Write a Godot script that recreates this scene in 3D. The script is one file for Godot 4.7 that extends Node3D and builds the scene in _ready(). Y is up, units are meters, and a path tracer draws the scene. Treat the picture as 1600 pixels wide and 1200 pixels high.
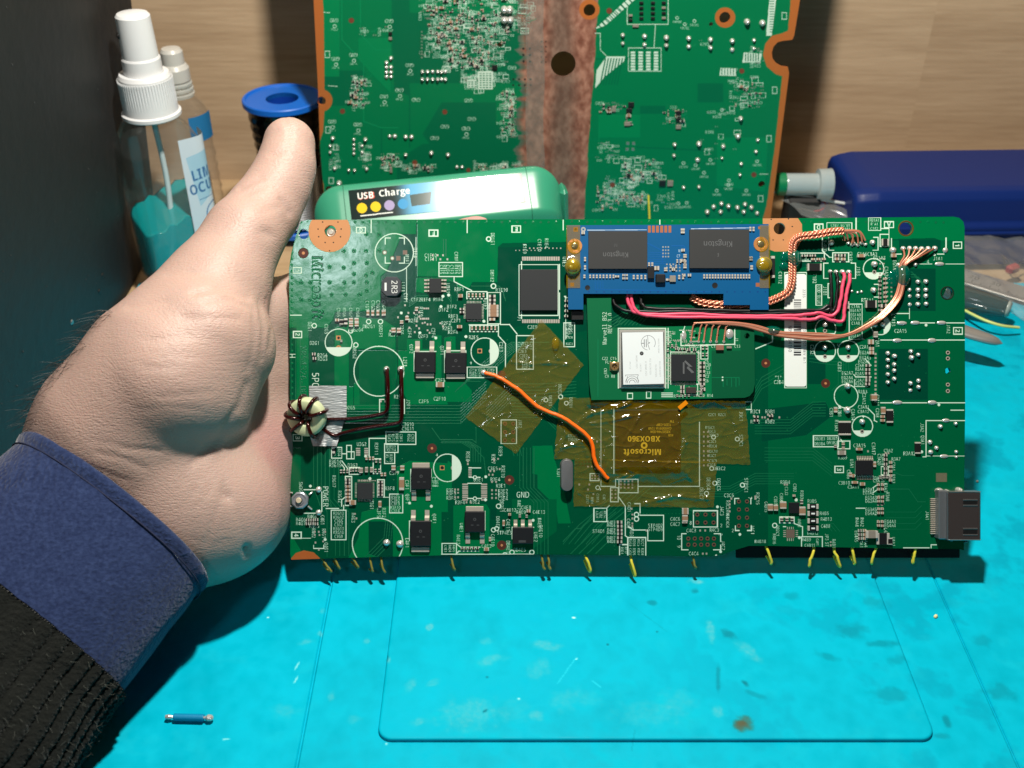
extends Node3D
# A hand holding a green circuit board above a cyan soldering mat; bottles, a spool, a charger, a case and a second board behind.
# Places on the held board are written in pixels of the 1600 x 1200 photograph, measured on the board's own plane.

const F := 1683.0                 # focal length in those pixels
const PITCH := 0.610865           # the camera looks 35 degrees down
const CAM := Vector3(0, 0.307, 0)
const D := 0.418                  # distance of the held board

var RIGHT := Vector3(1, 0, 0)
var UP := Vector3(0, cos(PITCH), -sin(PITCH))
var FWD := Vector3(0, -sin(PITCH), -cos(PITCH))
var M := {}
var used := {}
var mono: SystemFont
var sans: SystemFont
var sans_bold: SystemFont
var board: Node3D


# ---------------------------------------------------------------- places
func at(px: float, py: float, d: float) -> Vector3:
	return CAM + (RIGHT * (px - 800.0) + UP * (600.0 - py)) * (d / F) + FWD * d


func on_plane(px: float, py: float, o: Vector3, n: Vector3) -> Vector3:
	var r := (RIGHT * (px - 800.0) + UP * (600.0 - py)) / F + FWD
	return CAM + r * ((o - CAM).dot(n) / r.dot(n))


func ground(px: float, py: float, h := 0.0) -> Vector3:
	return on_plane(px, py, Vector3(0, h, 0), Vector3.UP)


func pb(px: float, py: float, mm := 0.0) -> Vector3:      # on the held board, mm above its face
	var z := mm * 0.001
	return Vector3((px - 800.0) / F * (D - z), (600.0 - py) / F * (D - z), z)


func flat(s: String) -> PackedVector2Array:
	var out := PackedVector2Array()
	for w in s.split(" ", false):
		var q := w.split(",")
		out.append(Vector2(float(q[0]), float(q[1])))
	return out


# ---------------------------------------------------------------- a mesh under construction
class Build:
	var v := PackedVector3Array()
	var n := PackedVector3Array()
	var u := PackedVector2Array()
	var c := PackedColorArray()
	var tint := Color.WHITE
	var x := Transform3D()

	func vert(p: Vector3, nn: Vector3, uv := Vector2.ZERO) -> void:
		v.append(x * p)
		n.append((x.basis * nn).normalized())
		u.append(uv)
		c.append(tint)

	func tri(a: Vector3, b: Vector3, d: Vector3, na: Vector3, nb: Vector3, nd: Vector3, ua := Vector2.ZERO, ub := Vector2.ZERO, ud := Vector2.ZERO) -> void:
		var f := (b - a).cross(d - a)
		if f.dot(na + nb + nd) > 0.0:      # clockwise seen from outside
			vert(a, na, ua); vert(d, nd, ud); vert(b, nb, ub)
		else:
			vert(a, na, ua); vert(b, nb, ub); vert(d, nd, ud)

	func face(p: Array, out: Vector3) -> void:   # a flat convex face that looks along out
		var f: Vector3 = (p[1] - p[0]).cross(p[2] - p[0]).normalized()
		if f.dot(out) < 0.0:
			f = -f
		for i in range(1, p.size() - 1):
			tri(p[0], p[i], p[i + 1], f, f, f)

	func box(c0: Vector3, s: Vector3, bev := 0.0) -> void:
		var h := s * 0.5
		var b: float = minf(bev, minf(h.x, minf(h.y, h.z)) * 0.9)
		if b <= 0.0:
			for a in 3:
				for g in [-1.0, 1.0]:
					var o := Vector3.ZERO
					o[a] = g
					var p := []
					for k in [[-1, -1], [1, -1], [1, 1], [-1, 1]]:
						var q := Vector3.ZERO
						q[a] = g * h[a]
						q[(a + 1) % 3] = k[0] * h[(a + 1) % 3]
						q[(a + 2) % 3] = k[1] * h[(a + 2) % 3]
						p.append(c0 + q)
					face(p, o)
			return
		var cv := func(sx: float, sy: float, sz: float, a: int) -> Vector3:
			var q := Vector3(sx * (h.x - b), sy * (h.y - b), sz * (h.z - b))
			q[a] = [sx, sy, sz][a] * h[a]
			return c0 + q
		for a in 3:
			for g in [-1.0, 1.0]:
				var o := Vector3.ZERO
				o[a] = g
				var p := []
				for k in [[-1, -1], [1, -1], [1, 1], [-1, 1]]:
					var sg := Vector3.ZERO
					sg[a] = g
					sg[(a + 1) % 3] = k[0]
					sg[(a + 2) % 3] = k[1]
					p.append(cv.call(sg.x, sg.y, sg.z, a))
				face(p, o)
			var a1 := (a + 1) % 3
			var a2 := (a + 2) % 3
			for g1 in [-1.0, 1.0]:
				for g2 in [-1.0, 1.0]:
					var p := []
					for k in [[-1, a1], [1, a1], [1, a2], [-1, a2]]:
						var sg := Vector3.ZERO
						sg[a] = k[0]
						sg[a1] = g1
						sg[a2] = g2
						p.append(cv.call(sg.x, sg.y, sg.z, k[1]))
					var o := Vector3.ZERO
					o[a1] = g1
					o[a2] = g2
					face(p, o)
		for sx in [-1.0, 1.0]:
			for sy in [-1.0, 1.0]:
				for sz in [-1.0, 1.0]:
					face([cv.call(sx, sy, sz, 0), cv.call(sx, sy, sz, 1), cv.call(sx, sy, sz, 2)], Vector3(sx, sy, sz))

	func grid(rows: Array, closed := false) -> void:   # rows of equal length, smooth normals
		var nr := rows.size()
		var nc: int = rows[0].size()
		var nn := []
		for i in nr:
			var line := PackedVector3Array()
			for j in nc:
				var jl := (j - 1 + nc) % nc if closed else maxi(j - 1, 0)
				var jr := (j + 1) % nc if closed else mini(j + 1, nc - 1)
				var du: Vector3 = rows[i][jr] - rows[i][jl]
				var dv: Vector3 = rows[mini(i + 1, nr - 1)][j] - rows[maxi(i - 1, 0)][j]
				var q := dv.cross(du)
				line.append(q.normalized() if q.length() > 1e-14 else Vector3.ZERO)
			nn.append(line)
		for i in nr:
			for j in nc:
				if nn[i][j] == Vector3.ZERO:
					nn[i][j] = nn[clampi(i + (1 if i < nr / 2 else -1), 0, nr - 1)][j]
		for i in nr - 1:
			for j in (nc if closed else nc - 1):
				var k := (j + 1) % nc
				var ua := Vector2(float(j) / (nc - 1 if not closed else nc), float(i) / (nr - 1))
				var ub := Vector2(float(j + 1) / (nc - 1 if not closed else nc), ua.y)
				var va := Vector2(ua.x, float(i + 1) / (nr - 1))
				var vb := Vector2(ub.x, va.y)
				quad(rows[i][j], rows[i][k], rows[i + 1][k], rows[i + 1][j], nn[i][j], nn[i][k], nn[i + 1][k], nn[i + 1][j], ua, ub, vb, va)

	func quad(a: Vector3, b: Vector3, d: Vector3, e: Vector3, na: Vector3, nb: Vector3, nd: Vector3, ne: Vector3, ua := Vector2.ZERO, ub := Vector2.ZERO, ud := Vector2.ZERO, ue := Vector2.ZERO) -> void:
		tri(a, b, d, na, nb, nd, ua, ub, ud)
		tri(a, d, e, na, nd, ne, ua, ud, ue)

	func tube(p: Array, r: float, sides := 8, r_end := -1.0, caps := true) -> void:
		var t0: Vector3 = (p[1] - p[0]).normalized()
		var a := t0.cross(Vector3(0.31, 0.87, 0.21)).normalized()
		var rows := []
		for i in p.size():
			var t: Vector3 = (p[mini(i + 1, p.size() - 1)] - p[maxi(i - 1, 0)]).normalized()
			a = (a - t * a.dot(t)).normalized()
			var b := t.cross(a)
			var rr := r if r_end < 0.0 else lerpf(r, r_end, float(i) / (p.size() - 1))
			var row := []
			for k in sides:
				var g := TAU * k / sides
				row.append(p[i] + (a * cos(g) + b * sin(g)) * rr)
			rows.append(row)
		if caps:
			var f := []
			var e := []
			for k in sides:
				f.append(p[0])
				e.append(p[p.size() - 1])
			for k in sides:
				face([p[0], rows[0][k], rows[0][(k + 1) % sides]], -t0)
				face([e[0], rows[-1][k], rows[-1][(k + 1) % sides]], e[0] - p[p.size() - 2])
		grid(rows, true)

	func lathe(prof: Array, segs := 24, hard := true) -> void:   # profile of Vector2(radius, y) about y
		if hard:
			for i in prof.size() - 1:
				var d: Vector2 = prof[i + 1] - prof[i]
				if d.length() < 1e-9:
					continue
				var nr := Vector2(d.y, -d.x).normalized()
				for k in segs:
					var g := TAU * k / segs
					var w := TAU * (k + 1) / segs
					var ng := Vector3(cos(g) * nr.x, nr.y, sin(g) * nr.x)
					var nw := Vector3(cos(w) * nr.x, nr.y, sin(w) * nr.x)
					var pts := [Vector3(cos(g) * prof[i].x, prof[i].y, sin(g) * prof[i].x), Vector3(cos(w) * prof[i].x, prof[i].y, sin(w) * prof[i].x), Vector3(cos(w) * prof[i + 1].x, prof[i + 1].y, sin(w) * prof[i + 1].x), Vector3(cos(g) * prof[i + 1].x, prof[i + 1].y, sin(g) * prof[i + 1].x)]
					var va := float(i) / (prof.size() - 1)
					var vb := float(i + 1) / (prof.size() - 1)
					quad(pts[0], pts[1], pts[2], pts[3], ng, nw, nw, ng, Vector2(float(k) / segs, va), Vector2(float(k + 1) / segs, va), Vector2(float(k + 1) / segs, vb), Vector2(float(k) / segs, vb))
			return
		var rows := []
		for q in prof:
			var row := []
			for k in segs:
				var g := TAU * k / segs
				row.append(Vector3(cos(g) * q.x, q.y, sin(g) * q.x))
			rows.append(row)
		grid(rows, true)

	func dome(p: Vector3, rx: float, ry: float, h: float, segs := 8) -> void:   # a blob on the board, z up
		var rows := []
		for q in [[1.0, 0.0], [0.86, 0.5], [0.5, 0.87], [0.02, 1.0]]:
			var row := []
			for k in segs:
				var g := TAU * k / segs
				row.append(p + Vector3(cos(g) * rx * q[0], sin(g) * ry * q[0], h * q[1]))
			rows.append(row)
		grid(rows, true)

	func mesh() -> ArrayMesh:
		var a := []
		a.resize(Mesh.ARRAY_MAX)
		a[Mesh.ARRAY_VERTEX] = v
		a[Mesh.ARRAY_NORMAL] = n
		a[Mesh.ARRAY_TEX_UV] = u
		a[Mesh.ARRAY_COLOR] = c
		var m := ArrayMesh.new()
		m.add_surface_from_arrays(Mesh.PRIMITIVE_TRIANGLES, a)
		return m


func smooth_path(p: Array, n := 6) -> Array:       # Catmull-Rom through the points
	var out := []
	for i in p.size() - 1:
		var a: Vector3 = p[maxi(i - 1, 0)]
		var b: Vector3 = p[i]
		var c: Vector3 = p[i + 1]
		var d: Vector3 = p[mini(i + 2, p.size() - 1)]
		for k in n:
			out.append(b.cubic_interpolate(c, a, d, float(k) / n))
	out.append(p[p.size() - 1])
	return out


func bpath(s: String, n := 6, kink := 0.0) -> Array:            # "x,y,mm x,y,mm ..." on the held board
	var p := []
	for w in s.split(" ", false):
		var q := w.split(",")
		p.append(pb(float(q[0]), float(q[1]), float(q[2])))
	var out := smooth_path(p, n)
	if kink > 0.0:                                 # hand-bent wire is never quite even
		var f := FastNoiseLite.new()
		f.seed = s.length() + int(p[0].x * 1e6)
		f.frequency = 0.11
		for i in range(1, out.size() - 1):
			out[i] += Vector3(f.get_noise_1d(i), f.get_noise_1d(i + 400.0), 0.4 * f.get_noise_1d(i + 900.0)) * kink * 0.001
	return out


# ---------------------------------------------------------------- things and parts
func numbered(called: String) -> String:
	used[called] = used.get(called, -1) + 1
	return called if used[called] == 0 else "%s_%03d" % [called, used[called]]


func thing(called: String, label: String, category: String, where := Vector3.ZERO, group := "") -> Node3D:
	var o := Node3D.new()
	o.name = numbered(called)
	add_child(o, true)
	o.position = where
	tag(o, label, category, group)
	return o


func tag(o: Node3D, label: String, category: String, group := "") -> void:
	o.set_meta("label", label)
	o.set_meta("category", category)
	if group:
		o.set_meta("group", group)


func put(called: String, b, m: Material, parent: Node = self) -> MeshInstance3D:
	var o := MeshInstance3D.new()
	o.mesh = b.mesh() if b is Build else b
	o.material_override = m
	var nm := called
	var i := int(parent.get_meta("count_" + called, 0))
	if i > 0:
		nm = "%s_%03d" % [called, i]
	parent.set_meta("count_" + called, i + 1)
	o.name = nm
	parent.add_child(o, true)
	return o


func stuff(o: Node3D) -> Node3D:
	o.set_meta("kind", "stuff")
	return o


func writing(s: String, h: float, where: Transform3D, m: Material, parent: Node, font: Font = null, called := "lettering") -> MeshInstance3D:
	var t := TextMesh.new()
	t.font = font if font else sans
	t.font_size = 32
	t.pixel_size = 0.01
	t.depth = 0.0
	t.curve_step = 1.0
	t.text = s
	var o := put(called, t, m, parent)
	o.transform = where.scaled_local(Vector3.ONE * h / 0.235)
	return o


func mat(c: Color, rough := 0.6, metal := 0.0, spec := 0.5) -> StandardMaterial3D:
	var m := StandardMaterial3D.new()
	m.albedo_color = c
	m.roughness = rough
	m.metallic = metal
	m.metallic_specular = spec
	return m


func noise_tex(freq: float, kind := FastNoiseLite.TYPE_SIMPLEX_SMOOTH, oct := 4, size := 256, bump := 0.0, sd := 1) -> NoiseTexture2D:
	var f := FastNoiseLite.new()
	f.seed = sd
	f.noise_type = kind
	f.frequency = freq
	f.fractal_octaves = oct
	var t := NoiseTexture2D.new()
	t.width = size
	t.height = size
	t.seamless = true
	t.noise = f
	if bump > 0.0:
		t.as_normal_map = true
		t.bump_strength = bump
	return t


func rough_up(m: StandardMaterial3D, tex: Texture2D, scale: float, cm: float) -> StandardMaterial3D:   # triplanar relief
	m.uv1_triplanar = true
	m.uv1_scale = Vector3.ONE * scale
	m.heightmap_enabled = true
	m.heightmap_texture = tex
	m.heightmap_scale = cm
	return m


# ---------------------------------------------------------------- printed surfaces
class Canvas:
	var w: int
	var h: int
	var col: Image
	var orm: Image
	var hgt: Image
	var hom := Basis()
	var u0 := 0.0
	var v1 := 0.0
	var s := 1.0
	var font: Font
	var cache := {}
	var pal := {}
	var text_scale := 1.0

	func start(ww: int, hh: int, base: Color, rough := 0.4) -> void:
		w = ww
		h = hh
		col = Image.create(w, h, false, Image.FORMAT_RGB8)
		orm = Image.create(w, h, false, Image.FORMAT_RGB8)
		hgt = Image.create(w, h, false, Image.FORMAT_L8)
		col.fill(base)
		orm.fill(Color(1, rough, 0))
		hgt.fill(Color(0.3, 0.3, 0.3))

	func ink(k: String, c: Color, rough: float, metal: float, height: float) -> void:
		pal[k] = [c, Color(1, rough, metal), Color(height, height, height)]

	func tp(p: Vector2) -> Vector2:
		var q := hom * Vector3(p.x, p.y, 1)
		return Vector2((q.x / q.z - u0) * s, (v1 - q.y / q.z) * s)

	func size_at(p: Vector2) -> float:
		return tp(p + Vector2(1, 0)).distance_to(tp(p))

	func span(x0: float, x1: float, y: int, m: Array) -> void:
		var a := maxi(0, int(round(x0)))
		var b := mini(w, int(round(x1)))
		if b > a:
			var r := Rect2i(a, y, b - a, 1)
			col.fill_rect(r, m[0])
			orm.fill_rect(r, m[1])
			if m[2].r >= 0.0:
				hgt.fill_rect(r, m[2])

	func fill(p: PackedVector2Array, m: Array) -> void:    # in texture pixels
		var lo := 1e9
		var hi := -1e9
		for q in p:
			lo = minf(lo, q.y)
			hi = maxf(hi, q.y)
		for y in range(maxi(0, int(floor(lo))), mini(h, int(ceil(hi)) + 1)):
			var yy := y + 0.5
			var xs := PackedFloat32Array()
			for i in p.size():
				var a := p[i]
				var b := p[(i + 1) % p.size()]
				if (a.y <= yy) != (b.y <= yy):
					xs.append(a.x + (b.x - a.x) * (yy - a.y) / (b.y - a.y))
			xs.sort()
			for i in range(0, xs.size() - 1, 2):
				span(xs[i], xs[i + 1], y, m)

	func poly(p: PackedVector2Array, k: String) -> void:
		var q := PackedVector2Array()
		for a in p:
			q.append(tp(a))
		fill(q, pal[k])

	func line(a: Vector2, b: Vector2, wd: float, k: String) -> void:
		if a.distance_to(b) < 1e-4:
			return
		var t := (b - a).normalized() * wd * 0.5
		var o := Vector2(-t.y, t.x)
		poly(PackedVector2Array([a - t + o, b + t + o, b + t - o, a - t - o]), k)

	func circle(c: Vector2, r: float, k: String, n := 28) -> void:
		var p := PackedVector2Array()
		for i in n:
			p.append(c + Vector2.from_angle(TAU * i / n) * r)
		poly(p, k)

	func ring(c: Vector2, r: float, wd: float, k: String, n := 48, a0 := 0.0, a1 := TAU) -> void:
		for i in n:
			var a := lerpf(a0, a1, float(i) / n)
			var b := lerpf(a0, a1, float(i + 1) / n)
			var ri := r - wd * 0.5
			var ro := r + wd * 0.5
			poly(PackedVector2Array([c + Vector2.from_angle(a) * ri, c + Vector2.from_angle(b) * ri, c + Vector2.from_angle(b) * ro, c + Vector2.from_angle(a) * ro]), k)

	func words(t: String, c: Vector2, hh: float, rot: float, k: String, f: Font = null, squeeze := 1.0) -> void:
		var key := t + str(f != null)
		if not cache.has(key):
			var tm := TextMesh.new()
			tm.font = f if f else font
			tm.font_size = 32
			tm.pixel_size = 1.0
			tm.depth = 0.0
			tm.curve_step = 3.0
			tm.text = t
			var arr := tm.get_mesh_arrays()
			var vs: PackedVector3Array = arr[Mesh.ARRAY_VERTEX]
			var box := tm.get_aabb()
			cache[key] = [vs, box.get_center(), arr[Mesh.ARRAY_INDEX]]
		var e: Array = cache[key]
		var g := hh / 23.5
		var ca := cos(deg_to_rad(rot)) * g
		var sa := sin(deg_to_rad(rot)) * g
		var pts := PackedVector2Array()
		for v in e[0]:
			var lx: float = (v.x - e[1].x) * squeeze
			var ly: float = -(v.y - e[1].y)
			pts.append(tp(c + Vector2(lx * ca - ly * sa, lx * sa + ly * ca)))
		var ix = e[2]
		var m: Array = pal[k]
		var three := PackedVector2Array()
		three.resize(3)
		for i in range(0, (ix.size() if ix != null and ix.size() else pts.size()) - 2, 3):
			for j in 3:
				three[j] = pts[ix[i + j]] if ix != null and ix.size() else pts[i + j]
			fill(three, m)

	func draw(script: String) -> void:
		for l in script.split("\n", false):
			var a := l.strip_edges().split(" ", false)
			if a.size() < 2:
				continue
			if a[0] == "t":      # t height turn x y words
				var big := float(a[1]) > 7.5
				words(" ".join(a.slice(5)), Vector2(float(a[3]), float(a[4])), float(a[1]) * text_scale * (1.04 if big else 1.0), float(a[2]), "W", null, 0.95 if big else 0.88)
				continue
			var from := 1 if a[0] == "k" else 2
			var ink_ := a[1]
			var v := PackedFloat32Array()
			for i in range(from, a.size()):
				for e in a[i].split(",", false):
					v.append(float(e))
			match a[0]:
				"p":
					poly(pairs(v, 0), ink_)
				"l":
					var q := pairs(v, 1)
					for i in q.size() - 1:
						line(q[i], q[i + 1], v[0], ink_)
				"b":     # n parallel tracks: width n dx dy points
					var q := pairs(v, 4)
					for j in int(v[1]):
						var o := Vector2(v[2], v[3]) * j
						for i in q.size() - 1:
							line(q[i] + o, q[i + 1] + o, v[0], ink_)
				"c":
					ring(Vector2(v[1], v[2]), v[3], v[0], ink_)
				"d":
					circle(Vector2(v[0], v[1]), v[2], ink_)
				"r":
					var q := [Vector2(v[1], v[2]), Vector2(v[3], v[2]), Vector2(v[3], v[4]), Vector2(v[1], v[4])]
					for i in 4:
						line(q[i], q[(i + 1) % 4], v[0], ink_)
				"f":
					poly(PackedVector2Array([Vector2(v[0], v[1]), Vector2(v[2], v[1]), Vector2(v[2], v[3]), Vector2(v[0], v[3])]), ink_)
				"g":     # a grid of small marks: w h dx dy nx ny x y
					for i in int(v[4]):
						for j in int(v[5]):
							var c := Vector2(v[6] + i * v[2], v[7] + j * v[3])
							var e := Vector2(v[0], v[1]) * 0.5
							poly(PackedVector2Array([c - e, c + Vector2(e.x, -e.y), c + e, c + Vector2(-e.x, e.y)]), ink_)
				"k":     # a round capacitor outline with one side filled: x y r angle cut
					var c := Vector2(v[0], v[1])
					ring(c, v[2], 1.5, "W")
					var half := acos(v[4])
					var q := PackedVector2Array()
					for i in 21:
						q.append(c + Vector2.from_angle(deg_to_rad(v[3]) + lerpf(-half, half, i / 20.0)) * v[2])
					poly(q, "W")

	func pairs(v: PackedFloat32Array, from: int) -> PackedVector2Array:
		var q := PackedVector2Array()
		for i in range(from, v.size() - 1, 2):
			q.append(Vector2(v[i], v[i + 1]))
		return q

	func material(bump: float, with_orm := true) -> ORMMaterial3D:
		var m := ORMMaterial3D.new()
		m.albedo_texture = ImageTexture.create_from_image(col)
		if with_orm:
			m.orm_texture = ImageTexture.create_from_image(orm)
		if bump > 0.0:
			m.heightmap_enabled = true
			m.heightmap_texture = ImageTexture.create_from_image(hgt)
			m.heightmap_scale = bump
		return m


func plane_hom(o: Vector3, u: Vector3, v: Vector3, n: Vector3) -> Basis:   # photo pixel -> (u, v) on a plane, homogeneous
	var k := (o - CAM).dot(n)
	var cols := []
	for e in [RIGHT / F, -UP / F, FWD - RIGHT * (800.0 / F) + UP * (600.0 / F)]:
		cols.append(Vector3((CAM - o).dot(u) * e.dot(n) + e.dot(u) * k, (CAM - o).dot(v) * e.dot(n) + e.dot(v) * k, e.dot(n)))
	return Basis(cols[0], cols[1], cols[2])


func slab(outer: PackedVector2Array, holes: Array, z0: float, z1: float, cv: Canvas, b: Build, hole_depth := true) -> void:
	# a plate of that outline (local metres) with round holes; front face carries the canvas
	var order := []
	var cuts := [-10.0]
	for hs in holes:
		var c: Vector2 = hs[0]
		var p := PackedVector2Array()
		for i in 20:
			p.append(c + Vector2.from_angle(TAU * (i + 0.25) / 20) * hs[1])
		order.append(p)
		cuts.append(c.x + 1e-6)
	cuts.append(10.0)
	cuts.sort()
	var pieces := []
	for i in cuts.size() - 1:            # strips between the holes' centres, so that no piece has a hole inside
		var strip := PackedVector2Array([Vector2(cuts[i], -10), Vector2(cuts[i + 1], -10), Vector2(cuts[i + 1], 10), Vector2(cuts[i], 10)])
		var parts: Array = Geometry2D.intersect_polygons(outer, strip)
		for p in order:
			var rest := []
			for q in parts:
				for r in Geometry2D.clip_polygons(q, p):
					rest.append(r)
			parts = rest
		pieces.append_array(parts)
	for ring in pieces:
		var ix := Geometry2D.triangulate_polygon(ring)
		if ix.is_empty():
			print("triangulation failed ", ring.size())
		for i in range(0, ix.size(), 3):
			var uv := []
			for j in 3:
				var q: Vector2 = ring[ix[i + j]]
				uv.append(Vector2((q.x - cv.u0) * cv.s / cv.w, (cv.v1 - q.y) * cv.s / cv.h) if cv else Vector2.ZERO)
			var q0: Vector2 = ring[ix[i]]
			var q1: Vector2 = ring[ix[i + 1]]
			var q2: Vector2 = ring[ix[i + 2]]
			b.tri(Vector3(q0.x, q0.y, z1), Vector3(q1.x, q1.y, z1), Vector3(q2.x, q2.y, z1), Vector3.BACK, Vector3.BACK, Vector3.BACK, uv[0], uv[1], uv[2])
			b.tri(Vector3(q0.x, q0.y, z0), Vector3(q1.x, q1.y, z0), Vector3(q2.x, q2.y, z0), Vector3.FORWARD, Vector3.FORWARD, Vector3.FORWARD, uv[0], uv[1], uv[2])
	var loops := [outer]
	loops.append_array(order)
	for lp in loops:
		for i in lp.size():
			var p0: Vector2 = lp[i]
			var p1: Vector2 = lp[(i + 1) % lp.size()]
			if p0.distance_to(p1) < 1e-8:
				continue
			var t := (p1 - p0).normalized()
			var o := Vector3(t.y, -t.x, 0)
			var mid := (p0 + p1) * 0.5 + Vector2(o.x, o.y) * 1e-5
			if lp == outer and Geometry2D.is_point_in_polygon(mid, outer) or lp != outer and not Geometry2D.is_point_in_polygon(mid, lp):
				o = -o
			var ue := Vector2(0.5, 0.004)
			if cv:
				ue = Vector2(((p0.x + o.x * -0.0006) - cv.u0) * cv.s / cv.w, (cv.v1 - (p0.y + o.y * -0.0006)) * cv.s / cv.h)
			b.quad(Vector3(p0.x, p0.y, z0), Vector3(p1.x, p1.y, z0), Vector3(p1.x, p1.y, z1), Vector3(p0.x, p0.y, z1), o, o, o, o, ue, ue, ue, ue)


# ---------------------------------------------------------------- the scene
func _ready() -> void:
	mono = SystemFont.new()
	mono.font_names = PackedStringArray(["Droid Sans Mono"])
	sans = SystemFont.new()
	sans.font_names = PackedStringArray(["Droid Sans"])
	sans_bold = SystemFont.new()
	sans_bold.font_names = PackedStringArray(["Droid Sans"])
	sans_bold.font_weight = 700
	var cam := Camera3D.new()
	cam.name = "camera"
	cam.position = CAM
	cam.rotation = Vector3(-PITCH, 0, 0)
	cam.fov = rad_to_deg(2.0 * atan(600.0 / F))
	cam.near = 0.02
	cam.far = 20.0
	var lens := CameraAttributesPhysical.new()
	lens.frustum_focal_length = 12.0 / (600.0 / F)
	lens.frustum_near = 0.02
	lens.frustum_far = 20.0
	lens.frustum_focus_distance = D
	lens.exposure_aperture = 15.0
	cam.attributes = lens
	add_child(cam)
	cam.fov = rad_to_deg(2.0 * atan(600.0 / F))
	cam.current = true
	var env := Environment.new()
	env.background_mode = Environment.BG_COLOR
	env.background_color = Color(0.035, 0.035, 0.04)
	env.tonemap_mode = Environment.TONE_MAPPER_LINEAR
	env.tonemap_exposure = 1.0
	env.sdfgi_enabled = true
	env.ssao_enabled = true
	env.ssil_enabled = true
	var we := WorldEnvironment.new()
	we.name = "room_light"
	we.environment = env
	add_child(we)
	var lamp := OmniLight3D.new()          # the bench lamp hanging above the work
	lamp.name = "bench_lamp"
	lamp.position = Vector3(0.025, 0.54, -0.335)
	lamp.light_color = Color(1.0, 0.97, 0.92)
	lamp.light_energy = 0.47
	lamp.light_size = 0.016
	lamp.omni_range = 6.0
	lamp.omni_attenuation = 2.0
	lamp.shadow_enabled = true
	add_child(lamp)
	var room := AreaLight3D.new()          # unseen lamp behind the camera, placed for the sheen on the board
	room.name = "room_lamp"
	room.area_size = Vector2(0.10, 0.08)
	room.light_energy = 0.066
	room.light_color = Color(0.92, 0.97, 1.0)
	room.shadow_enabled = true
	add_child(room)
	room.position = at(800, 600, D) + RIGHT * -0.246 + UP * 0.177 - FWD * 1.0
	room.look_at(at(505, 390, D), Vector3.UP)
	palette()
	setting()
	soldering_mat()
	left_side()
	back_board()
	charger()
	right_side()
	held_board()
	person()
	scraps()


func palette() -> void:
	M.chip = mat(Color(0.155, 0.165, 0.175), 0.55, 0.0, 0.4)
	M.chip_dark = mat(Color(0.08, 0.085, 0.1), 0.5, 0.0, 0.4)
	M.tin = mat(Color(0.80, 0.78, 0.74), 0.34, 0.35)
	M.lead = mat(Color(0.74, 0.71, 0.66), 0.38, 0.4)
	M.solder = mat(Color(0.84, 0.83, 0.81), 0.22, 0.55)
	M.cap = mat(Color(0.56, 0.43, 0.33), 0.55)
	M.cap_grey = mat(Color(0.5, 0.47, 0.43), 0.5)
	M.resistor = mat(Color(0.07, 0.07, 0.075), 0.45)
	M.steel = mat(Color(0.62, 0.63, 0.64), 0.32, 0.9)
	M.copper = mat(Color(0.86, 0.56, 0.45), 0.27, 0.45)
	M.copper_dark = mat(Color(0.62, 0.36, 0.27), 0.25, 0.5)
	M.copper_pale = mat(Color(0.92, 0.68, 0.58), 0.25, 0.45)
	M.enamel = mat(Color(0.2, 0.045, 0.04), 0.16, 0.35)
	M.pink = mat(Color(0.86, 0.30, 0.42), 0.42)
	M.black_wire = mat(Color(0.045, 0.045, 0.05), 0.42)
	M.orange_wire = mat(Color(0.95, 0.4, 0.03), 0.4)
	M.yellow_wire = mat(Color(0.86, 0.8, 0.25), 0.4)
	M.blue_pcb = mat(Color(0.015, 0.24, 0.52), 0.38)
	M.print_white = mat(Color(0.85, 0.87, 0.86), 0.6)
	M.print_grey = mat(Color(0.34, 0.35, 0.36), 0.6)
	M.print_faint = mat(Color(0.225, 0.235, 0.245), 0.6)
	M.gold = mat(Color(0.95, 0.66, 0.4), 0.35, 0.7)
	M.white_plastic = mat(Color(0.86, 0.87, 0.88), 0.32)
	M.resin = mat(Color(0.0, 0.36, 0.29, 0.62), 0.08)
	M.resin.transparency = BaseMaterial3D.TRANSPARENCY_ALPHA
	M.amber = mat(Color(0.60, 0.49, 0.0, 0.2), 0.12)
	M.amber.transparency = BaseMaterial3D.TRANSPARENCY_ALPHA
	M.amber_thick = mat(Color(0.60, 0.49, 0.02, 0.38), 0.12)
	M.amber_thick.transparency = BaseMaterial3D.TRANSPARENCY_ALPHA


func struct(called: String, b, m: Material) -> MeshInstance3D:
	var o := put(called, b, m)
	o.set_meta("kind", "structure")
	return o


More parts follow.
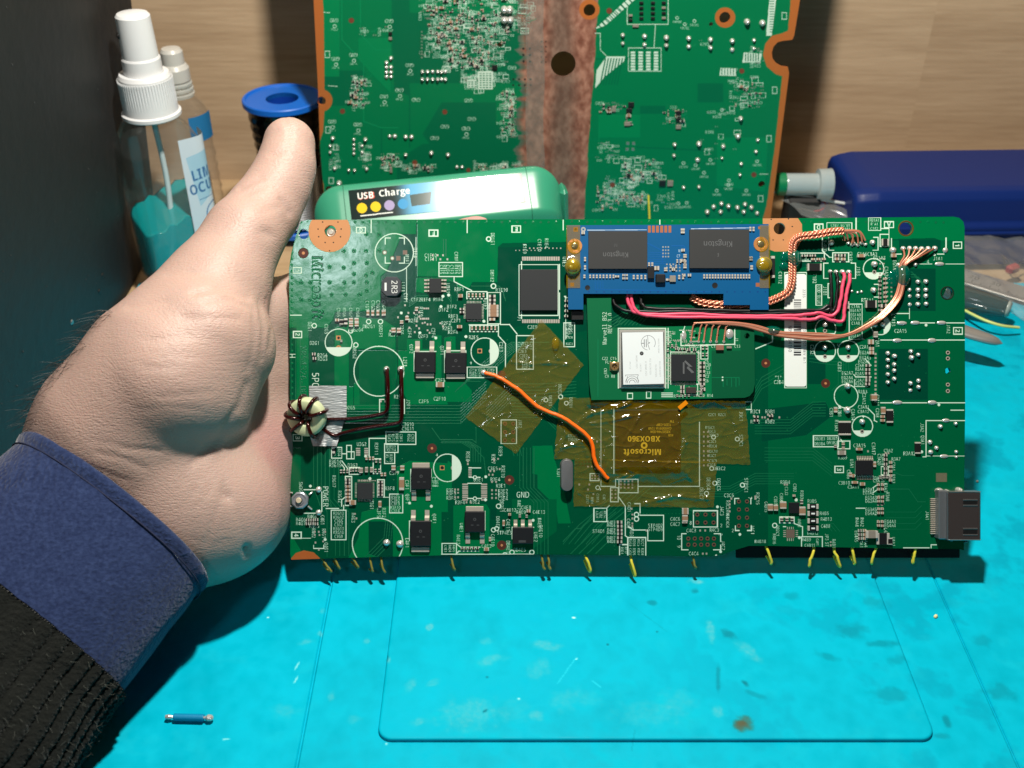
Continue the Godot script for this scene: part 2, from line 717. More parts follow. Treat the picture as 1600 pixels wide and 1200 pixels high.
func setting() -> void:
	# wooden wall panel with horizontal grain
	var f := FastNoiseLite.new()
	f.seed = 7
	f.frequency = 0.02
	f.fractal_octaves = 4
	var im := Image.create(1024, 512, false, Image.FORMAT_RGB8)
	var hi := Image.create(1024, 512, false, Image.FORMAT_L8)
	for y in 512:
		for x in 1024:
			var a := f.get_noise_2d(x * 0.10, y * 0.75)
			var g := f.get_noise_2d(x * 0.35 + 900.0, y * 7.0)
			var k := f.get_noise_2d(x * 1.2 + 300.0, y * 22.0)
			var t := clampf(0.5 + a * 0.55 + g * 0.38 + k * 0.16, 0.0, 1.0)
			im.set_pixel(x, y, Color(0.66, 0.56, 0.45).lerp(Color(0.77, 0.675, 0.56), t))
			hi.set_pixel(x, y, Color(0.5 + g * 0.3 + k * 0.25, 0, 0))
	var wood := mat(Color.WHITE, 0.5)
	wood.albedo_texture = ImageTexture.create_from_image(im)
	wood.heightmap_enabled = true
	wood.heightmap_texture = ImageTexture.create_from_image(hi)
	wood.heightmap_scale = 0.015
	var b := Build.new()
	var z := -0.69
	b.quad(Vector3(-0.8, -0.02, z), Vector3(0.8, -0.02, z), Vector3(0.8, 0.8, z), Vector3(-0.8, 0.8, z), Vector3.BACK, Vector3.BACK, Vector3.BACK, Vector3.BACK, Vector2(0, 3), Vector2(3, 3), Vector2(3, 0), Vector2(0, 0))
	b.box(Vector3(0, 0.39, z - 0.011), Vector3(1.6, 0.82, 0.02))
	struct("wall", b, wood)
	var top := mat(Color(0.7, 0.6, 0.46), 0.5)
	top.albedo_texture = wood.albedo_texture
	top.albedo_color = Color(1.0, 0.98, 0.92)
	top.uv1_triplanar = true
	top.uv1_scale = Vector3(2.2, 2.2, 2.2)
	b = Build.new()
	b.box(Vector3(0, -0.0165, -0.2), Vector3(1.8, 0.025, 1.1), 0.003)
	struct("table_top", b, top)


# ---------------------------------------------------------------- the mat
func soldering_mat() -> void:
	var cv := Canvas.new()
	cv.start(1400, 1100, Color(0.0, 0.69, 0.80), 0.55)
	cv.hom = plane_hom(Vector3.ZERO, Vector3.RIGHT, Vector3.FORWARD, Vector3.UP)
	cv.u0 = -0.30
	cv.v1 = 0.56
	cv.s = 1400.0 / 0.66
	var f := FastNoiseLite.new()
	f.seed = 3
	f.frequency = 0.012
	f.fractal_octaves = 5
	var f2 := FastNoiseLite.new()
	f2.seed = 9
	f2.frequency = 0.05
	f2.fractal_octaves = 4
	for y in 1100:
		for x in 1400:
			var a := f.get_noise_2d(x, y)
			var g := f2.get_noise_2d(x, y)
			var c := Color(0.0, 0.69, 0.80)
			var dirt := smoothstep(0.05, 0.5, a + 0.35 * g) * 0.42 * smoothstep(420.0, 1150.0, float(x) + 120.0 * g)
			c = c.lerp(Color(0.0, 0.46, 0.56), dirt)
			var worn := smoothstep(0.22, 0.55, f.get_noise_2d(x + 4000.0, y * 1.3) + 0.3 * g) * 0.22
			c = c.lerp(Color(0.10, 0.72, 0.80), worn)
			c = c * (0.97 + 0.06 * a + 0.04 * g)
			cv.col.set_pixel(x, y, c)
			cv.orm.set_pixel(x, y, Color(1, clampf(0.5 + 0.25 * g + worn * 0.5, 0.2, 0.9), 0))
	# marks: photo x, y, half width, half height, kind (s scuff, d dirt, w bright speck, b burn), turn, strength
	var marks := "s 670,984 7,6 10 .8|s 756,1007 9,12 80 .35|s 850,1013 28,9 8 .5|s 766,1035 26,9 -15 .45|s 842,1050 18,20 40 .35|s 734,1120 55,28 -4 .42|s 800,1115 30,22 0 .2|s 836,1122 12,11 0 .5|s 880,1100 22,20 30 .3|s 916,1094 26,14 35 .22|s 1108,990 9,18 0 .55|s 1166,1022 12,22 -38 .5|s 1060,1100 30,22 0 .25|s 1012,1120 60,22 0 .25|s 1084,912 14,5 5 .7|s 1120,1118 10,14 0 .5|d 1085,928 8,6 0 .5|d 1018,946 8,6 0 .45|d 1138,995 9,12 -30 .5|d 1162,1072 5,9 -30 .7|d 1120,1060 4,26 8 .4|d 1180,1090 16,5 30 .3|d 948,1011 2,2 0 .9|d 1025,991 2,2 0 .9|d 760,1062 3,2 0 .8|d 757,1115 5,2 -40 .9|d 1376,1010 30,7 0 .35|d 1330,990 26,16 0 .3|d 1400,1035 24,10 0 .25|d 1365,945 24,10 0 .25|d 1390,1090 36,14 0 .3|d 1478,1128 7,12 20 .5|d 1290,1030 18,8 20 .3|d 1470,1150 12,6 0 .3|d 1235,935 14,8 0 .25|d 1560,1080 26,16 0 .3|d 1530,1000 18,12 0 .25|b 1160,1136 17,13 0 1|b 1158,1134 9,6 0 1|w 418,964 2,2 0 1|w 899,1033 2,2 0 .9|w 895,969 4,2 0 .8|w 810,1096 4,1.5 0 .8|w 1462,962 2,2 0 1|w 463,1040 2,9 15 .45|w 461,1062 2,7 15 .45|s 480,1002 14,6 -10 .5|s 500,988 5,6 0 .55|s 517,1088 6,9 0 .5|s 552,1124 12,8 0 .3|s 640,1075 12,14 20 .4|s 676,1070 14,6 -30 .35|s 655,1132 16,7 -10 .5|s 572,1001 6,5 0 .5|s 503,955 6,6 0 .4|s 442,1110 24,12 0 .3|w 352,1154 7,1.5 -8 .5|w 603,1162 2,2 0 .9|s 607,1035 4,6 0 .6|d 605,1032 2,7 0 .5"
	for e in marks.split("|"):
		var q := e.split(" ")
		var p := Vector2(float(q[1].split(",")[0]), float(q[1].split(",")[1]))
		var r := Vector2(float(q[2].split(",")[0]), float(q[2].split(",")[1]))
		var turn := deg_to_rad(float(q[3]))
		var c := cv.tp(p)
		var k := cv.size_at(p)
		var ext := maxf(r.x, r.y) * k * 1.5 + 2.0
		for y in range(maxi(0, int(c.y - ext)), mini(1100, int(c.y + ext))):
			for x in range(maxi(0, int(c.x - ext)), mini(1400, int(c.x + ext))):
				var d := (Vector2(x, y) - c).rotated(-turn) / k
				d = Vector2(d.x / r.x, d.y / (r.y * 1.25))
				var t := smoothstep(1.15, 0.35, d.length() + 0.55 * f2.get_noise_2d(x * 1.7 + p.x, y * 1.7)) * minf(1.0, float(q[4]) * 1.4)
				if t <= 0.0:
					continue
				var now := cv.col.get_pixel(x, y)
				match q[0]:
					"s":
						now = now.lerp(Color(0.42, 0.70, 0.74), t * (0.65 + 0.35 * f2.get_noise_2d(x * 4.0, y * 4.0)))
					"d":
						now = now.lerp(Color(0.03, 0.42, 0.48), t * 0.8)
					"b":
						now = now.lerp(Color(0.33, 0.33, 0.25), t * 0.8)
					"w":
						now = now.lerp(Color(0.75, 0.9, 0.9), t)
				cv.col.set_pixel(x, y, now)
	var scr := RandomNumberGenerator.new()
	scr.seed = 11
	for i in 26:
		var p := Vector2(scr.randf_range(100, 1300), scr.randf_range(500, 1000))
		var e := p + Vector2.from_angle(scr.randf_range(0, TAU)) * scr.randf_range(4, 42)
		for j in 60:
			var q := p.lerp(e, j / 59.0)
			cv.col.set_pixel(int(clampf(q.x, 0, 1399)), int(clampf(q.y, 0, 1099)), Color(0.1, 0.73, 0.83) if i % 2 else Color(0.0, 0.62, 0.72))
	var m := cv.material(0.0)
	var rubber := noise_tex(0.05, FastNoiseLite.TYPE_SIMPLEX_SMOOTH, 4, 256, 0.0, 4)
	m.metallic_specular = 0.15
	var o := thing("soldering_mat", "cyan silicone soldering mat with scuffs and a raised centre field on the table", "mat")
	var uvm := func(b: Build) -> Build:
		for i in b.v.size():
			b.u[i] = Vector2((b.v[i].x + 0.30) * cv.s / 1400.0, (0.56 + b.v[i].z) * cv.s / 1100.0)
		return b
	var b := Build.new()
	b.box(Vector3(0.058, -0.0022, -0.315), Vector3(0.544, 0.0028, 0.45), 0.0008)
	put("base_sheet", uvm.call(b), m, o)
	b = Build.new()
	b.box(Vector3(-0.1427, -0.0008, -0.315), Vector3(0.1426, 0.0016, 0.45), 0.0004)
	put("side_panel", uvm.call(b), m, o)
	b = Build.new()
	b.box(Vector3(0.2487, -0.0008, -0.315), Vector3(0.1626, 0.0016, 0.45), 0.0004)
	put("side_panel", uvm.call(b), m, o)
	b = Build.new()
	b.box(Vector3(0.048, -0.0006, -0.315), Vector3(0.2376, 0.0016, 0.45), 0.0006)
	put("centre_panel", uvm.call(b), m, o)
	# the raised field, rounded corners, soft rim
	b = Build.new()
	var rows := []
	for st in [[0.0, 0.0002], [0.0, 0.0012], [0.0004, 0.0016], [0.0010, 0.0017], [0.004, 0.0017], [0.05, 0.0017]]:
		var row := []
		var w: float = 0.0941 - st[0]
		var h: float = 0.098 - st[0]
		var r: float = maxf(0.005 - st[0], 0.0003)
		for cidx in 4:
			var cx: float = [1, -1, -1, 1][cidx] * (w - r)
			var cy: float = [1, 1, -1, -1][cidx] * (h - r)
			for k in 7:
				var g := PI * 0.5 * (cidx + k / 6.0)
				row.append(Vector3(0.0487 + cx + cos(g) * r, st[1], -0.326 - cy - sin(g) * r))
		rows.append(row)
	b.grid(rows, true)
	b.box(Vector3(0.0487, 0.0012, -0.326), Vector3(0.1, 0.00096, 0.11))
	put("raised_field", uvm.call(b), m, o)


# ---------------------------------------------------------------- left: cabinet, bottles, spool
func rounded_column(b: Build, prof: Array, p: float, segs := 40) -> void:   # rows of [half width, half depth, y], superellipse of power p
	var rows := []
	for q in prof:
		var row := []
		for k in segs:
			var g := TAU * k / segs
			var c := cos(g)
			var s := sin(g)
			var r := pow(pow(absf(c), p) + pow(absf(s), p), -1.0 / p)
			row.append(Vector3(c * r * q[0], q[2], s * r * q[1]))
		rows.append(row)
	b.grid(rows, true)


func left_side() -> void:
	# tall black cabinet side
	var lean := Basis.from_euler(Vector3(0, 0, -0.085))
	var o := thing("black_cabinet", "tall dusty black cabinet along the left edge behind the hand", "cabinet", Vector3(-0.3085, 0.003, -0.45))
	var black := mat(Color(0.10, 0.105, 0.11), 0.6)
	rough_up(black, noise_tex(0.03, FastNoiseLite.TYPE_SIMPLEX_SMOOTH, 5), 9.0, 0.03)
	var b := Build.new()
	b.x = Transform3D(lean, Vector3.ZERO)
	b.box(Vector3(0, 0.165, 0.035), Vector3(0.18, 0.33, 0.37), 0.003)
	put("shell", b, black, o)
	for e in [[112, 503], [155, 455], [160, 430]]:
		b = Build.new()
		b.lathe([Vector2(0, 0.0007), Vector2(0.0010, 0.0006), Vector2(0.0015, 0.0), Vector2(0.0015, -0.001)], 12)
		var hit := on_plane(e[0], e[1], o.position + lean * Vector3(0.09, 0, 0), lean * Vector3.RIGHT)
		put("screw", b, M.steel if e[0] == 112 else M.resistor, o).transform = Transform3D(Basis(Vector3.FORWARD, PI * 0.5), hit - o.position)
	# dust specks on the cabinet: small real grains
	b = Build.new()
	b.x = Transform3D(lean, Vector3.ZERO)
	var rng := RandomNumberGenerator.new()
	rng.seed = 5
	for i in 150:
		b.box(Vector3(0.0903, rng.randf_range(0.0, 0.3), rng.randf_range(-0.14, 0.16)), Vector3(0.3, 1, 1) * rng.randf_range(0.0002, 0.0007))
	stuff(put("dust", b, mat(Color(0.22, 0.23, 0.23), 0.9), o))

	# spray bottle
	var glass := mat(Color(0.55, 0.6, 0.6, 0.07), 0.05)
	glass.transparency = BaseMaterial3D.TRANSPARENCY_ALPHA
	var base := ground(292, 432)
	o = thing("spray_bottle", "clear spray bottle with white pump head and blue liquid beside the black cabinet", "bottle", Vector3(base.x - 0.0015, 0, base.z))
	o.rotation.y = 0.62
	o.scale = Vector3.ONE * 0.97
	b = Build.new()
	rounded_column(b, [[0.0, 0.0, 0.001], [0.019, 0.015, 0.001], [0.021, 0.017, 0.004], [0.0215, 0.0175, 0.05], [0.0215, 0.0175, 0.0835], [0.0212, 0.0172, 0.0845], [0.0150, 0.0135, 0.0965], [0.0145, 0.013, 0.097], [0.0115, 0.0115, 0.1], [0.0105, 0.0105, 0.104]], 6.0)
	put("bottle_body", b, glass, o)
	b = Build.new()
	var liquid := mat(Color(0.0, 0.62, 0.63, 0.74), 0.08)
	liquid.transparency = BaseMaterial3D.TRANSPARENCY_ALPHA
	rounded_column(b, [[0.018, 0.014, 0.002], [0.0202, 0.0162, 0.005], [0.0206, 0.0166, 0.046], [0.019, 0.015, 0.0465], [0.0, 0.0, 0.046]], 6.0)
	for i in b.v.size():
		if b.v[i].y > 0.04:
			b.v[i].y += b.v[i].x * 0.3 - b.v[i].z * 0.2 + 0.0012 * sin(b.v[i].x * 700.0)
	put("liquid", b, liquid, o)
	b = Build.new()
	b.tube(smooth_path([Vector3(0, 0.1, 0), Vector3(0.001, 0.06, 0.0), Vector3(-0.004, 0.025, 0.003), Vector3(-0.012, 0.004, 0.006)]), 0.0016, 8)
	put("dip_tube", b, mat(Color(0.8, 0.86, 0.87, 0.55), 0.2), o)
	b = Build.new()
	var ribs := []
	b.lathe([Vector2(0, 0.1), Vector2(0.0148, 0.1), Vector2(0.0158, 0.1008), Vector2(0.0158, 0.1025), Vector2(0.0146, 0.1032), Vector2(0.0138, 0.122), Vector2(0.0128, 0.1238), Vector2(0.0103, 0.1238)], 48)
	for k in 60:
		var g := TAU * k / 60
		b.x = Transform3D(Basis(Vector3.UP, -g), Vector3.ZERO)
		b.box(Vector3(0.0142, 0.1125, 0), Vector3(0.0005, 0.017, 0.0007))
	b.x = Transform3D()
	put("pump_collar", b, M.white_plastic, o)
	b = Build.new()
	b.lathe([Vector2(0.0102, 0.1235), Vector2(0.0101, 0.1315), Vector2(0.0096, 0.1325), Vector2(0.0094, 0.1325), Vector2(0.0088, 0.1535), Vector2(0.0078, 0.1547), Vector2(0.004, 0.1553), Vector2(0, 0.1555)], 40)
	var head := put("spray_head", b, M.white_plastic, o)
	b = Build.new()
	b.lathe([Vector2(0, 0.0006), Vector2(0.0014, 0.0006), Vector2(0.0016, 0), Vector2(0.002, -0.0005)], 14)
	var noz := put("nozzle", b, mat(Color(0.03, 0.03, 0.03), 0.5), head)
	var way := Vector3(-0.85, 0, 0.52).normalized().rotated(Vector3.UP, -0.62)
	noz.transform = Transform3D(Basis(way.cross(Vector3.UP), way, Vector3.UP), Vector3(way.x * 0.0091, 0.1445, way.z * 0.0091))
	# its printed label, on the face towards the camera's right
	var cv := Canvas.new()
	cv.start(200, 360, Color(0.80, 0.85, 0.89), 0.45)
	cv.s = 1.0
	cv.v1 = 360.0
	cv.hom = Basis(Vector3(1, 0, 0), Vector3(0, -1, 0), Vector3(0, 360, 1))
	cv.font = sans_bold
	cv.ink("W", Color(0.22, 0.42, 0.62), 0.5, 0, 0.3)
	cv.ink("B", Color(0.5, 0.68, 0.84), 0.5, 0, 0.3)
	cv.ink("C", Color(0.62, 0.78, 0.86), 0.5, 0, 0.3)
	for i in 24:
		cv.poly(PackedVector2Array([Vector2(20 + i, 60 + i * 7), Vector2(180 - i * 1.5, 40 + i * 5), Vector2(180 - i * 1.5, 46 + i * 5), Vector2(20 + i, 66 + i * 7)]), "C")
	cv.draw("t 34 -4 100 118 LIMPA\nt 34 -4 100 162 OCULOS\nc W 4 100 262 38\nl W 5 80,285 92,262 104,282 122,250\nl W 2 45,205 155,198\nl W 2 60,322 140,318")
	b = Build.new()
	var rows := []
	for i in 2:
		var row := []
		for k in 13:
			var g := lerpf(0.20, 1.32, k / 12.0)
			var c := cos(g)
			var s := sin(g)
			var r := pow(pow(c, 6.0) + pow(s, 6.0), -1.0 / 6.0)
			row.append(Vector3(c * r * 0.0219, 0.090 - 0.064 * i, s * r * 0.0179))
		rows.append(row)
	b.grid(rows)
	for i in b.u.size():
		b.u[i].x = 1.0 - b.u[i].x
	var lab := cv.material(0.0)
	put("label", b, lab, o)
	b = Build.new()
	rows = []
	for i in 5:
		var row := []
		for k in 7:
			var g := lerpf(0.16, 0.72, k / 6.0)
			var c := cos(g)
			var s := sin(g)
			var r := pow(pow(absf(c), 6.0) + pow(absf(s), 6.0), -1.0 / 6.0)
			row.append(Vector3(c * r * 0.0224, 0.066 - 0.034 * i / 4.0, s * r * 0.0184) + Vector3(rng.randf() * 0.0004, 0, rng.randf() * 0.0004))
		rows.append(row)
	b.grid(rows)
	put("tape", b, M.amber_thick, o)

	# second bottle
	base = ground(352, 424)
	o = thing("flip_cap_bottle", "small clear ribbed bottle with a frosted cap behind the spray bottle", "bottle", Vector3(-0.1945, 0, -0.612))
	o.scale = Vector3.ONE * 0.86
	b = Build.new()
	var prof := [[0.0, 0.0, 0.001], [0.017, 0.017, 0.001], [0.0185, 0.0185, 0.003]]
	for i in 14:
		prof.append([0.0185 - (0.0012 if i % 2 else 0.0), 0.0185 - (0.0012 if i % 2 else 0.0), 0.006 + i * 0.0042])
	prof.append_array([[0.0183, 0.0183, 0.084], [0.014, 0.014, 0.093], [0.0085, 0.0085, 0.099], [0.008, 0.008, 0.103]])
	rounded_column(b, prof, 2.0)
	put("bottle_body", b, glass, o)
	b = Build.new()
	b.lathe([Vector2(0.0105, 0.098), Vector2(0.0108, 0.1), Vector2(0.0092, 0.1005), Vector2(0.0105, 0.102), Vector2(0.0105, 0.1035), Vector2(0.009, 0.104), Vector2(0.0102, 0.1055), Vector2(0.0102, 0.107), Vector2(0.009, 0.108), Vector2(0.0085, 0.111)], 28)
	put("neck", b, mat(Color(0.8, 0.84, 0.84, 0.5), 0.22), o)
	o.get_child(1).material_override.transparency = BaseMaterial3D.TRANSPARENCY_ALPHA
	b = Build.new()
	b.lathe([Vector2(0.0098, 0.109), Vector2(0.0098, 0.117), Vector2(0.0082, 0.1195), Vector2(0.0076, 0.120), Vector2(0.0074, 0.128), Vector2(0.006, 0.13), Vector2(0, 0.1305)], 28)
	put("cap", b, mat(Color(0.74, 0.74, 0.72), 0.35), o)
	b = Build.new()
	b.x = Transform3D(Basis(Vector3.UP, 0.2), Vector3.ZERO)
	for i in 1:
		var q := []
		for r in 2:
			var row := []
			for k in 8:
				var g := lerpf(0.2, 1.3, k / 7.0)
				row.append(Vector3(cos(g) * 0.0187, 0.088 - r * 0.018, sin(g) * 0.0187))
			q.append(row)
		b.grid(q)
	put("label", b, mat(Color(0.15, 0.45, 0.66), 0.4), o)

	# solder spool
	o = thing("solder_spool", "blue rimmed spool of solder wire standing behind the raised thumb", "spool", Vector3(-0.1345, 0, -0.612))
	var blue := mat(Color(0.06, 0.38, 0.76), 0.4)
	for q in [["top_flange", 0.0795], ["bottom_flange", 0.001]]:
		b = Build.new()
		var y: float = q[1]
		b.lathe([Vector2(0.0095, y + 0.003), Vector2(0.0095, y), Vector2(0.0225, y), Vector2(0.0232, y + 0.0006), Vector2(0.0232, y + 0.0034), Vector2(0.0226, y + 0.004), Vector2(0.0214, y + 0.004), Vector2(0.0210, y + 0.003), Vector2(0.0095, y + 0.003), Vector2(0.0095, y - 0.012)], 56)
		put(q[0], b, blue, o)
	b = Build.new()
	b.lathe([Vector2(0.0092, 0.004), Vector2(0.0092, 0.08)], 32)
	put("hub", b, mat(Color(0.03, 0.22, 0.6), 0.4), o)
	b = Build.new()
	prof = [Vector2(0.0092, 0.0055)]
	for i in 46:
		prof.append(Vector2(0.0196 + (0.00055 if i % 2 else 0.0), 0.006 + i * 0.0008))
	prof.append(Vector2(0.0092, 0.0433))
	b.lathe(prof, 40)
	put("solder_winding", b, mat(Color(0.7, 0.71, 0.73), 0.25, 0.9), o)
	b = Build.new()
	prof = []
	for i in 20:
		prof.append(Vector2(0.0182 + 0.00015 * i + 0.0004 * sin(i * 2.1), 0.043 + i * 0.00187))
	b.lathe(prof, 40, false)
	put("black_wrap", b, mat(Color(0.03, 0.03, 0.035), 0.13), o)


# ---------------------------------------------------------------- the second board, leaning on the wall
func back_board() -> void:
	var lean := deg_to_rad(6.4)
	var org := Vector3(0.0, 0.0, -0.565)
	var vv := Vector3(0, cos(lean), -sin(lean))
	var nn := Vector3(0, sin(lean), cos(lean))
	var loc := func(p: Vector2) -> Vector2:
		var q := on_plane(p.x, p.y, org, nn) - org
		return Vector2(q.x, q.dot(vv))
	var cv := Canvas.new()
	cv.start(1560, 980, Color(0.0, 0.42, 0.255), 0.32)
	cv.hom = plane_hom(org, Vector3.RIGHT, vv, nn)
	cv.u0 = -0.118
	cv.v1 = 0.178
	cv.s = 1560.0 / 0.29
	cv.font = mono
	cv.text_scale = 0.78
	var grn := Color(0.0, 0.42, 0.255)
	cv.ink("L", Color(0.0, 0.46, 0.275), 0.32, 0, 0.5)
	cv.ink("D", Color(0.0, 0.365, 0.24), 0.32, 0, 0.3)
	cv.ink("T", Color(0.02, 0.48, 0.30), 0.32, 0, 0.55)
	cv.ink("W", Color(0.72, 0.80, 0.74), 0.6, 0, 0.6)
	cv.ink("P", Color(0.78, 0.77, 0.72), 0.3, 0.85, 0.5)
	cv.ink("U", Color(0.74, 0.42, 0.20), 0.45, 0.35, 0.4)
	cv.ink("C", Color(0.50, 0.30, 0.24), 0.42, 0.3, 0.4)
	cv.ink("G", Color(0.36, 0.38, 0.34), 0.4, 0.1, 0.4)
	cv.ink("R", Color(0.42, 0.22, 0.16), 0.4, 0, 0.3)
	cv.ink("K", Color(0.02, 0.03, 0.02), 0.6, 0, 0.2)
	cv.draw("""p D 612,-60 640,-60 640,150 616,140 612,60
p D 505,110 570,110 572,150 545,165 505,165
p D 640,20 820,20 820,130 640,130
p D 690,160 775,160 775,215 690,250 660,210
p D 735,190 822,200 822,260 735,262
p D 660,225 740,225 740,280 620,280 620,250
p D 1000,165 1040,165 1040,178 1000,178
p D 1090,130 1130,130 1130,160 1090,160
p L 500,-60 530,-60 530,120 500,120
p L 560,60 610,60 610,145 575,110 560,90
p L 935,180 1000,180 1000,215 935,215
p L 1120,215 1200,215 1195,300 1120,290
l T 1.5 534,-20 534,62 568,100 568,190 596,200 622,200
l T 1.5 563,-20 563,54 587,78 610,78
l D 2 640,140 640,230
l D 2 596,202 596,270
l D 2 930,92 1000,92
l D 2 995,230 1100,235""")
	# bare copper band down the middle, with scratches and film residue
	var f := FastNoiseLite.new()
	f.seed = 21
	f.frequency = 0.02
	f.fractal_octaves = 5
	for y in cv.h:
		for x in cv.w:
			var left := 650.0 + 26.0 * f.get_noise_2d(0.0, y * 1.8) + (26.0 if y > 560 and y < 780 and f.get_noise_2d(50.0, float(y / 34) * 40.0) > 0.0 else 0.0)
			var right := 878.0 + 4.0 * f.get_noise_2d(9.0, y * 0.4) - 0.03 * (y - 200.0)
			if x > left and x < right:
				var a := f.get_noise_2d(x * 0.9, y * 0.7)
				var g := f.get_noise_2d(x * 2.6 + 70.0, y * 1.7)
				var c := Color(0.50, 0.31, 0.25).lerp(Color(0.70, 0.50, 0.42), clampf(0.5 + a * 0.9 + g * 0.55, 0.0, 1.0))
				c = c.lerp(Color(0.34, 0.34, 0.31), smoothstep(60.0, 6.0, absf(x - 785.0 - 26.0 * f.get_noise_2d(3.0, y * 0.2))) * 0.45)
				c = c.lerp(Color(0.30, 0.42, 0.36), smoothstep(30.0, 0.0, x - left) * 0.9)
				cv.col.set_pixel(x, y, c)
				cv.orm.set_pixel(x, y, Color(1, 0.42 + 0.15 * g, 0.3))
				cv.hgt.set_pixel(x, y, Color(0.3 + 0.1 * g, 0, 0))
	var rng := RandomNumberGenerator.new()
	rng.seed = 31
	# dense fields of pads, parts and silk: x0 y0 x1 y1 count
	var fields := "655,-60,800,30,420|668,30,800,75,250|690,75,770,108,120|720,95,790,128,90|655,55,690,90,30|765,70,785,100,30|726,116,766,140,50|545,118,572,170,70|513,225,527,262,26|562,225,576,262,26|592,240,622,262,44|630,255,680,268,40|740,255,822,275,80|782,160,803,215,70|780,140,802,165,34|560,40,615,56,10|930,290,960,330,50|960,300,1006,322,80|970,245,1030,285,110|945,275,990,300,60|930,220,965,250,30|1140,120,1190,170,70|1170,75,1195,105,20|1005,300,1055,325,14|1075,60,1110,75,4|935,160,968,178,18|1030,165,1070,200,16|1090,170,1150,250,24|790,-50,830,50,110"
	for e in fields.split("|"):
		var q := e.split(",")
		for i in int(q[4]):
			var p := Vector2(rng.randf_range(float(q[0]), float(q[2])), rng.randf_range(float(q[1]), float(q[3])))
			var t := rng.randf()
			if t < 0.42:
				var wd := rng.randf_range(1.0, 2.0)
				cv.draw("g P %f %f 3.4 0 2 1 %f %f" % [wd, wd * 1.2, p.x, p.y])
			elif t < 0.52:
				cv.draw("g W 1.1 1.1 2.2 2.2 %d 2 %f %f" % [rng.randi_range(2, 5), p.x, p.y])
			elif t < 0.72:
				cv.words(["C", "R", "U", "Q"][rng.randi() % 4] + str(rng.randi_range(1, 9)) + ["A", "B", "C", "D", "E"][rng.randi() % 5] + str(rng.randi_range(1, 9)), p, 4.2, 180.0 if rng.randf() < 0.6 else 90.0, "W")
			elif t < 0.82:
				cv.draw("r W 0.8 %f %f %f %f" % [p.x, p.y, p.x + rng.randf_range(5, 12), p.y + rng.randf_range(4, 9)])
			else:
				cv.draw("l T 0.9 %f,%f %f,%f %f,%f" % [p.x, p.y, p.x + 5, p.y, p.x + 9, p.y + rng.randf_range(-6, 6)])
	var gnd := "522,32,0|608,33,0|524,92,0|552,86,0|640,102,0|624,141,0|600,151,0|650,156,0|732,157,0|519,190,0|559,195,0|695,198,0|728,201,0|679,216,0|737,186,0|800,106,0|800,153,0"
	for e in gnd.split("|"):
		var q := e.split(",")
		cv.words("GND", Vector2(float(q[0]), float(q[1])), 5.6, 180.0, "W")
		if rng.randf() < 0.7:
			cv.ring(Vector2(float(q[0]) + 1, float(q[1]) + 9), 2.6, 1.0, "W", 14)
			cv.words("FT%dN1" % rng.randi_range(1, 4), Vector2(float(q[0]), float(q[1]) + 14), 3.0, 180.0, "W")
	var ft := "1070,38|1085,33|1128,172|1068,255|1087,258|1100,270|1139,282|1110,250|1183,252|1120,298|1060,318|1073,317|1138,289|1166,298|1058,28"
	for e in ft.split("|"):
		var q := e.split(",")
		var p := Vector2(float(q[0]), float(q[1]))
		cv.ring(p, 2.2, 1.0, "W", 14)
		cv.words("DB%dM1" % rng.randi_range(1, 6), p + Vector2(0, 6), 3.4, 180.0, "W")
	cv.draw("""r W 1 982,75 1033,111
g W 7 3.4 12 4.4 4 7 989,82
r W 1.2 980,-20 1044,38
l W 1 1024,38 1022,75
p W 929,46 990,-10 996,-4 946,40
p W 930,138 932,110 948,88 977,88 975,96 945,120
l W 1 930,52 938,52 938,78 950,90
b D 1.6 9 6 -5 940,44 934,38
b D 1.2 11 5.2 -4.5 936,50 930,44
b D 1.8 7 4.4 0 938,132 946,92
p W 1197,56 1203,-10 1214,-10 1206,56
p W 1160,98 1162,82 1190,84 1188,97
g D 1.5 12 4 0 6 1 1165,90
g D 7 1.4 0 4 1 15 1206,-6
p W 1124,118 1126,106 1152,107 1150,119
g D 1.2 10 4.5 0 6 1 1128,112
p W 747,112 748,124 771,124 771,111 767,111 767,118 752,118
f W 747,112 770,140
g D 3 1.6 5 3.6 4 7 751,115
f W 730,125 745,137
g D 3 1.6 5 3.6 3 3 733,128
c W 1 561,158 3
r W 1 508,80 515,90
r W 1 509,198 516,208
r W 1 514,278 521,287
r W 1 1222,20 1229,30
r W 1 1207,136 1214,146
r W 1 1198,212 1205,222
r W 1 1185,306 1192,315
l W 1 502,19 515,20
l W 1 513,134 527,135
l W 1 1187,272 1200,272
d R 549,32 4.2
d R 535,174 4
d R 695,175 4
d R 648,254 4
d R 732,266 3.5
d R 952,17 4.5
d R 1159,111 4
d R 1178,273 4
d R 957,289 4
d U 921,15 16
d U 1133,27.5 16
d U 502,157 17.5
g K 3 3 10 10 2 3 818,76
g K 3 3 9 9 4 2 802,124
g K 1.8 1.8 7 8 2 5 846,65
g P 4.5 4.5 9 9 2 1 981,224
g P 4.5 4.5 9 9 2 1 980,233
l T 1 936,195 936,240
g P 2.4 2.4 5 5 1 9 659,50
g P 2.2 2.2 4 4 4 12 810,6""")
	# copper rim along both edges
	cv.draw("""p U 480,-80 501,-80 506,30 507,142 513,160 507,172 505,205 500,220 500,262 506,290 506,420 480,420
p U 1275,-80 1240,-80 1234,20 1231,48 1222,52 1206,56 1196,68 1192,86 1198,104 1212,116 1222,119 1219,150 1210,235 1198,320 1191,345 1188,420 1275,420""")
	var o := thing("second_circuit_board", "large green circuit board with copper rim and scratched copper band leaning on the wooden wall", "circuit board")
	o.transform = Transform3D(Basis(Vector3.RIGHT, vv, nn), org)
	var outline := PackedVector2Array()
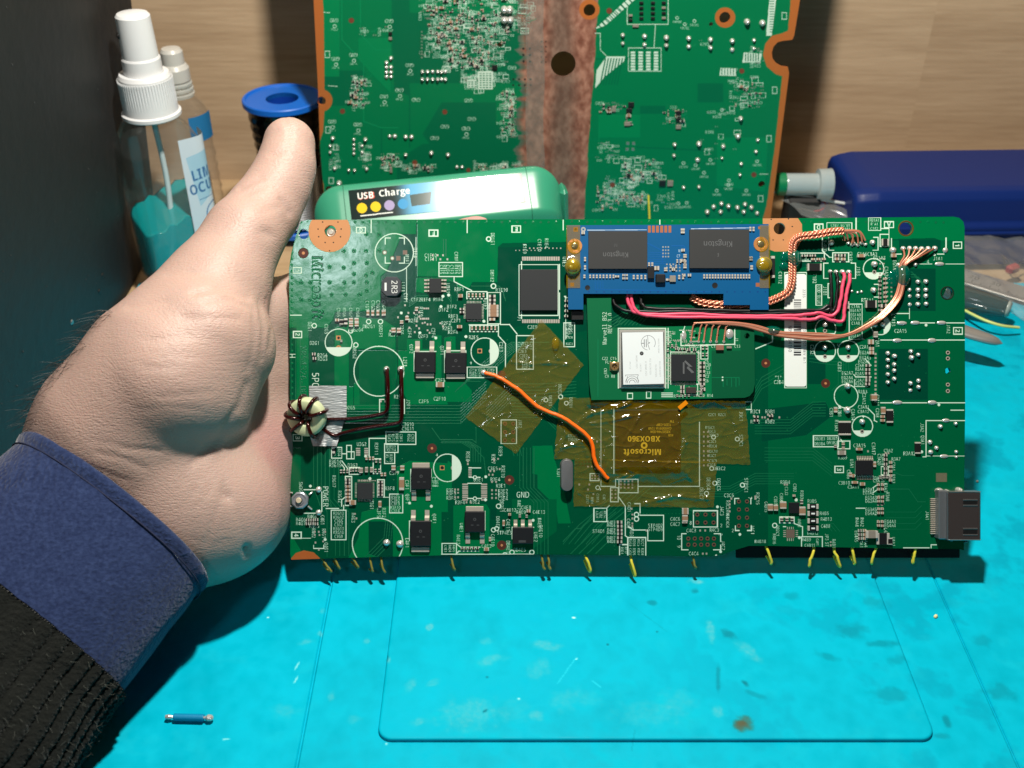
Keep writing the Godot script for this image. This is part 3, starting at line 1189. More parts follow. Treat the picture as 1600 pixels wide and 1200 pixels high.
	for p in flat("487,-70 490,0 497,142 500,230 508,330 512,404 1196,404 1204.5,338 1219,226 1233,114 1231,105 1222,104 1213,99 1207,91 1206,82 1208.5,73 1215,66 1222,64 1238,62 1241,55 1250,0 1262,-70"):
		outline.append(loc.call(p))
	outline[0] += Vector2(-0.004, 0.12)          # out of view the board goes on, tall enough to shade the wall
	outline[outline.size() - 1] += Vector2(0.004, 0.12)
	var holes := []
	for h in [[502.5, 157.5, 6.6], [880, 100, 19.5], [921, 16, 9.2], [1132.5, 27.5, 8.6], [515, 297, 6.5], [1190, 288, 5.2], [1111, 38, 3.2], [685, 66, 4], [781, 70, 4]]:
		var c: Vector2 = loc.call(Vector2(h[0], h[1]))
		holes.append([c, loc.call(Vector2(h[0] + h[2], h[1])).distance_to(c)])
	var b := Build.new()
	slab(outline, holes, -0.0016, 0.0, cv, b)
	put("substrate", b, cv.material(0.02), o)
	# clear film strip along the left of the copper band
	b = Build.new()
	var rows := []
	for i in 12:
		var row := []
		for k in 5:
			var p: Vector2 = loc.call(Vector2(822 + k * 7.0 + 1.5 * sin(i * 1.7), -70 + i * 40))
			row.append(Vector3(p.x, p.y, 0.0004 + 0.0004 * rng.randf()))
		rows.append(row)
	b.grid(rows)
	var film := mat(Color(0.60, 0.66, 0.63, 0.2), 0.2)
	film.transparency = BaseMaterial3D.TRANSPARENCY_ALPHA
	put("film_strip", b, film, o)
	# soldered pins
	b = Build.new()
	var pins := "788,15,6|796,15,6|788,31,6|797,31,6|973,55,3.4|973,68,3|1007,57,4|1007,70,3.4|1041,59,4.4|1041,71,3.6|1076,60,4|1076,73,3.6|1110,62,4|1110,75,3.6|1144,64,4|1144,78,3.6|1178,63,3|1178,76,2.6|660,112,3|668,112,3|676,112,3|684,112,3|690,112,3|696,112,3|660,124,3|668,124,3|676,124,3|684,124,3|690,124,3|696,124,3|604,98,3.2|604,105,3.2|604,113,3.2|604,120,3.2|611,91,3.2|611,105,3.2|611,113,3.2|611,120,3|617,213,3.6|609,213,3|634,214,3.6|643,214,3.6|520,216,3.4|571,218,3.4|523,263,3.2|573,264,3.2|530,286,4.6|553,218,2.6|553,226,2.6|553,233,2.6|553,240,2.6|516,228,2.6|516,238,2.6|566,228,2.6|566,238,2.6|1157,185,4|1153,213,4.6|1184,219,3|1181,237,3|1092,225,4.4|1054,226,3.4|1130,229,3.6|1090,250,4|1053,243,3|1128,247,2.4|1158,256,3|1156,273,2.6|1068,293,3|1092,292,3|1115,323,3.8|1127,318,3.6|1138,322,3.8|1152,324,3.8|1164,319,3.6|1174,324,3.8|1126,331,3.6|1162,331,3.6|1105,331,4|1183,333,3.4|545,266,2.6|554,266,2.6|674,239,3.6|700,242,3.4|634,242,3|714,261,2.8|722,261,2.8|1167,34,5|1191,36,5"
	for e in pins.split("|"):
		var q := e.split(",")
		var p: Vector2 = loc.call(Vector2(float(q[0]), float(q[1])))
		var r := float(q[2]) * 0.00035
		b.dome(Vector3(p.x, p.y, 0), r, r, r * rng.randf_range(1.0, 1.9), 8)
	stuff(put("solder_joint", b, M.solder, o))
	# surface mount parts, in loose fields
	var dark := Build.new()
	var ends := Build.new()
	var tan_ := Build.new()
	fields = "668,-40,795,70,150|700,75,765,105,34|545,122,570,165,16|594,244,622,258,14|634,258,676,264,10|742,258,820,272,22|785,165,802,210,16|932,292,956,326,12|962,302,1004,320,20|972,250,1028,282,24|1148,128,1188,165,12|784,145,802,163,8|1035,170,1068,198,7|937,163,966,176,6|974,165,988,200,7|1052,172,1066,198,6"
	for e in fields.split("|"):
		var q := e.split(",")
		for i in int(q[4]):
			var p: Vector2 = loc.call(Vector2(rng.randf_range(float(q[0]), float(q[2])), rng.randf_range(float(q[1]), float(q[3]))))
			var sz := Vector3(0.0011, 0.0006, 0.0006) if rng.randf() < 0.5 else Vector3(0.0006, 0.0011, 0.0006)
			if rng.randf() < 0.18:
				sz *= 1.7
			(dark if rng.randf() < 0.6 else tan_).box(Vector3(p.x, p.y, sz.z * 0.5), sz)
			var along := Vector3(1, 0, 0) if sz.x > sz.y else Vector3(0, 1, 0)
			for g in [-1, 1]:
				ends.box(Vector3(p.x, p.y, sz.z * 0.5) + along * g * maxf(sz.x, sz.y) * 0.55, sz * (Vector3(1.02, 1.02, 1.02) - along * 0.7))
	stuff(put("small_resistor", dark, M.resistor, o))
	stuff(put("small_capacitor", tan_, M.cap, o))
	stuff(put("part_terminal", ends, M.tin, o))
	# rows of chips and resistors large enough to tell apart
	for e in "1002,4,6,3|1002,12,6,3|1002,20,6,3|1002,28,6,3|1020,4,6,3|1020,12,6,3|1020,20,6,3|1020,28,6,3|1037,4,6,3|1037,12,6,3|1037,20,6,3|1037,28,6,3|985,24,6,3|985,31,6,3|993,40,9,4|1035,286,10,9|1047,286,9,9|610,52,5,4|610,60,5,4|986,163,9,7|983,172,9,6|980,193,9,6|1060,176,8,6|1060,187,8,6|1060,198,8,6|952,170,6,8|959,170,6,8|773,105,8,7|983,274,7,6|611,265,4,9".split("|"):
		var q := e.split(",")
		var p: Vector2 = loc.call(Vector2(float(q[0]), float(q[1])))
		b = Build.new()
		var sz := Vector3(float(q[2]) * 0.00036, float(q[3]) * 0.00036, 0.0009)
		b.box(Vector3(p.x, p.y, 0.00045), sz, 0.0001)
		put("resistor" if sz.x > sz.y * 1.4 else "chip", b, M.resistor if rng.randf() < 0.7 else M.cap_grey, o)
	# yellow jumper at the bottom
	b = Build.new()
	var pa: Vector2 = loc.call(Vector2(1013, 305))
	var pz: Vector2 = loc.call(Vector2(1015, 352))
	b.tube([Vector3(pa.x, pa.y, 0.0006), Vector3((pa.x + pz.x) * 0.5, (pa.y + pz.y) * 0.5, 0.0012), Vector3(pz.x, pz.y, 0.0006)], 0.0006, 8)
	put("jumper_wire", b, M.yellow_wire, o)


# ---------------------------------------------------------------- green charger
func charger() -> void:
	var o := thing("charger", "rounded green plastic charger with a printed label in front of the leaning board", "charger", Vector3(-0.0335, -0.004, -0.497))
	o.rotation = Vector3(0, deg_to_rad(8.0), deg_to_rad(2.6))
	var green := mat(Color(0.20, 0.55, 0.43), 0.33)
	# cross-section in (height, depth towards the camera), swept along x with rounded ends
	var sec := flat("0.011,-0.016 0.060,-0.016 0.078,-0.0150 0.0845,-0.0115 0.0865,-0.0065 0.0858,-0.0035 0.0735,0.0102 0.0715,0.0125 0.068,0.0135 0.055,0.0140 0.011,0.0142")
	var fine := PackedVector2Array()
	for i in sec.size():
		var a := sec[i]
		var c := sec[(i + 1) % sec.size()]
		for k in 4:
			fine.append(a.lerp(c, k / 4.0))
	var soft := fine.duplicate()
	for it in 2:
		for i in soft.size():
			soft[i] = (fine[(i - 1 + fine.size()) % fine.size()] + fine[i] * 2.0 + fine[(i + 1) % fine.size()]) / 4.0
		fine = soft.duplicate()
	var mid := Vector2(0.045, 0.0)
	var rows := []
	var half := 0.0625
	for i in 13:
		var g := -PI * 0.5 + PI * 0.5 * i / 12.0
		rows.append([-half + 0.014 * (1.0 + sin(g)), 0.014 * (1.0 - cos(g))])
	for i in 13:
		var g := PI * 0.5 * i / 12.0
		rows.append([half - 0.014 * (1.0 - sin(g)), 0.014 * (1.0 - cos(g))])
	var b := Build.new()
	var all := []
	for r in rows:
		var row := []
		for p in fine:
			var away := p - mid
			var q := Vector2(p.x - signf(away.x) * minf(r[1], absf(away.x)) * (1.0 if p.x > 0.02 else 0.0), p.y * (1.0 - r[1] / 0.0165 * 0.8))
			row.append(Vector3(r[0], q.x, q.y))
		all.append(row)
	b.grid(all, true)
	put("shell", b, green, o)
	# seam lines
	for x in [-0.0465, 0.0455]:
		b = Build.new()
		var p := []
		for q in fine:
			if q.x > 0.03:
				p.append(Vector3(x, q.x, q.y) + Vector3(0, (q.x - 0.045) * 0.002, q.y * 0.004))
		b.tube(p, 0.00022, 5)
		put("seam", b, mat(Color(0.13, 0.42, 0.32), 0.5), o)
	b = Build.new()
	b.box(Vector3(0.064, 0.05, -0.004), Vector3(0.004, 0.05, 0.012), 0.002)
	put("clip", b, green, o)
	# label: a printed strip on the sloping face
	var cv := Canvas.new()
	cv.start(640, 110, Color(0.10, 0.16, 0.15), 0.12)
	cv.hom = Basis(Vector3(1, 0, 0), Vector3(0, -1, 0), Vector3(0, 110, 1))
	cv.v1 = 110.0
	cv.font = sans_bold
	cv.ink("W", Color(0.9, 0.92, 0.9), 0.12, 0, 0.3)
	cv.ink("O", Color(0.78, 0.32, 0.24), 0.12, 0, 0.3)
	cv.ink("Y", Color(0.86, 0.74, 0.16), 0.12, 0, 0.3)
	cv.ink("V", Color(0.62, 0.58, 0.72), 0.12, 0, 0.3)
	cv.ink("B", Color(0.20, 0.55, 0.75), 0.12, 0, 0.3)
	cv.ink("K", Color(0.16, 0.26, 0.24), 0.12, 0, 0.3)
	for x in range(150, 560):  # soft pale blue band across the label, fading out at both ends
		var t := smoothstep(150.0, 230.0, float(x)) * smoothstep(560.0, 420.0, float(x))
		var c := Color(0.10, 0.16, 0.15).lerp(Color(0.30, 0.62, 0.78), t)
		cv.col.fill_rect(Rect2i(x, 0, 1, 110), c.lerp(Color(0.78, 0.84, 0.86), smoothstep(300.0, 380.0, float(x)) * smoothstep(560.0, 470.0, float(x))))
	cv.words("USB", Vector2(62, 26), 26, 0, "O")
	cv.words("USB", Vector2(60, 25), 24, 0, "W")
	cv.words("Charge", Vector2(166, 26), 25, 0, "W")
	for i in 4:
		cv.circle(Vector2(42 + i * 50, 70), 19, ["Y", "Y", "V", "B"][i])
	cv.poly(flat("220,40 300,36 290,80 222,82"), "K")
	cv.draw("l W 3 530,22 620,20\nl W 3 530,44 620,42\nl W 3 530,66 620,64\nl W 3 530,88 620,86\nl W 4 35,98 150,97")
	b = Build.new()
	var up := Vector3(0, 0.0858 - 0.0735, -0.0035 - 0.0102).normalized()
	var nrm := Vector3(0, -up.z, up.y).normalized()
	var c0 := Vector3(-0.0005, 0.07985, 0.00325) + nrm * 0.00016
	var ex := Vector3(0.0435, 0, 0)
	var ey := up * 0.0079
	b.quad(c0 - ex - ey, c0 + ex - ey, c0 + ex + ey, c0 - ex + ey, nrm, nrm, nrm, nrm, Vector2(0, 1), Vector2(1, 1), Vector2(1, 0), Vector2(0, 0))
	put("label", b, cv.material(0.0), o)


# ---------------------------------------------------------------- right: case, tube, bag, tools
func right_side() -> void:
	var navy := mat(Color(0.065, 0.155, 0.40), 0.4, 0.0, 0.3)
	rough_up(navy, noise_tex(0.08, FastNoiseLite.TYPE_SIMPLEX_SMOOTH, 3, 256, 0.0, 31), 30.0, 0.004)
	var o := thing("blue_case", "dark blue plastic tool case with a latch standing against the wooden wall", "case", Vector3(0.303, 0, -0.595))
	o.rotation.y = 0.03
	var b := Build.new()
	# cross-section (height, depth); corners are rounded by a small bevel
	var sec := flat("0.0,0.034 0.0235,0.036 0.0262,0.036 0.0275,0.0325 0.0405,0.0305 0.0445,0.027 0.0455,0.022 0.0455,-0.03 0.042,-0.034 0,-0.034")
	var ring := PackedVector2Array()
	for k in sec.size():
		var p := sec[k]
		var a := (sec[(k - 1 + sec.size()) % sec.size()] - p)
		var d := (sec[(k + 1) % sec.size()] - p)
		var r := minf(0.0009, minf(a.length(), d.length()) * 0.4)
		ring.append(p + a.normalized() * r * 1.3)
		ring.append(p + (a.normalized() + d.normalized()) * r * 0.35)
		ring.append(p + d.normalized() * r * 1.3)
	var rows := []
	for e in [[-0.108, 0.0], [-0.108, 0.80], [-0.1075, 0.88], [-0.1062, 0.93], [-0.102, 0.965], [-0.0955, 0.995], [-0.094, 1.0], [-0.0925, 1.0], [0.13, 1.0]]:
		var row := []
		for p in ring:
			row.append(Vector3(e[0], 0.02 + (p.x - 0.02) * e[1] if e[1] < 0.5 else (p.x * lerpf(e[1], 1.0, 0.35)), p.y * e[1]))
		rows.append(row)
	b.grid(rows, true)
	put("lid_and_body", b, navy, o)
	b = Build.new()
	b.box(Vector3(-0.0685, 0.0222, 0.0368), Vector3(0.033, 0.0115, 0.004), 0.0011)
	put("latch", b, navy, o)
	b = Build.new()
	b.box(Vector3(-0.0685, 0.0152, 0.0382), Vector3(0.030, 0.0026, 0.0030), 0.0008)
	put("latch_lip", b, mat(Color(0.30, 0.36, 0.55), 0.3), o)
	b = Build.new()
	b.box(Vector3(0.02, 0.0222, 0.0362), Vector3(0.135, 0.0022, 0.0022), 0.0007)
	put("rim", b, navy, o)

	# clear tube with a green end, lying against the case
	o = thing("clear_tube", "clear plastic tube with a green end cap at the left end of the blue case", "tube", Vector3(0.172, 0.0405, -0.585))
	o.scale = Vector3.ONE * 0.85
	b = Build.new()
	b.x = Transform3D(Basis(Vector3.FORWARD, PI * 0.5), Vector3.ZERO)
	b.lathe([Vector2(0, -0.014), Vector2(0.0072, -0.014), Vector2(0.0075, -0.013), Vector2(0.0075, 0.008), Vector2(0.0105, 0.0085), Vector2(0.0108, 0.0175), Vector2(0.008, 0.018), Vector2(0, 0.018)], 30)
	var clear := mat(Color(0.66, 0.72, 0.73, 0.75), 0.22)
	clear.transparency = BaseMaterial3D.TRANSPARENCY_ALPHA
	put("tube_body", b, clear, o)
	b = Build.new()
	b.x = Transform3D(Basis(Vector3.FORWARD, PI * 0.5), Vector3.ZERO)
	b.lathe([Vector2(0, -0.0195), Vector2(0.0072, -0.0195), Vector2(0.0078, -0.019), Vector2(0.0078, -0.014), Vector2(0, -0.014)], 30)
	put("end_cap", b, mat(Color(0.0, 0.45, 0.28), 0.4), o)
	b = Build.new()
	b.box(Vector3(0.0, -0.028, 0), Vector3(0.024, 0.039, 0.013), 0.002)  # added block below the tube, coloured dark for the shade there
	put("support_block", b, mat(Color(0.07, 0.07, 0.07), 0.6), o)

	# zip bag: a thin clear sheet lying over the ruler and red leads
	o = thing("plastic_bag", "crumpled clear plastic bag lying right of the held board over the ruler", "bag")
	var f := FastNoiseLite.new()
	f.seed = 2
	f.frequency = 0.9
	f.fractal_octaves = 3
	b = Build.new()
	var a0 := ground(1200, 303, 0.033)
	var a1 := ground(1720, 392, 0.014)
	var a2 := ground(1720, 545, 0.006)
	var a3 := ground(1430, 440, 0.010)
	rows = []
	for i in 22:
		var row := []
		for k in 36:
			var s := k / 35.0
			var t := i / 21.0
			var p := a0.lerp(a1, s).lerp(a3.lerp(a2, s), t)
			row.append(p + Vector3(0, 0.0035 * f.get_noise_2d(k * 0.25, i * 0.3) + 0.0012 * absf(f.get_noise_2d(k * 1.1 + 30, i * 0.8)), 0))
		rows.append(row)
	b.grid(rows)
	var bag := mat(Color(0.80, 0.82, 0.82, 0.15), 0.13)
	bag.transparency = BaseMaterial3D.TRANSPARENCY_ALPHA
	put("sheet", b, bag, o)
	b = Build.new()
	b.tube([a0 + Vector3(0, 0.002, 0), a0.lerp(a1, 0.5) + Vector3(0, 0.0025, 0), a1 + Vector3(0, 0.002, 0)], 0.0009, 6)
	put("bag_seam", b, mat(Color(0.75, 0.77, 0.77), 0.25), o)
	b = Build.new()
	b.tube(smooth_path([ground(1240, 318, 0.024), ground(1275, 330, 0.026), ground(1290, 318, 0.027), ground(1262, 305, 0.026)]), 0.0005, 6)
	b.tube(smooth_path([ground(1232, 335, 0.023), ground(1260, 318, 0.026), ground(1300, 312, 0.026)]), 0.0005, 6)
	var red := mat(Color(0.62, 0.06, 0.12), 0.45)
	var th := put("red_thread", b, red)
	th.name = numbered("red_thread")
	stuff(th)
	th.set_meta("label", "loose red thread lying under the clear bag near the tube")
	th.set_meta("category", "thread")

	# steel ruler
	var ra := ground(1495, 428, 0.003)
	var rb := ground(1700, 490, 0.003)
	o = thing("steel_ruler", "steel ruler with dark graduation marks under the clear bag right of the board", "ruler", (ra + rb) * 0.5)
	var along := (rb - ra).normalized()
	o.basis = Basis(along, Vector3.UP, along.cross(Vector3.UP))
	b = Build.new()
	b.box(Vector3.ZERO, Vector3(ra.distance_to(rb), 0.0008, 0.017), 0.0002)
	put("blade", b, mat(Color(0.62, 0.6, 0.58), 0.4, 0.5), o)
	b = Build.new()
	for i in 60:
		var x := -ra.distance_to(rb) * 0.5 + 0.001 * i
		var l := 0.006 if i % 10 == 0 else (0.0045 if i % 5 == 0 else 0.003)
		b.box(Vector3(x, 0.00044, 0.0084 - l * 0.5), Vector3(0.00035, 0.0001, l))
	stuff(put("graduation", b, mat(Color(0.08, 0.08, 0.08), 0.6), o))
	for i in 2:
		writing(["20", "30"][i], 0.0036, Transform3D(Basis(Vector3.RIGHT, Vector3.FORWARD, Vector3.UP), Vector3(-ra.distance_to(rb) * 0.5 + 0.0095 + 0.012 * i, 0.00048, -0.001)), mat(Color(0.08, 0.08, 0.08), 0.6), o)

	# red connector under the bag
	var rc := ground(1582, 420, 0.006)
	o = thing("red_lead", "thin dark lead with a small red plug under the clear bag", "cable", rc)
	b = Build.new()
	b.x = Transform3D(Basis(Vector3.UP, 0.5), Vector3.ZERO)
	b.box(Vector3.ZERO, Vector3(0.008, 0.005, 0.005), 0.0012)
	b.x = Transform3D()
	put("plug", b, red, o)
	b = Build.new()
	b.tube(smooth_path([Vector3(0.001, 0, 0), ground(1565, 398, 0.007) - rc, ground(1545, 388, 0.007) - rc, ground(1524, 393, 0.006) - rc]), 0.0005, 6)
	b.tube(smooth_path([Vector3(0.001, 0, 0), ground(1600, 408, 0.007) - rc, ground(1640, 418, 0.007) - rc]), 0.0005, 6)
	put("wire", b, mat(Color(0.12, 0.1, 0.2), 0.5), o)

	# glass tube tool and steel spatula, poking out beyond the board's right edge
	var ta := ground(1452, 452, 0.011)
	var tb := ground(1579, 484, 0.011)
	o = thing("glass_tube_tool", "thick clear grey tube with rounded end lying right of the held board", "tool", (ta + tb) * 0.5)
	along = (tb - ta).normalized()
	o.basis = Basis(along.cross(Vector3.UP), along, Vector3.UP)
	o.basis = Basis(o.basis.y.cross(o.basis.z), o.basis.y, o.basis.z)
	b = Build.new()
	var hl := ta.distance_to(tb) * 0.5
	b.lathe([Vector2(0, -hl), Vector2(0.0062, -hl), Vector2(0.0066, -hl * 0.2), Vector2(0.0062, hl * 0.35), Vector2(0.005, hl * 0.8), Vector2(0.0042, hl * 0.94), Vector2(0.0034, hl), Vector2(0, hl)], 28, false)
	var smoke := mat(Color(0.27, 0.30, 0.29, 0.72), 0.07)
	smoke.transparency = BaseMaterial3D.TRANSPARENCY_ALPHA
	put("barrel", b, smoke, o)
	b = Build.new()
	b.lathe([Vector2(0.0043, hl * 0.90), Vector2(0.0046, hl * 0.93), Vector2(0.0036, hl * 1.005), Vector2(0, hl * 1.005)], 24, false)
	put("end_ring", b, mat(Color(0.62, 0.66, 0.64), 0.2), o)
	ta = ground(1440, 496, 0.02)
	tb = ground(1567, 537, 0.016)
	o = thing("steel_spatula", "blunt steel spatula tip above the cyan mat right of the board", "tool", (ta + tb) * 0.5)
	along = (tb - ta).normalized()
	var side := along.cross(Vector3.UP).normalized()
	o.basis = Basis(side, along, side.cross(along))
	b = Build.new()
	hl = ta.distance_to(tb) * 0.5
	rows = []
	for i in 16:
		var t := i / 15.0
		var w := 0.0052 * sqrt(maxf(0.0, 1.0 - pow(maxf(0.0, (t - 0.45) / 0.55), 2.2))) + 0.00002
		var row := []
		for k in 14:
			var g := TAU * k / 14
			row.append(Vector3(cos(g) * w, lerpf(-hl, hl, t), sin(g) * minf(0.0022, w * 0.6)))
		rows.append(row)
	b.grid(rows, true)
	put("blade", b, mat(Color(0.60, 0.60, 0.59), 0.3, 0.5), o)
	b = Build.new()
	b.tube([Vector3(0, -hl * 0.9, -0.001), Vector3(0, -hl - 0.03, -0.012)], 0.004, 12)
	put("handle", b, M.steel, o)
	# offcut of yellow wire
	b = Build.new()
	b.tube(smooth_path([ground(1496, 478, 0.006), ground(1515, 489, 0.007), ground(1540, 501, 0.008), ground(1566, 509, 0.007), ground(1592, 512, 0.005)]), 0.0008, 8)
	th = put("yellow_wire", b, mat(Color(0.80, 0.84, 0.50), 0.4))
	th.name = numbered("yellow_wire")
	tag(th, "short pale yellow wire offcut between the glass tube and the spatula", "wire")


func scraps() -> void:
	# the little sleeved link on the mat
	var c := ground(295, 1121, 0.0018)
	var o := thing("sleeved_link", "small cyan sleeve with bare metal ends lying on the mat", "component", c)
	var a := Vector3(1, 0, 0.03).normalized()
	o.basis = Basis(a.cross(Vector3.UP) * -1.0, a, Vector3.UP.cross(Vector3.ZERO) + Vector3.UP)
	o.basis = Basis(Vector3.UP, a, Vector3.UP.cross(a))
	var b := Build.new()
	b.lathe([Vector2(0, -0.0052), Vector2(0.0011, -0.0052), Vector2(0.00125, -0.0049), Vector2(0.00125, 0.0049), Vector2(0.0011, 0.0052), Vector2(0, 0.0052)], 18)
	put("sleeve", b, mat(Color(0.0, 0.5, 0.68), 0.4), o)
	b = Build.new()
	b.lathe([Vector2(0, -0.0082), Vector2(0.0007, -0.008), Vector2(0.0009, -0.0068), Vector2(0.0005, -0.0055), Vector2(0.0005, -0.005)], 12)
	put("metal_end", b, M.solder, o)
	b = Build.new()
	b.lathe([Vector2(0.0005, 0.005), Vector2(0.0006, 0.0058), Vector2(0.0012, 0.0066), Vector2(0.0011, 0.0078), Vector2(0.0006, 0.0084), Vector2(0, 0.0085)], 12)
	put("metal_end", b, M.solder, o)
	# crumbs
	for e in [["rosin_crumb", "pale yellow crumb on the mat right of the raised field", 1462, 963, 0.0011, Color(0.85, 0.83, 0.62)], ["dark_crumb", "tiny black crumb near the lower right corner of the raised field", 1296, 1118, 0.0008, Color(0.03, 0.03, 0.05)], ["solder_crumb", "tiny grey solder crumb on the mat beside the metal socket", 1527, 752, 0.0008, Color(0.7, 0.68, 0.62)]]:
		b = Build.new()
		var p := ground(e[2], e[3], e[4] * 0.5 + 0.0001)
		b.x = Transform3D(Basis.from_euler(Vector3(0.3, 0.8, 0.2)), Vector3.ZERO)
		b.box(Vector3.ZERO, Vector3(e[4] * 1.6, e[4], e[4] * 1.1), e[4] * 0.35)
		var k := put(e[0], b, mat(e[5], 0.5))
		k.position = p
		tag(k, e[1], "crumb")


# ---------------------------------------------------------------- the held board
func held_board() -> void:
	board = thing("circuit_board", "green circuit board held in the hand, with blue memory module, amber tape and wires", "circuit board")
	board.transform = Transform3D(Basis(RIGHT, UP, -FWD), at(800, 600, D))
	substrate()
	large_parts()
	small_parts()
	solder_points()
	toroid()
	memory_module()
	radio_module()
	tapes()
	wires()
	socket()


func substrate() -> void:
	var cv := Canvas.new()
	cv.start(2040, 1050, Color(0.0, 0.28, 0.185), 0.15)
	cv.hom = plane_hom(board.position, RIGHT, UP, -FWD)
	var o0 := pb(447, 338)
	cv.u0 = o0.x
	cv.v1 = o0.y
	cv.s = 2040.0 / (1070.0 * D / F)
	cv.font = mono
	cv.text_scale = 0.78
	cv.ink("L", Color(0.0, 0.405, 0.235), 0.14, 0, 0.46)
	cv.ink("M", Color(0.0, 0.335, 0.205), 0.15, 0, 0.42)
	cv.ink("D", Color(0.0, 0.25, 0.18), 0.17, 0, 0.28)
	cv.ink("T", Color(0.05, 0.37, 0.245), 0.3, 0, 0.5)
	cv.ink("W", Color(0.77, 0.85, 0.79), 0.6, 0, 0.5)
	cv.ink("P", Color(0.76, 0.72, 0.68), 0.34, 0.45, 0.42)
	cv.ink("U", Color(0.76, 0.53, 0.35), 0.4, 0.2, 0.4)
	cv.ink("O", Color(0.72, 0.38, 0.17), 0.42, 0.3, 0.4)
	cv.ink("R", Color(0.30, 0.15, 0.11), 0.4, 0, 0.3)
	cv.ink("K", Color(0.012, 0.03, 0.02), 0.5, 0, 0.1)
	cv.ink("E", Color(0.0, 0.40, 0.24), 0.25, 0, 0.95)
	cv.ink("V", Color(0.02, 0.35, 0.215), 0.3, 0, 0.6)
	cv.ink("S", Color(0.50, 0.42, 0.38), 0.5, 0.5, 0.4)
	# copper pours and bare areas under the mask
	cv.draw("""p L 440,330 650,330 650,366 628,366 628,418 604,424 595,432 595,470 575,486 524,487 520,500 510,512 455,512 440,512
p L 652,330 1520,330 1520,620 1500,860 1480,380 1460,372 1220,378 885,378 785,380 778,386 777,441 738,441 733,450 715,450 713,432 652,432
p M 1200,376 1520,376 1520,870 1200,870
p L 652,434 672,434 672,434 675,450 663,458 650,456 645,445
p L 674,434 714,434 714,440 674,440
p D 628,366 650,366 650,460 640,470 604,470 604,424
p L 463,512 482,512 482,640 463,640
p L 523,512 522,640 552,640 552,604 545,604 545,545 618,545 618,512 600,500 560,495
p L 553,600 553,640 610,640 620,590 620,550 617,545
p M 622,515 640,515 640,547 622,547
p M 560,548 620,548 617,632 562,632
p L 636,530 660,530 660,545 676,545 676,528 680,524 690,524 690,600 700,632 640,632 622,600 622,548 636,548
p L 694,528 702,526 712,526 712,545 728,560 728,600 737,610 737,628 696,628 694,600
p M 452,700 470,700 470,770 452,770
p L 452,830 470,860 452,880
p L 555,800 700,800 700,724 640,720 620,730 620,790 600,792 565,800
p L 565,800 690,800 690,880 540,880 560,840
p D 576,865 576,815 600,815 614,816 614,880
p L 708,790 760,788 765,796 765,840 800,850 840,880 708,880
p D 767,796 776,796 776,812 767,812
p L 832,697 863,696 866,716 880,760 892,818 872,818 868,790 840,763 840,742 832,740
p L 700,720 706,724 706,765 690,765
p D 778,386 886,386 886,505 842,505 800,512 778,500
p D 880,470 970,470 970,505 900,520 880,520
p D 1262,535 1290,535 1290,600 1262,600
p D 1372,545 1450,545 1450,625 1372,625
p D 1405,375 1470,375 1470,390 1405,390
p D 1395,420 1462,420 1462,486 1395,486
p D 1190,640 1290,628 1300,650 1260,680 1190,690
p M 1440,735 1508,735 1508,862 1440,862
p M 800,780 870,780 870,830 830,860 800,860
p D 985,380 1200,380 1200,470 985,470
p D 1245,375 1300,375 1300,400 1250,420 1245,400""")
	# tracks
	cv.draw("""b T 1.2 7 0 4.6 450,634 500,634 560,634 610,634 720,634 760,597
b T 1.2 7 4.6 0 735,590 752,570 775,550 800,535 830,535
b T 1.2 6 0 5 760,640 800,600 850,600 900,596
b T 1.2 8 0 4.4 800,622 850,622 868,640
b T 1.3 5 5.6 0 812,700 812,762 834,785 834,868
b T 1.3 4 7 0 508,700 508,780 524,800 524,868
b T 1.2 4 6 0 490,690 490,760 500,790
l T 1.2 506,762 506,790 511,800 511,870
b T 1.2 4 3.4 3 560,880 600,840 604,800
b T 1.2 6 9 0 880,850 905,820 930,800 960,772 975,760
b T 1.6 4 13 0 892,865 936,822 962,800
l T 1.5 880,846 899,826 907,826 926,806
b T 1.2 4 0 5 952,500 975,488 985,480
b T 1.2 8 6 0 958,508 985,480 998,480
b T 1.1 6 0 4.4 1180,656 1235,656 1270,628 1290,628
b T 1.1 5 0 5 1195,700 1270,700 1300,724
b T 1.2 4 5 -3 1262,520 1262,500 1280,480
b T 1.2 4 0 6 1225,570 1190,590 1160,640
b T 1.1 3 0 5 1265,555 1300,560 1320,560
l T 1.4 1397,738 1410,743 1428,743
l T 1.4 1392,764 1420,764 1434,784 1446,784
b T 1.1 4 0 9 1385,800 1430,800 1440,790
b T 1.1 3 6 0 1255,800 1270,818 1290,818 1300,830
b T 1.2 5 4 0 690,690 718,690 735,700 735,722
l T 1.3 675,669 688,687 738,687 744,692 744,668
l T 1.3 690,692 735,692 748,708 756,715 760,748
b T 1.2 3 6 0 790,692 800,700 803,712
b T 1.2 5 5 0 1010,770 1060,790 1085,800
b T 1.1 5 0 4 1100,760 1140,760 1180,740 1240,740
b T 1.2 4 -5 4 726,600 742,584 765,584
b T 1.2 3 0 5 700,455 705,462 705,500 700,512
l T 1.3 722,445 715,450 715,470
l T 1.3 737,447 780,447 786,455 790,470
b T 1.1 3 5 4 1400,425 1425,425 1436,440 1436,470
b T 1.2 3 7 0 455,520 455,600 455,640
l T 1.2 668,436 700,436 707,440
l T 1.4 693,374 693,400
l T 1.4 697,374 697,400
b T 1.1 4 0 3 640,470 652,462 668,462
b T 1.1 5 4 0 1310,560 1310,600 1300,610""")
	# vias: little bumps
	var rng := RandomNumberGenerator.new()
	rng.seed = 77
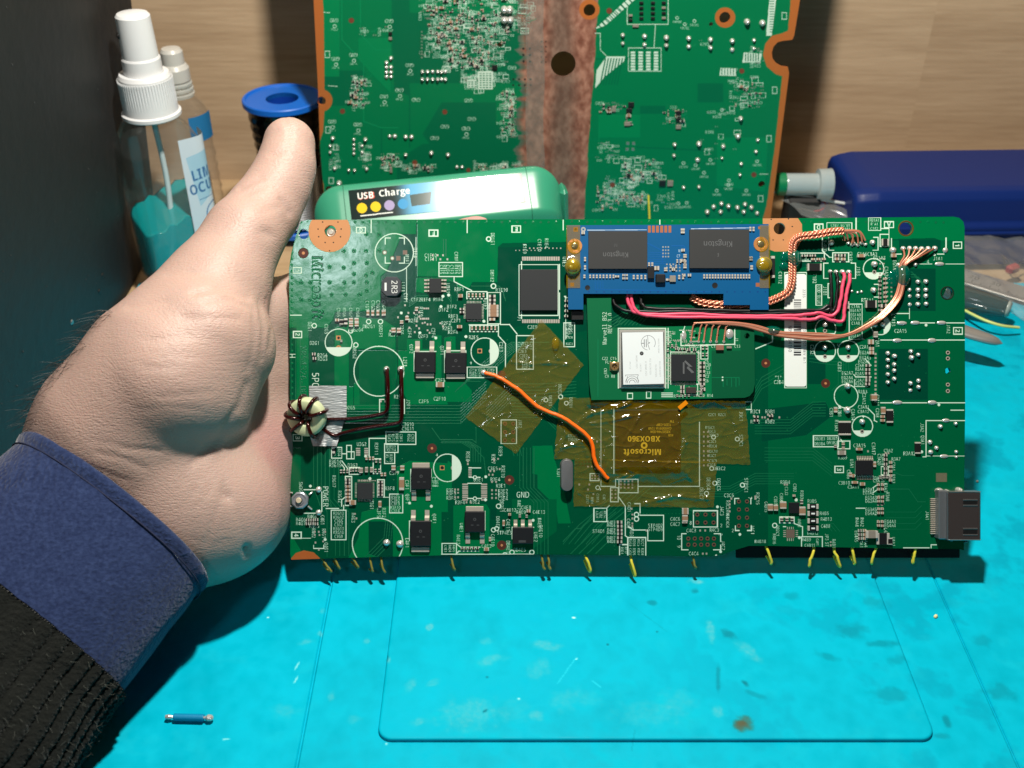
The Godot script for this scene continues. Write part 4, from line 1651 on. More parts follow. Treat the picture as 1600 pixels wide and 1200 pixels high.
	for e in "572,366|592,366|537,392|553,392|572,392|592,392|553,411|573,411|515,417|537,418|553,428|572,430|582,426|471,441|485,441|515,441|538,441|553,441|573,441|518,460|540,460|562,460|573,454|471,468|484,468|573,470".split("|"):
		var q := e.split(",")
		cv.circle(Vector2(float(q[0]), float(q[1])), 2.9, "E", 14)
		cv.circle(Vector2(float(q[0]), float(q[1]) + 0.5), 1.2, "D", 10)
	for i in 84:
		cv.circle(Vector2(470 + i * 12.1, 346.5 + rng.randf()), 2.0, "V" if i % 3 else "E", 10)
	for i in 26:
		cv.circle(Vector2(456.5, 395 + i * 9.6), 1.8, "E", 10)
	for i in 260:
		cv.circle(Vector2(rng.randf_range(610, 1450), rng.randf_range(500, 865)), rng.randf_range(0.7, 1.3), "V" if i % 3 else "T", 8)
	# copper rings, fiducials, pads
	cv.draw("""d L 515,361 37
d U 515,361 33
d K 504,347 1
d K 528,347 1
d K 497,358 1
d K 533,358 1
d K 498,370 1
d K 532,370 1
d K 508,379 1
d K 521,379 1
d K 515,392 1
p U 1192,338 1245,338 1253,350 1254,372 1246,388 1228,393 1210,393 1192,386
d K 1205,343 1
d K 1232,342 1
d K 1208,375 1
d K 1224,375 1
d K 1238,354 1
p O 455,872 462,864 475,860 490,863 500,872 500,885 455,885
d W 474 395 0.1
d R 474,395.5 8
d U 474,395.5 2.5
d R 675,700.5 7.5
d U 675,700.5 2
d R 796,750 7.5
d U 796,750 2
d R 784,852 7.5
d U 784,852 2
d R 1196.5,567.5 7
d U 1196.5,567.5 2
d R 1290,599 7
d U 1290,599 2
d R 784,585 6
g P 3 6 3.5 0 17 1 817,404
g P 3 6 3.5 0 17 1 817,502
g P 5 2.2 21 3.3 2 5 713.5,731
g P 9 2.6 29.5 3.4 2 8 727,757
g P 6.5 2.4 13 3.3 2 4 559.5,701
g P 2 1.2 3 0 9 1 562,751
g P 1.2 2 0 0 1 1 562,751
g P 3.4 1.1 27 2.4 2 10 556,755
g P 1.1 3.4 2.4 0 9 1 560,751
g P 1.1 3.4 2.4 0 9 1 560,782
g P 3.2 1.1 28.5 2.35 2 10 726,476
g P 1.1 3.2 2.35 0 10 1 730,472
g P 1.1 3.2 2.35 0 10 1 730,501
g S 13 13 0 0 1 1 1235,834
g P 1.4 4 3 0 4 1 1230.5,825
g P 1.4 4 3 0 4 1 1230.5,843
g P 4 1.4 19 3 2 4 1226,829
g U 7.5 7.5 0 0 1 1 529,528
d U 529,544 4.5
d K 529,528 2
d K 529,544 2
g U 7.5 7.5 0 0 1 1 749.5,548.5
d K 749.5,548.5 2.5
d P 767,548.5 3.5
g U 7.5 7.5 0 0 1 1 691,731
d K 691,731 2.6
d P 708.5,731 4
d R 708.5,731 2.5
g S 7 7 0 0 1 1 633,394.5
d S 601,394.5 3.6
d W 601,394.5 2.2
g S 7 7 0 0 1 1 622.5,403.5
d S 613,403.5 3.6
d W 613,403.5 2.2""")
	# capacitor circles and inductor outlines
	cv.draw("""c W 1.6 616,395 30
c W 1.7 592,580 39
c W 1.7 590,849 39.5
k 529,535 21 90 0.36
k 757.5,549.5 21.5 0 0.36
k 699,731 21.5 0 0.34
k 1365,420 16 90 0.36
k 1289,548.5 16.5 90 0.4
k 1325.5,548.5 16.5 90 0.4
k 1347.5,666 16 90 0.4
k 1290,514 16 90 0.4
k 1376,508 15 0 0.3
c W 1.5 1322,619 18.5
d W 702.5,436.5 0.1""")
	# silk outlines
	cv.draw("""l W 1.3 454,492.5 471,492.5
l W 2 580,344 580,363
l W 2 730,344 730,363
l W 2 880,344 880,359
l W 2 1031,344 1031,352
l W 2 1337.5,339 1337.5,366
l W 2 1393,373 1393,389
l W 2 1478,372 1478,389
r W 1.5 458,418 471,427
r W 1.5 557,355 571,364
r W 1.8 670.5,359.5 684,369
r W 1.8 800,353 813.5,363
r W 1.8 458.5,518 471.5,527.5
r W 1.3 458,679 472,689
r W 1.8 456,831.5 470.5,841
r W 1.8 1382,346.5 1396,355.5
r W 1.8 1489.5,378 1502.5,388
r W 1.8 1490,512 1503.5,522
r W 1.8 1304.5,728.5 1318,738.5
r W 1.8 1272.5,350 1286,360
l W 1.6 602,372 610,372
l W 1.6 602,372 602,381
l W 1.6 624,372 632,372
l W 1.6 632,372 632,381
l W 1.6 602,410 602,402
l W 1.6 602,411 610,411
l W 1.6 632,410 632,402
l W 1.6 632,411 624,411
l W 1 650,371 650,415
l W 1 635.5,420 635.5,470
r W 1.6 686,410 722.5,432
l W 1.6 709.5,432 709.5,440 737,454
r W 1.6 729.5,456 761,467
r W 1.4 762,457 782,506
l W 1.6 733,507.5 762,507.5
l W 1.6 782,507 796,507 808,522
r W 1.6 734,508 779,518
l W 1.6 779,506 779,525 790,537 790,573
r W 1.4 730,573.5 776,590
r W 1.5 807,524.5 833.5,577
r W 1.5 811,413.5 872,493
l W 1.5 815,409 815,498
l W 1.5 874,413 874,452
l W 1.5 874,458 874,498
l W 1.5 882,463 884,463
l W 1.4 884,463 884,530
r W 1.6 881,504.5 898,542
l W 1.5 883,465 896,465
r W 1.5 1226,426 1260,606
l W 1.5 593,645 593,624 600,624
l W 1.5 625,624 632,624 632,646 626,646
r W 1.6 603,675 649.5,694.5
l W 1.6 577,685 577,715
l W 1.6 577,685 603,685
r W 1.6 601,693.5 622,707
r W 1.6 601,707 616.5,724.5
r W 1.5 541.5,696 549,717
r W 1.5 541.5,706 553.5,717
r W 1.4 518,699 534,716
l W 1.5 535,709 541,709
l W 1.5 534,720 543,732
l W 1.5 534,726 538,731 538,735
r W 1.5 546,730.5 562,741
r W 1.5 583,717 594.5,740
r W 1.6 539.5,744.5 549.5,790
l W 1.5 539,777 534,781 534,791
r W 1.6 590,749.5 600.5,777
l W 1.5 600,777 609,777
r W 1.6 609,772 629.5,801.5
r W 1.6 517.5,797 540.5,843.5
l W 1.6 537,790 537,797
l W 1.8 510,794.5 529,794.5
l W 1.6 503,769 503,799
l W 1.6 475,765 497,765
l W 1.6 475,802 497,802
l W 1.4 470,841 485,841
l W 1.4 490,852 490,857 506,857 506,852
l W 1.5 642,768 642,733
l W 1.5 673,768 674,733
l W 1.6 640,814 640,845
l W 1.6 640,814 646,814
l W 1.6 667,814 674,814
l W 1.5 647,551 647,580
l W 1.5 647,549 681,549
l W 1.5 695,549 695,582
l W 1.5 695,548 728,548 728,553
l W 1.6 733,731 751,731
l W 1.6 733,746 740,746
l W 1.6 746,746 750,746
c W 1.4 742,746 2.6
l W 1.6 731,755 752,755
l W 1.6 731,779 739,779
l W 1.6 746,779 752,779
c W 1.4 742,779 2.6
l W 1.5 758,799 758,828
r W 1.6 690.5,849 713,866
l W 1.6 712,849 720,855 750,855
l W 1.6 712,866 717,861 748,861
l W 1.5 800,842 800,824 834,824
l W 1.3 690,866 832,866
r W 1.7 928,794 948,815
l W 1.7 952,790 948,794
l W 1.7 967,777 977,791 977,837 981,840
r W 1.7 981,840 1009,869
r W 1.7 968,851 981,869
l W 1.7 992,787 1000,787 1000,805 1037,805 1037,845 1012,845 1012,828 990,828 982,823
c W 1.7 994.5,804 3.4
c W 1.7 994.5,811 3.4
r W 1.6 1083.5,798 1121,823.5
l W 1.7 1072,834 1065,834 1065,859 1075,859
l W 1.7 1116,834 1126,834 1126,846
l W 1.7 1126,852 1126,859 1115,859
l W 1.7 1148,787 1148,779 1154,779
l W 1.7 1173,779 1173,787
l W 1.7 1149,822 1149,829 1155,829
l W 1.7 1168,829 1174,829 1174,822
r W 1.5 1292,348 1331,360
r W 1.5 1357,340 1376,360
l W 1.5 1376,357 1389,357 1389,384
r W 1.4 1375,366 1389,385
l W 1.5 1285,368 1285,392 1296,402 1301,402
r W 1.6 1301,395 1326,409
r W 1.5 1247,395.5 1288,408
l W 1.5 1295,372 1295,391 1303,391
l W 1.5 1365,371 1372,371 1372,391 1364,391
l W 1.5 1294,411 1287,411 1287,435 1294,435
l W 1.5 1330,411 1337,411 1337,435 1330,435
r W 1.5 1275,445 1284,477
l W 1.5 1300,443 1294,443 1294,465 1300,465
l W 1.5 1366,444 1373,444 1373,464 1366,464
l W 1.4 1327,475 1327,530 1350,530
l W 1.4 1327,475 1347,475 1347,530
l W 1.4 1384,433 1384,475
l W 1.5 1400,397 1408,397
l W 1.5 1465,397 1475,397
l W 1.5 1436,412.5 1456,412.5
l W 1.5 1478,412.5 1508,412.5
l W 1.5 1399,490 1421,490 1421,482
l W 1.5 1421,490 1421,498
l W 1.5 1437,504.5 1460,504.5
l W 1.5 1478,504.5 1508,504.5
l W 1.5 1376,531.5 1450,531.5
l W 1.5 1462,531.5 1508,531.5
l W 1.5 1376,629.5 1393,629.5
l W 1.5 1410,629.5 1448,629.5
l W 1.5 1462,629.5 1508,629.5
l W 1.5 1486,641 1506,641
l W 1.5 1447,712 1447,657 1472,657
l W 1.5 1484,657 1508,657
l W 1.5 1447,712.5 1470,712.5
l W 1.5 1480,712.5 1507,712.5
l W 1.5 1447,714 1442,714
r W 1.6 1271,681 1310,698
l W 1.6 1310,681 1316,690
r W 1.5 1309,689 1328,701
l W 1.5 1356,638 1366,648 1366,657 1370,659
l W 1.4 1334,585 1337,589 1361,589
l W 1.4 1335,593 1335,604 1356,604
l W 1.4 1352,561 1361,571
l W 1.5 1337,721 1337,743
l W 1.6 1338,794 1351,794
r W 1.4 1377,729 1388,742
l W 1.5 1364,762 1370,758
l W 1.5 1364,770 1371,765
r W 1.6 1218.5,807.5 1241,817
l W 1.5 1241,818 1254,823 1254,838
r W 1.6 1252.5,838.5 1285,857
c W 1.6 1210.5,821 3.4
l W 1.4 1224,823 1228,823
l W 1.4 1412,856 1452,856
l W 1.6 1455,856 1455,851 1463,851
l W 1.7 1181,545 1207,534 1207,522
l W 1.5 1165,628 1174,628 1174,640 1166,640
l W 1.5 939,638 939,760 962,760 962,749 997,749 997,760 1093,760 1093,660
l W 1.5 959,638 959,740
r W 1.5 922,740 936,751
r W 1.5 954,762 966,784
r W 1.5 967,749 997,770
r W 1.3 783,656 807,693
c W 1.5 876,620 3.2
c W 1.4 853,625 3
c W 1.4 885,630 3
c W 1.5 1152,686 3
c W 1.5 1115,683 3
c W 1.5 1112,732 3
c W 1.5 1117,755 3.2
c W 1.5 1160,758 3.2
c W 1.5 1104,771 3.2
c W 1.4 934,762 3
d W 1156,835 2.2
d W 1121,792 2.2
d W 1126,862 2.2
d W 1119,868 1.6
d W 750,853 0.1
d W 705,433 0.1
d W 692,463 2.4
d W 712.5,465 0.1
d W 701,461 2.4
d W 756,502 2.4
d W 689,479 2.3
d W 627,489 2.3
d W 656,520 2.3
d W 681,528 2.3
d W 728,526 2.3
d W 759,745 2.3
d W 758.5,781 2.3
d W 640,786 2.3
d W 674,791 2.3
d W 833,813 2.2
d W 578,748 2.4
d W 571,713 2
d W 485,759.5 2.2
d W 508,843 2.3
d W 1447,508 2.2
d W 1467,632.5 2.2
d W 1460,398 2.2
d W 1312,635.5 2.2
d W 1244,781 2.6
d W 1249,840 2.4
d W 1440,706 2.4
d W 1365,725.5 2
c W 1.8 763.5,373.5 3.4
c W 1.8 771,447 3.6
c W 1.6 491,509 3.4
c W 1.6 548,517 3.4
c W 1.6 556,539 3.4
c W 1.6 576,502.5 3.4
c W 1.6 594.5,502.5 3.4
c W 1.5 779,791 3.4
c W 1.5 776,826 3.2
c W 1.5 771,828 3.2
c W 1.6 800,863 3.4
c W 1.6 831,863 3.4
c W 1.6 789,867 3.4""")
	# designators, sizes and directions as printed
	cv.draw("""t 7 0 673 399 C1F10
t 7 0 673 405 C1F11
t 7 90 649 395 D1F4
t 6.5 90 690 421 C1F5
t 6.5 90 695 421 R1F8
t 6.5 90 700 421 C1F4
t 6.5 90 706 421 C1F3
t 6.5 90 713 421 R1F6
t 6.5 90 718 421 R1F5
t 7 90 713 401 CR1F
t 7 0 717 452 R1F1
t 7 90 770 373 DB1E1
t 7 90 769 431 DB1E2
t 7 0 784 453 R1E10
t 7 90 758 476 U1E2
t 7 90 820 389 R1E9
t 7 90 843 383 C1E10
t 7 90 854 380 R1E4
t 7 90 882 409 U1E3
t 7 90 811 498 P1
t 7 0 832 511 C2E9
t 7 0 650 468 C1F2
t 7 0 675 468 R1F4 R1F4
t 7 90 636 405 M1F1
t 7 90 630 448 L1F1
t 7 90 634 465 C1F1
t 7 90 700 450 U1F1
t 7 0 706 479 R1F2
t 7 0 708 494 R1F3
t 7 0 693 484 D1F2
t 7 0 712 501 C2F1
t 7 0 697 505 R2F2
t 7 0 699 513 R2F3
t 7 0 708 519 R2F4
t 7 90 650 490 R1F7
t 7 90 658 487 R1F9
t 7 0 646 501 R2F5
t 7 90 628 515 R2F6
t 7 90 640 520 C2F4
t 7 0 661 526 Q2F3
t 7 90 677 520 C2F4
t 7 0 615 523 R2F7
t 7 90 574 477 C1G1
t 7 90 583 477 C1G2
t 7 90 591 477 C1G3
t 7 90 600 477 C1G4
t 6.5 90 529 488 C1G5
t 6.5 90 538 488 R1G6
t 6.5 90 548 488 C1G7
t 6.5 90 559 488 C1G8
t 7 0 576 510 DB2G1
t 7 90 595 517 DB2F1
t 7 0 558 515 DB2G4
t 7 90 554 551 DB2G2
t 7 90 484 510 D2G1
t 7 90 510 514 C2G5
t 7 0 491 536 D2G1
t 7 0 504 555 R2G4
t 7 0 504 561 R2G3
t 12 90 456.5 556 H
t 13 90 493 597 5P01
t 6.5 90 642 545 Q2F2
t 6.5 90 690 547 Q2F1
t 7 90 633 565 L2F1
t 7 90 783 542 C2E3
t 8 0 736 567 +
t 5 0 753 578 C2E4 C2E5 C2E6
t 5 0 753 583 R2E6 R2E7 C2E8
t 5 0 753 588 C2E7 R2E8 R2E9
t 7 0 740 527 R2E5
t 7 0 688 594 C2F3
t 7 0 687 623 C2F10
t 7 0 662 627 C2F5
t 7 0 623 620 R2F7
t 7 90 638 631 J2F1
t 7 0 547 637 D2G5
t 7 0 637 663 C3G10
t 7 0 637 670 C3G11
t 5.5 90 608 684 R3F3
t 5.5 90 614 684 R3F5
t 5.5 90 620 684 R3F4
t 5.5 90 627 684 C3F3
t 5.5 90 639 684 R3G2
t 5.5 90 645 684 C3G1
t 7 0 565 694 U3G2
t 7 90 588 701 R3F11
t 5.5 0 611 698 R3F13
t 5.5 0 611 703 R3F14
t 5.5 90 605 716 R3F7
t 5.5 90 611 716 R3F9
t 5 90 522 707 R3G3
t 5 90 530 707 R3G4
t 7 0 524 721 R3G14
t 7 0 524 727 R3G15
t 7 0 551 727 D3G3
t 7 90 522 752 R3G17
t 7 90 531 776 R3G12
t 7 0 616 739 C3F7
t 7 0 609 763 R3F8
t 7 90 636 757 C3F1
t 7 90 636 779 Q3F1
t 7 90 678 753 C3F8
t 6 0 618 777 R3F9
t 6 0 618 782 C3F2
t 6 0 618 787 C3F3
t 6 0 618 793 R3F10
t 6 0 618 798 C3F4
t 7 90 592 801 R3F5
t 7 90 600 801 R3F2
t 7 90 581 788 U3G1
t 7 90 552 809 R4G3
t 6 0 529 802 R3G13
t 6 0 529 808 R3G12
t 6 0 529 814 C3G5
t 6 0 529 820 C3G7
t 6 0 529 826 R3G13
t 6 0 529 832 R3G10
t 6 0 529 838 C3G9
t 10.5 90 509 776 POWER
t 7 90 470 762 SW3G1
t 7 0 488 807 R4G4
t 7 0 470 812 R4G6
t 7 0 470 818 R4G7
t 7 90 504 812 C4G1
t 7 0 491 822 R4G5
t 7 90 490 833 R4G2
t 7 90 506 833 R4G1
t 7 90 509 855 Q4G1
t 7 90 678 810 Q4F1
t 7 90 636 848 L4F1
t 7 0 747 749.5 U3E1
t 7 0 742 784 U3E2
t 7 90 731 713 R3E8
t 7 90 782 705 R3E9
t 7 90 771 717 R3E7
t 7 0 770 732 C3E5
t 7 90 786 737 R3E10
t 7 0 774 749 R3E4
t 7 0 782 759 R3E1
t 7 0 786 767 R3E2
t 7 0 786 773 R3E3
t 7 0 786 779 C3E4
t 7 0 705 766 R3F2
t 7 0 705 771 R3F3
t 7 0 705 778 R3F5
t 7 0 719 785 R3F4
t 11 0 817 773 GND
t 7 90 682 753 C3F8
t 8 0 683 711 +
t 6.5 90 721 824 U4E1
t 7 90 784 790 DB3E1
t 7 0 797 797 C4E12
t 7 90 811 789 R4E7
t 7 0 822 793 C4E8
t 7 0 814 800 R4E9
t 7 0 842 800 C4E13
t 7 90 794 820 C4E11
t 7 90 778 816 DB4E2
t 7 0 788 832.5 STP4E3
t 7 90 843 817 R4E8
t 7 90 845 830 R4E10
t 7 90 837 839 U4E2
t 7 90 770 844 C4E10
t 7 90 716 843 R4E2
t 7 0 760 853 C4E3
t 7 90 794 854 DB4E1
t 7 0 812 859 DB4E5
t 5 90 696 857 C4E1
t 5 90 703 857 R4E4
t 5 90 709 857 R4E5
t 5 0 970 0 .
t 6 0 955 816 R4D3
t 6 0 955 821 R4D4
t 6 0 955 827.5 R4D3
t 6 0 955 832.5 R4D5
t 6 0 955 840.5 R4D7
t 6 0 955 846 R4D8
t 7 0 935 830 ST4D1
t 5 90 933 804 C3D1
t 5 90 939 804 R3D2
t 5 90 945 804 R3D4
t 7 90 983 792 C4D1
t 7 90 982 818 C4D2
t 7 90 987 831 C4D3
t 7 0 1024 821 STP4D2
t 7 0 1024 827 STP4D3
t 5 90 985 848 R3C8
t 5 90 991 848 R3C6
t 5 90 998 848 R3C5
t 5 90 1004 848 R3C7
t 5 90 985 862 C3D2
t 5 90 991 862 R3D5
t 5 90 998 862 R3D7
t 5 90 1004 862 R3D8
t 5 90 972 860 R3D1
t 5 90 978 860 R3D2
t 7 0 1055 811 C4C6
t 7 0 1055 819 C4C7
t 7 0 1080 829 C4C3
t 7 0 1116 828 R4C3
t 7 0 1084 865 C4C4
t 7 90 1128 798 J4C3
t 7 0 1079 817 8
t 7 0 1127 821 2
t 7 90 1061 840 10
t 7 90 1061 854 9
t 7 90 1130 852 J4C2
t 7 90 1126 835 2
t 7 0 1139 774 C3C5
t 6.5 90 1137 796 R3C2R4C1
t 6.5 90 1137 814 R4C4C4
t 7 90 1184 779 R3C15
t 7 90 1166 758 STP3C1
t 7 90 1123 757 DB3C5
t 7 90 1107 756 DB3C4
t 7 90 1096 771 DB3C7
t 7 0 1124 732 DB3C2
t 7 90 1176 827 J4C1
t 7 0 1145 829 2
t 7 90 1172 778 7
t 7 0 1180 643 R3C1
t 7 0 1180 659 R3C2
t 7 0 1203 643 R3B1
t 7 0 1203 659 R3B2
t 7 90 1158 650 J3C1
t 7 90 1158 688 ST3C1
t 5.5 0 1109 668 R13C1
t 5.5 0 1112 674 R3C3
t 5.5 0 1115 680 DB3C3
t 5.5 0 1113 690 C3C1
t 5.5 0 1114 697 R3C4
t 5.5 0 1114 705 R3C10
t 5.5 0 1113 712 R3C7
t 5.5 0 1114 720 C3C9
t 5.5 0 1112 726 C3C4
t 5.5 0 1120 648 C2C1 R2C1
t 6 90 891 512 R1D5
t 6 90 886 521 R1D6
t 5 0 889.5 508 R1D4
t 5 0 889.5 514 R1D6
t 5 0 889.5 520 R1D7
t 5 0 889.5 527 R1D8
t 5 0 889.5 537 R2D3
t 5.5 90 811 540 C2E1
t 5.5 90 817 540 R2E1
t 5.5 90 823 540 C2E2
t 5.5 90 830 540 R2E3
t 6 0 816 549 C2E3
t 6 0 818 556 C2E2
t 6 0 817 562 C2E2
t 6 0 822 568 C2E5
t 6 0 822 574 R2E2
t 6 90 875 608 DB2E2
t 6 90 860 626 DB2E3
t 6 90 892 629 DB2D1
t 6 90 813 662 J3E2
t 6.5 90 873 738 Y3D1
t 5.5 0 895 681 R3D25
t 5.5 0 895 687 T3D26
t 5 90 918 780 C3D13
t 5 90 925 782 R3D1
t 5 90 934 778 C3D12
t 5 90 944 778 C3D1
t 5.5 0 1313 352 C1B7 EG1B1
t 5.5 0 1313 358 C1B8 EG1B2
t 5.5 0 1366 344 FB1A1
t 5.5 0 1366 350 R1A1
t 5.5 0 1366 357 C1A2
t 6.5 90 1289 384 O-RED
t 6.5 90 1329 402 CR1B2
t 5 0 1257 399 EG1B3
t 5 0 1257 405 EG1B4
t 7 0 1347 397 C1A6
t 7 0 1363 397 C1A3
t 7 0 1374 403 EG1A3
t 7 90 1341 423 J1B3
t 7 90 1219 434 C1B12
t 7 90 1273 435 T1B2
t 6.5 90 1279.5 461 ODD:BLUE
t 7 90 1289 454 J1B1
t 7 90 1398 416 EG1A7
t 7 90 1385 424 C1A2
t 7 0 1465 404 J1A1
t 7 0 1450 409 4
t 7 0 1355 469 RT1A1
t 6 0 1337 479 C1A6
t 6 0 1337 485 EG1A7
t 6 0 1337 492 EG1A8
t 6 0 1337 498 EG1A3
t 6 0 1337 505 C1A8
t 6 0 1337 525 EG1A9
t 6.5 90 1482 514 J1A2
t 7 0 1407 517 C2A15
t 7 90 1396 500 C1A13
t 7 90 1371 534 J2A1
t 8 0 1309 539 +
t 8 0 1349 651 +
t 7 90 1269 546 C2B2
t 7 90 1312 573 C2B3
t 7 0 1217 597 C2B4
t 7 0 1216 590 "1"
t 6.5 0 1352 542 C2A14
t 6.5 0 1352 551 EG2A2
t 6.5 0 1352 559 EG2A3
t 6.5 0 1350 565 EG2A5
t 6 0 1343 571 C2A8
t 6 0 1343 577 R2A4
t 6 0 1343 584 R2A5
t 6.5 0 1324 583 EG2A7
t 6.5 0 1324 590 EG2A4
t 6.5 0 1324 596 EG2A6
t 6 0 1343 594 C2A7
t 6 0 1343 600 R2A2
t 6.5 0 1348 612 R2A3
t 6.5 90 1350 623 C2A12
t 6.5 90 1371 625 C2A11
t 6.5 90 1371 645 C2A8
t 6.5 0 1349 636 C3A11
t 6.5 0 1349 643 C3A12
t 6.5 90 1394 651 RT2A1
t 6.5 90 1299 644 C3B1
t 6.5 90 1312 644 L2B1
t 6.5 90 1333 648 C3A14
t 6.5 90 1307 665 RT3A2
t 6 0 1281 685.5 DB3B3
t 6 0 1300 685 DB3B1
t 6 0 1281 693.5 DB3B4
t 6 0 1300 692 DB3B2
t 7 0 1343 696 C3A15
t 7 90 1365 701 C3A17
t 6.5 0 1316.5 715 R3B9
t 6.5 90 1331 724 U3A1
t 6.5 90 1326 741 C3B9
t 6.5 0 1319 754.5 C3B10
t 6.5 0 1333 761 C3A11
t 6.5 0 1388 704 C3A2
t 6.5 0 1400 717 R3A7
t 6.5 90 1374 718 C3A20
t 6.5 90 1380 718 R3A18
t 6.5 90 1396 728 C3A1
t 6.5 90 1396 748 R3A2
t 6.5 0 1372 747 R3A16
t 6.5 0 1373 751 C3A18
t 6.5 0 1357 765 EG3A1
t 6.5 0 1357 770 EG3A2
t 6.5 0 1361 777.5 EG3A3
t 6.5 0 1361 783 EG3A4
t 6.5 0 1361 796 EG3A5
t 6.5 0 1361 802 EG4A2
t 6.5 0 1391 815 EG4A3
t 6.5 0 1391 821 EG4A4
t 6.5 90 1384 762 R3A3
t 6.5 90 1387 776 R3A8
t 6.5 90 1339 816 R4A8
t 6.5 90 1347 816 R4A2
t 6.5 90 1338 838 EG4A5
t 6.5 90 1346 848 C4A1
t 6.5 90 1353 848 R4A4
t 6.5 90 1384 832 L4A2
t 6.5 90 1396 846 U4A1
t 6.5 90 1449 805 J4A1
t 6.5 90 1456 832 19
t 7 0 1421 708.5 R3A12
t 6.5 90 1441 687 Q3A1
t 6.5 90 1441 668 J3A2
t 7 0 1227 753.5 R3B4
t 6 90 1229 767 C3B3
t 6 90 1242 762 C3B2
t 6 90 1253 773 R3B3
t 6 90 1221 777 C3B8
t 6 90 1212 782 C3B7
t 6 90 1197 792 C4B15
t 6.5 0 1269 783 R3B5
t 6.5 0 1288 802 R4B5
t 6.5 0 1291 811 R4B13
t 6.5 0 1290 822 C4B8
t 6.5 0 1270 833 R4B12
t 6 90 1249 817 U4B1
t 6 90 1215 829 DB2C1
t 6 90 1210 842 R4B16
t 6.5 0 1260 843 R4B9
t 6 0 1265 852 C4B11
t 5 90 1277 847 C4B6
t 6.5 90 1292 839 JP3
t 6.5 90 1292 852 ST1
t 6.5 90 1303 849 R4B1
t 6.5 0 1188 846 R4B18""")
	var flip := "1,464.5,422.5|G,564,359.5|F,677.5,364.3|E,807,358|D,1279,355|A,1389,351|1,1496,383|2,1496.5,517|2,465,522.5|3,465,684|4,463,836.3|3,1311,733.5"
	for e in flip.split("|"):
		var q := e.split(",")
		cv.words(q[0], Vector2(float(q[1]), float(q[2])), 7.0, 90.0 if q[0] in ["1", "2", "3", "4"] else 180.0, "W", sans_bold)
	cv.words("X854326-001", Vector2(474, 582), 10.0, 90.0, "V", null, 0.95)
	# the maker's name pressed into the copper along the left edge
	cv.words("Microsoft", Vector2(497, 449.5), 17.5, 90.0, "D", sans_bold, 0.92)
	cv.words("Microsoft", Vector2(496, 449), 16.5, 90.0, "E", sans_bold, 0.93)
	cv.words("Microsoft", Vector2(496, 449), 14.0, 90.0, "L", sans_bold, 1.05)
	# small pads: empty places for parts
	for e in "676,399|684,399|692,399|676,405|688,405|699,405|633,477|647,489|638,489|725,483|618,517|610,517|651,502|651,509|648,519|655,513|668,507|673,507|664,504|700,0|688,505|692,510|660,505|705,0|622,496|636,494|640,512|668,516|671,520|663,482|666,482|669,482|657,498|660,498|663,498|666,498|669,498|653,481|655,488|655,495|772,717|778,717|772,720|731,725|731,721|781,733|772,736|766,736|770,742|764,742|775,753|769,753|775,766|769,766|775,772|769,772|775,778|769,778|716,765|711,765|716,770|711,770|716,777|711,777|729,785|735,785|555,803|557,810|621,738|613,738|1356,705|1388,708|1384,708|1195,652|1191,652|1218,652|1178,650|1182,654|1200,648|1206,648|1200,655|1206,655|1226,757|1230,757|987,795|988,804|988,810|988,818|988,822|1010,829|1140,783|1140,788|1140,793|1140,799|1180,776|1180,779|1094,829|1102,829|1098,865|1104,865|595,627|602,627|508,831|498,831|492,831|492,836|499,836|493,848|505,846|498,859|1143,779|1298,847|1298,852|919,729|925,729|930,733|929,712|933,690|939,690|884,742|889,750|919,765|927,772|905,757|921,757|1100,675|1106,675|1100,682|1106,682|1100,690|1106,690|1100,697|1106,697|1100,705|1106,705|1100,712|1106,712|1100,719|1106,719|1100,727|1106,727".split("|"):
		var q := e.split(",")
		var p := Vector2(float(q[0]), float(q[1]))
		cv.poly(PackedVector2Array([p + Vector2(-1.3, -1.5), p + Vector2(1.3, -1.5), p + Vector2(1.3, 1.5), p + Vector2(-1.3, 1.5)]), "P")
	cv.draw("""g P 2 2 6 0 9 1 828,388
g P 1.6 1.6 6 0 6 1 806,391
g P 3 3 6 5 4 3 970,752
g P 2.6 2.6 6 6 2 3 956,766
g P 2.6 2.6 5 5 3 2 925,743
g K 2.2 2.2 5 5 5 2 900,722
g P 3.2 3.2 0 6.2 1 13 1368,553
g P 3 2.4 7 7 2 9 1386,435
g P 2.4 2.4 6 8 2 8 1375,404
g P 2 2 7 12.2 2 2 1373.5,775
g P 3 2.6 6 6.4 2 3 1372,776
g P 3 2.6 6 6.4 2 2 1372,794
g P 3 2.6 6 7 2 2 1372,814
g P 3 2.6 6 6 2 2 1372,756
g V 1.6 1.6 5.6 0 22 1 1000,803""")
	# faint weave and unevenness of the lacquer
	var f := FastNoiseLite.new()
	f.seed = 5
	f.frequency = 0.011
	f.fractal_octaves = 4
	for y in cv.h:
		for x in cv.w:
			var a := f.get_noise_2d(x, y)
			var h := cv.hgt.get_pixel(x, y).r
			cv.hgt.set_pixel(x, y, Color(clampf(h + 0.35 * f.get_noise_2d(x * 0.9 + 500, y * 0.9) * smoothstep(560.0, 60.0, float(x)) * smoothstep(560.0, 90.0, float(y)), 0, 1), 0, 0))
			if a > 0.12:
				var c := cv.orm.get_pixel(x, y)
				cv.orm.set_pixel(x, y, Color(1, minf(1.0, c.g + 0.12 * a), c.b))
	var outline := PackedVector2Array()
	for p in flat("470,346 481,343.5 700,343 1100,342 1350,340 1490,338.5 1499,340.5 1505,346 1507,354 1507.5,500 1508,640 1506.5,759 1506,780 1506,860 1500,858 1440,857.5 1300,855 1206,853 1170,853 1150,859 1128,867 1108,869.5 1000,868 900,867 815,866 700,867.5 600,870 500,873 455,874.5 453.5,866 453,700 452.5,560 451.5,420 455,396 462,370"):
		var q := pb(p.x, p.y)
		outline.append(Vector2(q.x, q.y))
	var holes := []
